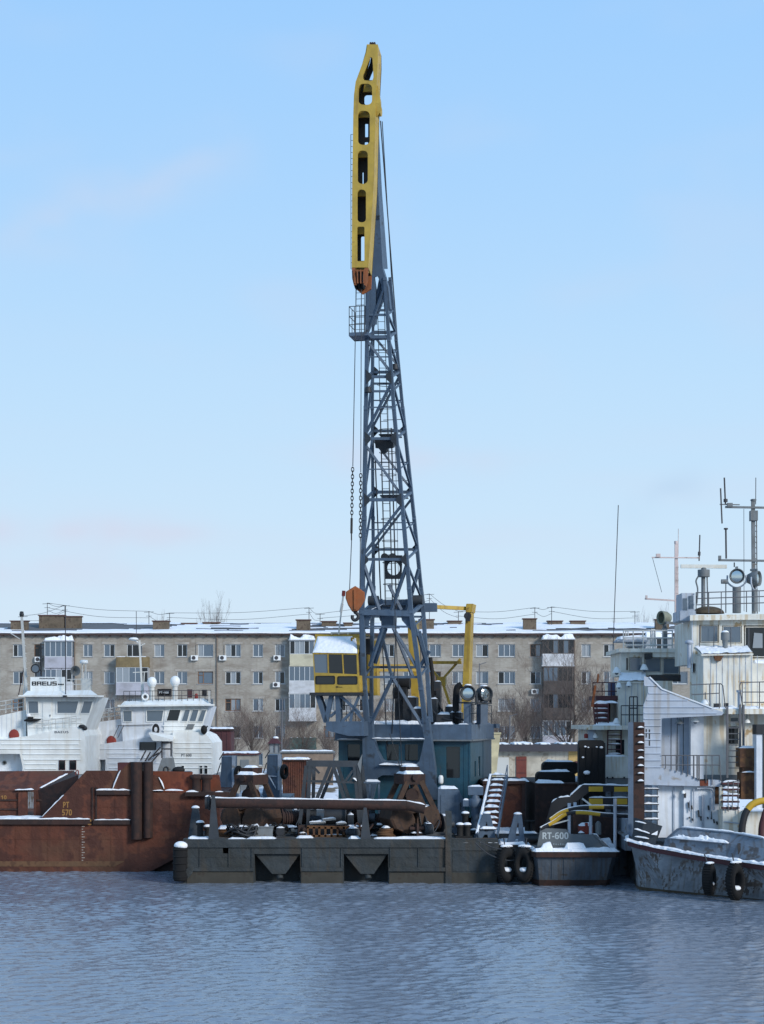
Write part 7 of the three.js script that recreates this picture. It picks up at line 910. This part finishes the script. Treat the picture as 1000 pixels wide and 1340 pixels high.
  part('front_pipe', [pipe([q(912, 1032, -0.75), q(925, 1031, -0.75), q(932, 1033, -0.75), q(934, 1040, -0.75), q(934, 1060, -0.75)], 0.05), ...k.ln([[908, 1032, 908, 1075], [919, 1040, 919, 1083], [921, 1040, 921, 1083], [930, 1044, 930, 1070], [903, 1048, 903, 1062]], 0.03, -0.8)], GB, t);
  for (const [px, py, h] of [[901, 1050, 7], [905, 1054, 5], [914, 1060, 9], [917, 1068, 6], [927, 1054, 6], [930.5, 1062, 10], [902, 1069, 2], [906, 1071, 3], [926, 1069, 3], [934, 1072, 5], [938, 1075, 4]]) part('hook', bar(q(px, py, -0.82), q(px + 0.8, py + h, -0.82), 0.06), M.steelDark, t);
  part('vent_hole_shade', bx(895, 898, 1038, 1044, -0.88, 0.02), M.steelDark, t); part('wall_lamp', lathe([[0.09, -0.08], [0.06, 0.05], [0, 0.06]], 10).translate(...q(894, 1036, -0.7).toArray()), M.plastic, t);  // vent opening is a dark sheet on the wall, its inner shade painted
  part('corner_rust', [bx(936, 941, 1028, 1052, -0.84, 0.05)], M.rustOchre, t);
  // main deckhouse
  part('deckhouse', [pr([[921, 1030], [1110, 1030], [1110, 935], [921, 935]], -1.9, 6, [quad(953.5, 966, 951.5, 973)])], W, t); shipWindow(k, quad(953.5, 966, 951.5, 973), -1.95, t, M.grey, M.glass); part('vent_louvre', bx(956.5, 966, 939.5, 944, -1.87, 0.025), M.grey, t);
  part('wall_panel', [bx(974, 990, 951, 976, -1.88, 0.015)], M.whiteOld, t); part('deckhouse_base', bx(921, 1110, 1014, 1030, -1.85, 0.045), M.grey, t);
  part('boat_deck', [bx(890, 1110, 927.5, 934.5, -0.9, 7)], W, t);
  part('deck_snow', [snowPatch(X(935), X(975), -2.2, -0.92, Y(927.5), 0.12), snowPatch(X(975), X(1010), -2.2, -0.92, Y(927.5), 0.1)], M.snow, t);
  for (const [px, a, b] of [[951.8, 925, 1018], [968.5, 922, 985], [973, 922, 985]]) part('ladder_rail', bar(q(px, b, -0.8), q(px, a, -0.8), 0.09), M.rail, t);
  for (let i = 0; i < 9; i++) part('ladder_rung', bar(q(952, 945 + i * 7.5, -0.8), q(968.5, 945 + i * 7.5, -0.8), 0.04), M.rail, t);
  part('boat_deck_railing', [...k.ln([[905, 896, 943, 894.5], [943, 894.5, 946, 897], [946, 897, 949.5, 927], [905, 909, 941, 907], [928.5, 896, 929, 927], [941.5, 895, 941.5, 927]], 0.025, -1.0)], M.rail, t);
  part('boat_deck_railing', [...k.ln([[968, 898, 969.5, 893], [969.5, 893, 1010, 892], [968, 898, 972.5, 928], [972, 905.5, 1010, 905.5], [973, 919, 1010, 919], [971.5, 894, 971.5, 928], [994, 892.5, 994, 927]], 0.025, -1.0)], M.rail, t);
  part('vent_post', [rod(q(967.5, 926, -1.2), q(967.5, 904, -1.2), 0.08, 10), rod(q(967.5, 906, -1.2), q(967.5, 903, -1.2), 0.13, 10)], GB, t);
  { const c = q(923, 919, -1.2), l = part('deck_lamp', lathe([[0.22, -0.09], [0.16, 0.04], [0.08, 0.12], [0, 0.13]], 14).translate(c.x, c.y, c.z), M.plastic, t); part('stem', rod(V(c.x, c.y + 0.1, c.z), V(c.x, c.y + 0.45, c.z), 0.025), M.grey, l); const e = q(977.5, 943, -1.4), m = part('deck_lamp', lathe([[0.16, -0.1], [0.12, 0.02], [0.05, 0.1], [0, 0.1]], 14).translate(e.x, e.y, e.z), M.plastic, t); part('stem', rod(V(e.x, e.y + 0.1, e.z), V(e.x, e.y + 0.3, e.z), 0.025), M.grey, m); }
  part('deck_clutter', [bx(936, 943, 920.5, 926, -1.4, 0.4), bx(949, 953.5, 920, 926, -1.5, 0.3)], M.steelDark, t);
  // upper cabin with vertical panels
  part('cabin', [bx(920.5, 985, 857, 929, -2.4, 3.4), bx(984, 1110, 868, 929, -2.7, 3)], W, t); for (let i = 0; i < 9; i++) part('panel_seam', bx(930 + i * 7.6, 930.8 + i * 7.6, 858, 928, -2.385, 0.014), GB, t);
  part('cabin_side', loft([[q(920.4, 929, -2.42), q(920.4, 857, -2.42), q(920.4, 857, -5.8), q(920.4, 929, -5.8)], [q(919.9, 929, -2.42), q(919.9, 857, -2.42), q(919.9, 857, -5.8), q(919.9, 929, -5.8)]]), M.whiteBlue, t);
  part('cabin_roof', loft([[q(918, 858, -2.2), q(986, 857, -2.2), q(986, 855.4, -2.2), q(918, 856.4, -2.2)], [q(908, 848.5, -3.9), q(978, 847, -3.9), q(978, 845.6, -3.9), q(908, 847, -3.9)]]), W, t);
  { const pos = [], at = (i, j) => q(lerp(918.6, 985, i / 18), lerp(856.2, 855.2, i / 18), -2.18).lerp(q(lerp(909, 977.5, i / 18), 846.3, -3.85), j / 7).add(V(0, 0.02 + 0.07 * vnoise(i * 0.7, j * 0.8), 0.02)); for (let i = 0; i < 18; i++) for (let j = 0; j < 7; j++) for (const p of [at(i, j), at(i + 1, j), at(i + 1, j + 1), at(i, j), at(i + 1, j + 1), at(i, j + 1)]) pos.push(p.x, p.y, p.z); const g = new THREE.BufferGeometry(); g.setAttribute('position', new THREE.Float32BufferAttribute(pos, 3)); g.computeVertexNormals(); part('cabin_snow', g, M.snow, t); }
  part('cabin_lamp', [pr([[935, 858], [947, 858], [943, 865], [936, 864]], -2.2, 0.3)], M.rustOchre, t);
  part('side_snow', snowPatch(X(984, -2.7), X(1010, -2.7), -3.8, -2.68, Y(868, -2.7), 0.14), M.snow, t);
  { const c = q(949, 834, -3.4); const v = part('roof_vent', lathe([[0.12, -0.5], [0.12, -0.15], [0.2, -0.12], [0.2, 0.2], [0.12, 0.24], [0, 0.25]], 14).translate(c.x, c.y, c.z), M.grey, t); part('snow', new THREE.SphereGeometry(0.18, 10, 6, 0, 6.3, 0, 1.5).scale(1, 0.6, 1).translate(c.x, c.y + 0.22, c.z), M.snow, v); const e = q(902, 840, -3); part('side_vent', [lathe([[0.09, -1.2], [0.09, -0.1], [0.2, -0.08], [0.2, 0.02], [0.12, 0.08], [0, 0.1]], 14).translate(e.x, e.y, e.z)], GB, t); }
  // wheelhouse
  part('wheelhouse', [pr([[907, 868], [1110, 868], [1110, 811], [907, 811]], -4.3, 5, [quad(917, 940, 818.5, 840), quad(946, 970, 819.5, 841), quad(975, 1006, 820, 860)])], W, t);
  for (const [a, b, c, e, p] of [[917, 940, 818.5, 840, M.glassBlue], [946, 970, 819.5, 841, M.glassBlue], [975, 1006, 820, 860, M.glass]]) shipWindow(k, quad(a, b, c, e), -4.35, t, W, p); part('window_blind', bx(917.5, 940, 818.5, 828, -4.38, 0.02), flat(70, 66, 64), t);
  part('door_window', pr([[985, 848], [998, 848], [998, 829], [987, 828]], -4.26, 0.04), M.glassPale, t);
  part('bridge_side', [loft([[q(905.5, 880, -4.3), q(905.5, 812, -4.3), q(905.5, 812, -9.5), q(905.5, 880, -9.5)], [q(906.8, 880, -4.3), q(906.8, 812, -4.3), q(906.8, 812, -9.5), q(906.8, 880, -9.5)]])], M.whiteBlue, t);
  part('roof', [loft([[q(903, 812, -3.9), q(1110, 809, -3.9), q(1110, 809, -9.8), q(903, 812, -9.8)], [q(903, 805, -3.9), q(1110, 802, -3.9), q(1110, 802, -9.8), q(903, 805, -9.8)]])], W, t);
  part('window_rail', [...k.ln([[915.5, 818, 915.5, 846], [935, 820, 934, 850], [956.5, 820, 956.5, 850], [980, 822, 980, 850]], 0.022, -3.6)], M.rail, t);
  part('roof_house', [bx(892.5, 909, 776, 800, -5, 1.6)], GB, t); part('roof_house_window', bx(893.5, 899.5, 783, 799, -4.985, 0.02), M.glassBlue, t); part('roof_house_window', bx(901, 907.5, 780, 797, -4.985, 0.02), M.glassBlue, t); part('roof_house_base', bx(890, 911, 799, 812, -4.9, 2), GB, t);
  part('roof_railing', railing([q(911, 803, -4.1), q(1010, 800, -4.1)], 0.98, 6, 0.024, [1, 0.72, 0.42]).concat(railing([q(911, 803, -4.1), q(911, 803, -9)], 0.98, 4, 0.024, [1, 0.5])), M.rail, t);
  part('roof_dome', new THREE.SphereGeometry(0.7, 20, 8, 0, 6.3, 0, 1.57).scale(1.1, 0.5, 0.8).translate(...q(927, 803, -5.5).toArray()), M.silt, t);
  { // scanner
    const c = q(921, 750, -5.5); const r = part('radar', [rod(V(c.x, c.y - 0.18, c.z), V(c.x, c.y + 0.16, c.z), 0.29, 16), rod(V(c.x, c.y + 0.16, c.z), V(c.x, c.y + 0.26, c.z), 0.12, 10)], M.grey, t); part('scanner_bar', [bar(q(891, 741, -5.5), q(951, 741.5, -5.5), 0.14, 0.17)], M.whiteOld, r); part('stand', [rod(V(c.x - 0.02, c.y - 0.18, c.z), q(920.5, 803, -5.5), 0.1, 8), rod(V(c.x + 0.16, c.y - 0.18, c.z), q(926.5, 801, -5.5), 0.035, 6), pipe([q(914, 754, -5.4), q(911, 760, -5.4), q(913, 770, -5.4), q(912, 790, -5.4)], 0.04)], M.grey, r); }
  for (const [px, py, turn, rad, pb] of [[964.5, 754, -0.1, 0.36, 802], [990, 757, 1.0, 0.36, 800]]) { const c = q(px, py, -5), g = new THREE.Group(); g.name = 'searchlight'; g.position.copy(c); g.rotation.y = turn; t.add(g); part('drum', [lathe([[0, -0.5], [0.2, -0.45], [rad * 0.9, -0.2], [rad, 0], [rad, 0.14], [rad * 0.88, 0.14], [rad * 0.86, 0]], 24).rotateX(Math.PI / 2), box(-0.05, 0.05, rad, rad + 0.1, -0.3, 0.05)], M.grey, g); part('lens', new THREE.SphereGeometry(0.5, 24, 10, 0, 6.3, 0, 0.62).rotateX(Math.PI / 2).scale(1, 1, 0.5).translate(0, 0, -0.16), M.lens, g); part('fork', [pipe([V(-rad - 0.08, 0.05, -0.1), V(-rad - 0.05, -0.3, -0.1), V(0, -rad - 0.18, -0.1), V(rad + 0.05, -0.3, -0.1), V(rad + 0.08, 0.05, -0.1)], 0.045), ], M.greyBlue, g); part('post', [rod(V(0, -rad - 0.15, -0.1), V(0, (q(px, pb, -5).y - c.y), -0.1), px < 970 ? 0.2 : 0.12, 12)], M.grey, g); }
  part('horn', [rod(q(944, 761, -5), q(952, 761, -5), 0.11, 10), rod(q(950, 761, -5), q(950, 802, -5), 0.03, 5)], M.grey, t);
  // main mast
  const mp = M.grey; part('main_mast', [bar(q(986.5, 803, -5.4), q(985.5, 655, -5.4), 0.16), bar(q(991, 803, -5.4), q(990, 680, -5.4), 0.05), ...Array.from({ length: 16 }, (_, i) => bar(q(986, 688 + i * 7.2, -5.35), q(991, 688 + i * 7.2, -5.35), 0.045)), bx(982.5, 992, 668, 681, -5.2, 0.35), lathe([[0.06, 0], [0.16, 0.14], [0.1, 0.18], [0, 0.18]], 10).translate(...q(986, 658, -5.4).toArray())], mp, t);
  part('mast_yard', [bar(q(949, 663.5, -5.3), q(1010, 664.5, -5.3), 0.08, 0.1), bar(q(942, 660, -5.3), q(968, 660.5, -5.3), 0.05), bx(952, 959, 658, 663, -5.2, 0.15)], mp, t); part('mast_yard', [bar(q(940, 733, -5.3), q(1010, 734, -5.3), 0.09, 0.1), bx(940.5, 944, 727, 732, -5.2, 0.12)], mp, t);
  part('yard_aerial', [bar(q(943, 639, -5.3), q(945, 685, -5.3), 0.06)], M.railDark, t); part('yard_aerial', [rod(q(949.5, 660, -5.3), q(948, 625, -5.3), 0.04, 5), rod(q(949.6, 657, -5.3), q(949.6, 653, -5.3), 0.1, 8)], M.railDark, t); part('yard_aerial', [rod(q(950.5, 731, -5.3), q(950, 692, -5.3), 0.045, 5), rod(q(950, 693, -5.3), q(950, 691, -5.3), 0.1, 8)], M.railDark, t); part('yard_aerial', rod(q(989, 660, -5.4), q(989.2, 625, -5.4), 0.018, 4), M.railDark, t);
  part('halyard', [rod(q(973.5, 666, -5.3), q(973.8, 800, -5.2), 0.012, 4), rod(q(961, 736, -5.3), q(961, 742, -5.3), 0.03, 4)], M.rope, t);
  // starboard pieces cut by the frame
  part('rusty_locker', [bx(968.5, 989.5, 979, 1004, -0.35, 0.9)], M.rustOchre, t); part('rusty_locker', [bx(970, 989.5, 1011, 1046, -0.35, 0.9), bx(972, 989, 1004, 1011, -0.4, 0.8)], M.rustOchre, t); part('locker_snow', [snowPatch(X(968.5, -0.4), X(989.5, -0.4), -1.25, -0.33, Y(979, -0.35), 0.08, 0.03), snowLine(q(971, 1010.5, -0.33), q(989, 1010.5, -0.33), 0.1, 0.05)], M.snow, t);
  part('pushing_post', [bx(990, 998, 961, 1062, 0.1, 0.8)], M.whiteBlue, t); part('post_fender', [bx(990, 1012, 948, 961, 0.15, 0.85), bx(998.2, 1012, 961, 1062, 0.12, 0.8)], M.steelDark, t);
  for (let i = 0; i < 5; i++) { const y = 1024 + i * 8, s = part('stair_step', bx(945.5, 968, y, y + 2.5, -0.3 + i * 0.14, 0.3), M.maroon, t); part('snow', snowLine(q(946, y - 0.6, -0.42 + i * 0.14), q(967, y - 0.6, -0.42 + i * 0.14), 0.28, 0.09), M.snow, s); }
  part('stair_railing', [...k.ln([[953, 1022, 953, 1062], [960, 1022, 958, 1058], [966, 1020, 966, 1064], [950.5, 1024, 968, 1022]], 0.024, 0.3)], M.rail, t); part('stair_side', bx(942, 946.5, 1030, 1086, -0.2, 0.2), W, t);
  part('deck_box', [bx(946, 972, 1061, 1092, 0.2, 1.2), bx(976, 1012, 1062, 1094, 1.0, 1.5)], W, t); part('box_rail', bar(q(948, 1075, 0.24), q(972, 1078, 0.24), 0.05), GB, t); part('box_snow', [snowPatch(X(946, 0), X(972, 0), -0.8, 0.2, Y(1061, 0.2), 0.12), snowPatch(X(976, 0.6), X(1010, 0.6), -0.3, 1.0, Y(1062, 1), 0.12)], M.snow, t);
  part('yellow_guard', pipe([q(978.5, 1059, 1.8), q(984, 1053, 1.8), q(993, 1049, 1.8), q(1004, 1047.5, 1.8), q(1030, 1048, 1.8)], 0.15, 10, 24), stripeY, t); part('black_guard', pipe([q(970.5, 1090, 1.8), q(972, 1078, 1.8), q(975, 1066, 1.8), q(978.6, 1058.8, 1.8)], 0.15, 10, 20), stripeK, t); part('black_guard', pipe([q(996, 1096, 1.9), q(997, 1080, 1.9), q(1002, 1062, 1.9), q(1006, 1052, 1.9)], 0.13, 10, 20), M.maroon, t);
}
tyre('tyre_fender', 928, 1150, 7.5, 21, 7, 72.6, 'narrow looking black tyre hung edge on from the near tug bow', 'tyres over the near tug bow', 0.9);
tyre('tyre_fender', 962, 1153, 12, 25, 7.5, 71.7, 'black tyre with a lump of snow in it hung from the near tug bow', 'tyres over the near tug bow', 0.5);
// ---------------------------------------------------------------- sheds, trees and heaps on the bank
function onBank(px, d) { const x = (px - CX) * d / FPX; return frame(x, -d, 0, groundY(x, -d)); }
{ // low garage with a red door
  const d = 140, f = onBank(712, d), X = (px, z = 0) => f.x(px, z), Y = (py) => f.y(py, 712), t = thing('garage_row', 'low pale garage with flat snowy roof and a rusty red door', 'garage', f), wm = paint([186, 180, 166], { rust: 0.3, rustC: [140, 130, 116], streak: 0.3, tone: 0.1 });
  part('wall', [prism([[X(640), -0.6], [X(768), -0.6], [X(768), Y(981)], [X(640), Y(981)]], -6, 0)], wm, t); part('brick_pier', [box(X(744), X(768), -0.5, Y(981.5), 0.003, 0.06)], paint([190, 160, 100], { tone: 0.2, rust: 0.3, rustC: [140, 112, 76] }), t);
  part('roof', [box(X(634), X(768), Y(983), Y(974), -6.4, 0.7)], flat(66, 64, 70, 0.9), t); part('snow', [snowPatch(X(645), X(668), -3, 0.6, Y(974), 0.1, 0.4), snowPatch(X(670), X(698), -4, 0.66, Y(974), 0.14, 0.4), snowPatch(X(704), X(722), -4, 0.5, Y(974), 0.12, 0.4), snowPatch(X(732), X(764), -5, -0.5, Y(974), 0.1, 0.4)], M.snow, t);
  const dr = part('door', box(X(675.5), X(689), -0.3, Y(990), 0.004, 0.08), paint([112, 52, 44], { tone: 0.15, rust: 0.3, rustC: [80, 42, 38] }), t); part('hinge_strap', [box(X(676), X(688), Y(995), Y(994), 0.081, 0.1), box(X(676), X(688), Y(1012), Y(1011), 0.081, 0.1)], M.maroon, dr); part('shutter', box(X(649), X(666), -0.3, Y(991), 0.004, 0.05), flat(196, 198, 196, 0.8), t); part('red_panel', box(X(752), X(762), Y(1004), Y(996), 0.065, 0.09), M.maroon, t);
}
{ // cream funnel shaped post beside the house and pole
  const k = kit(112, 649, 0.0), f = k.f, t = thing('cream_funnel', 'cream painted tapering duct standing behind the crane house', 'duct', f); part('duct', k.pr([[643, 1030], [648, 1030], [655, 961], [643, 960]], 0, 0.5), paint([206, 196, 160], { tone: 0.08, rust: 0.2, rustC: [150, 132, 100] }), t); part('rim', k.bx(642, 656, 958.5, 961, 0.06, 0.62), flat(180, 172, 140), t); part('base', k.bx(640, 652, 1030, 1060, 0.1, 0.8), M.grey, t);
}
{ // small red shed on the left, container, kiosk
  const mk = (name, label, cat, px, d, x0, x1, y0, mat, roofM, dep = 3) => { const f = onBank(px, d), X = (p) => f.x(p), Y = (p) => f.y(p, px), t = thing(name, label, cat, f); part('wall', box(X(x0), X(x1), -0.6, Y(y0), -dep, 0), mat, t); part('roof', box(X(x0) - 0.15, X(x1) + 0.15, Y(y0), Y(y0) + 0.12, -dep - 0.15, 0.15), roofM, t); part('snow', snowPatch(X(x0) - 0.1, X(x1) + 0.1, -dep, 0.12, Y(y0) + 0.12, 0.1, 0.3), M.snow, t); return [t, X, Y]; };
  { const [t, X, Y] = mk('shed', 'tall red brick shed behind the bow of the second white tug', 'shed', 286, 126, 271, 302, 956, M.maroon.clone(), M.rustDark); for (const px of [276, 283, 290, 297]) part('wall_rib', box(X(px), X(px) + 0.08, 0, Y(957), 0.003, 0.04), M.maroon, t); }
  { const [t, X, Y] = mk('shed', 'long low shed with a thick snow roof left of the push boat posts', 'shed', 308, 122, 279, 335, 988, paint([150, 146, 138], { tone: 0.12 }), M.maroon); part('door', box(X(315), X(326), -0.5, Y(994), 0.003, 0.05), M.grey, t); }
  { const [t, X, Y] = mk('container', 'rusty orange freight container behind the trestle', 'container', 384, 124, 370, 404, 996, M.rust, M.rustDark, 2.4); for (let i = 0; i < 11; i++) part('corrugation', box(X(372 + i * 2.9), X(373.4 + i * 2.9), -0.4, Y(997), 0.003, 0.05), M.rust, t); }
  { const [t, X, Y] = mk('shed', 'low wall with snow cap behind the rusty orange container', 'wall', 400, 132, 368, 436, 985, paint([128, 112, 98], { tone: 0.15 }), M.grey, 0.5); part('coping', box(X(368), X(436), Y(986), Y(985.5), 0.003, 0.08), M.grey, t); }
  { const f = onBank(359, 127), X = (p) => f.x(p), Y = (p) => f.y(p, 359), t = thing('kiosk', 'small glazed watch hut with a red hipped roof', 'hut', f); part('wall', [box(X(352), X(366), -0.5, Y(985), -0.8, 0)], M.grey, t); for (const px of [352, 359, 365]) part('corner_post', box(X(px), X(px + 1), Y(985), Y(973), -0.06, 0), M.rail, t); part('glazing', box(X(353), X(365), Y(985), Y(973), -0.7, -0.08), M.glassPale, t); part('roof', loft([[V(X(350), Y(973), 0.2), V(X(368), Y(973), 0.2), V(X(368), Y(973), -1), V(X(350), Y(973), -1)], [V(X(356), Y(966), -0.3), V(X(362), Y(966), -0.3), V(X(362), Y(966), -0.5), V(X(356), Y(966), -0.5)]]), M.maroon, t); part('snow', new THREE.SphereGeometry(0.18, 10, 6).scale(1.2, 0.6, 1).translate(X(360.5), Y(965.5), -0.4), M.snow, t); }
}
// snow and rubble heaps
{ const sp = [[372, 112, 3.2, 1.6, 1], [395, 113, 2.6, 1.9, 0], [348, 111, 2.2, 1.3, 1], [430, 113, 2.4, 1.8, 1], [693, 110, 2.2, 2.0, 1], [660, 113, 1.6, 1.2, 0], [380, 116, 2.0, 1.7, 0], [625, 114, 2.4, 1.5, 1]];
  const w = ['beside the small watch hut', 'behind the trestle legs', 'between the two push boat posts', 'left of the teal crane house', 'between the hopper and the rusty barge end', 'at the foot of the cream duct', 'in front of the rusty container', 'right of the teal crane house'];
  sp.forEach(([px, d, r, h, sn], i) => { const f = frame((px - CX) * d / FPX, -d, 0, groundY((px - CX) * d / FPX, -d)); const g = new THREE.IcosahedronGeometry(1, 4), p = g.attributes.position; for (let j = 0; j < p.count; j++) { const x = p.getX(j), y = p.getY(j), z = p.getZ(j), n = 0.7 + 0.6 * fbm(x * 2 + i * 9, z * 2 + y * 2, 0, 4, 3); p.setXYZ(j, x * r * n, Math.max(-0.4, y * h * n + 0.25), z * r * 0.8 * n); } g.computeVertexNormals(); const t = thing(sn ? 'snow_heap' : 'rubble_heap', sn ? `heap of old snow ${w[i]}` : `snow dusted heap of brown rubble ${w[i]}`, 'heap', f); part('mound', g, sn ? M.snow : M.rustOchre, t); const s = []; for (let k = 0; k < 16; k++) { const a = rr(0, 6.28), q = rr(0.2, 0.9), x = Math.cos(a) * r * q, z = Math.sin(a) * r * 0.8 * q, y = h * Math.sqrt(Math.max(0, 1 - q * q)) + 0.15; s.push(new THREE.BoxGeometry(rr(0.12, 0.5), rr(0.08, 0.3), rr(0.1, 0.35)).rotateY(rr(0, 3)).rotateZ(rr(-0.6, 0.6)).translate(x, y, z)); } const m = part('rubble', s, sn ? M.steelDark : M.rustDark, t); m.userData.kind = 'stuff'; if (!sn) part('snow', snowPatch(-r * 0.4, r * 0.3, -r * 0.3, r * 0.3, h * 0.95, 0.4, 0.4), M.snow, t); });
}
// bare winter trees
function branchTree(h, sd, twig, spread) {
  const keep = seed; seed = sd; const tr = [], br = [], cone = (a, b, r0, r1, n, out) => { const z = b.clone().sub(a).normalize(), u = Math.abs(z.y) > 0.9 ? V(1, 0, 0) : V(0, 1, 0), x = u.cross(z).normalize(), y = z.clone().cross(x); for (let k = 0; k < n; k++) { const t0 = k / n * 6.2832, t1 = (k + 1) / n * 6.2832, P = (p, r, t) => p.clone().addScaledVector(x, Math.cos(t) * r).addScaledVector(y, Math.sin(t) * r); const A = P(a, r0, t0), B2 = P(a, r0, t1), C = P(b, r1, t1), D = P(b, r1, t0); for (const q of [A, B2, C, A, C, D]) out.push(q.x, q.y, q.z); } };
  const grow = (p, dir, len, r, lv) => {
    const segs = lv < 2 ? 4 : 2; let a = p, d = dir.clone();
    for (let k = 0; k < segs; k++) { d.add(V(rr(-1, 1), rr(-0.5, 0.9), rr(-1, 1)).multiplyScalar(0.13 + lv * 0.03)).normalize(); const b = a.clone().addScaledVector(d, len / segs), r1 = r * 0.8; cone(a, b, r, r1, lv < 2 ? 6 : 3, lv === 0 ? tr : br); if (lv < 4) { const m = lv === 0 ? (k > 0 ? 3 : 0) : lv === 3 ? twig : 2; for (let j = 0; j < m; j++) { const s = V(rr(-1, 1), rr(0.05, 0.9), rr(-1, 1)).normalize(), nd = d.clone().lerp(s, spread).normalize(); grow(a.clone().lerp(b, rr(0.2, 1)), nd, len * rr(0.5, 0.7), r1 * 0.55, lv + 1); } } a = b; r = r1; }
    if (lv < 4 && lv > 0) for (let j = 0; j < 2; j++) grow(a, d.clone().lerp(V(rr(-1, 1), rr(0.2, 1), rr(-1, 1)).normalize(), 0.4).normalize(), len * 0.55, Math.max(r * 0.7, 0.006), lv + 1);
  };
  grow(V(0, -0.3, 0), V(rr(-0.05, 0.05), 1, 0).normalize(), h * 0.5, h * 0.018, 0); seed = keep;
  let top = 0; for (const a of [tr, br]) for (let i = 1; i < a.length; i += 3) top = Math.max(top, a[i]); for (const a of [tr, br]) for (let i = 0; i < a.length; i++) a[i] *= h / top;
  const G = (a) => { const g = new THREE.BufferGeometry(); g.setAttribute('position', new THREE.Float32BufferAttribute(a, 3)); g.computeVertexNormals(); return geo(g); };
  return [G(tr), G(br)];
}
{
  const bark = paint([96, 84, 76], { tone: 0.2, rough: 0.95 }), twigM = paint([106, 92, 86], { tone: 0.15, rough: 0.95 }), frost = paint([168, 166, 170], { tone: 0.1, rough: 0.95 });
  const kinds = [branchTree(8, 11, 3, 0.6), branchTree(8, 29, 3, 0.75), branchTree(8, 47, 4, 0.5)];
  const put = (px, d, h, k, label, white, group) => { const f = onBank(px, d), t = new THREE.Group(); t.name = numbered('bare_tree'); t.position.set(f.ox, f.oy, f.oz); t.rotation.y = rr(0, 6.28); const nw = group === 'bare trees behind the roof' ? 0.5 : 1; t.scale.set(h / 8 * nw, h / 8, h / 8 * nw); t.userData = { label, category: 'tree', group }; scene.add(t); const a = new THREE.Mesh(kinds[k][0], bark), b = new THREE.Mesh(kinds[k][1], white ? frost : twigM); a.name = 'trunk'; b.name = 'crown'; for (const m of [a, b]) { m.castShadow = m.receiveShadow = true; t.add(m); } };
  const gA = 'bare trees in front of the apartment block', gB = 'bare trees behind the roof';
  put(137, 160, 8, 0, 'bare brown tree between the two white tugs', 0, gA); put(15, 162, 7, 1, 'bare tree at the left edge behind the name board tug', 0, gA); put(305, 158, 6.5, 1, 'bare bush like tree right of the red shed', 0, gA); put(330, 163, 7.5, 2, 'bare tree behind the long low shed', 0, gA); put(361, 160, 6.5, 0, 'bare tree rising right behind the watch hut', 0, gA); put(398, 162, 7, 1, 'bare tree below the glazed balconies left of the cab', 0, gA); put(430, 158, 5, 2, 'bare shrub like tree under the crane cab', 0, gA); put(590, 158, 9.5, 1, 'bare tree behind the twin crane searchlights', 0, gA); put(655, 156, 8.5, 0, 'bare spreading tree right of the crane searchlights', 0, gA); put(690, 164, 9, 2, 'bare thin tree left of the dark balconies', 0, gA); put(738, 160, 13, 1, 'tallest bare tree in front of the dark balconies', 0, gA); put(785, 158, 10, 0, 'bare tree just left of the white tug wheelhouse', 0, gA); put(480, 160, 8, 2, 'bare tree seen through the crane boom foot', 0, gA); put(528, 164, 9, 0, 'bare tree seen through the right boom leg', 0, gA);
  put(277, 192, 19.6, 0, 'bare tree standing tallest above the roof behind two chimneys', 0, gB); put(206, 192, 17.4, 2, 'small bare tree top behind the roof by the left chimney', 0, gB); put(822, 195, 17.2, 2, 'frosted tree top behind the roof left of the olive searchlight', 1, gB); put(838, 195, 17.4, 1, 'frosted tree top behind the roof right beside the olive searchlight', 1, gB); put(872, 195, 19, 0, 'frosted tree behind the pink mast', 1, gB);
}
{ // shrubs and street lamps in front of the block
  for (const [px, d, h, label] of [[368, 138, 6.8, 'thin lamp post behind the trestle'], [666, 142, 5.5, 'thin leaning pole by the garage shutter'], [626, 150, 10, 'thin bare pole between crane searchlight and garage']]) { const f = onBank(px, d); const t = thing('pole', label, 'pole', f, 'poles on the bank'); part('shaft', rod(V(0, -0.3, 0), V(0.1, h, 0), 0.07, 8, 0.045), M.rail, t); part('arm', rod(V(0.1, h - 0.1, 0), V(0.7, h + 0.1, 0), 0.03, 6), M.rail, t); }
}
renderer.render(scene, camera);
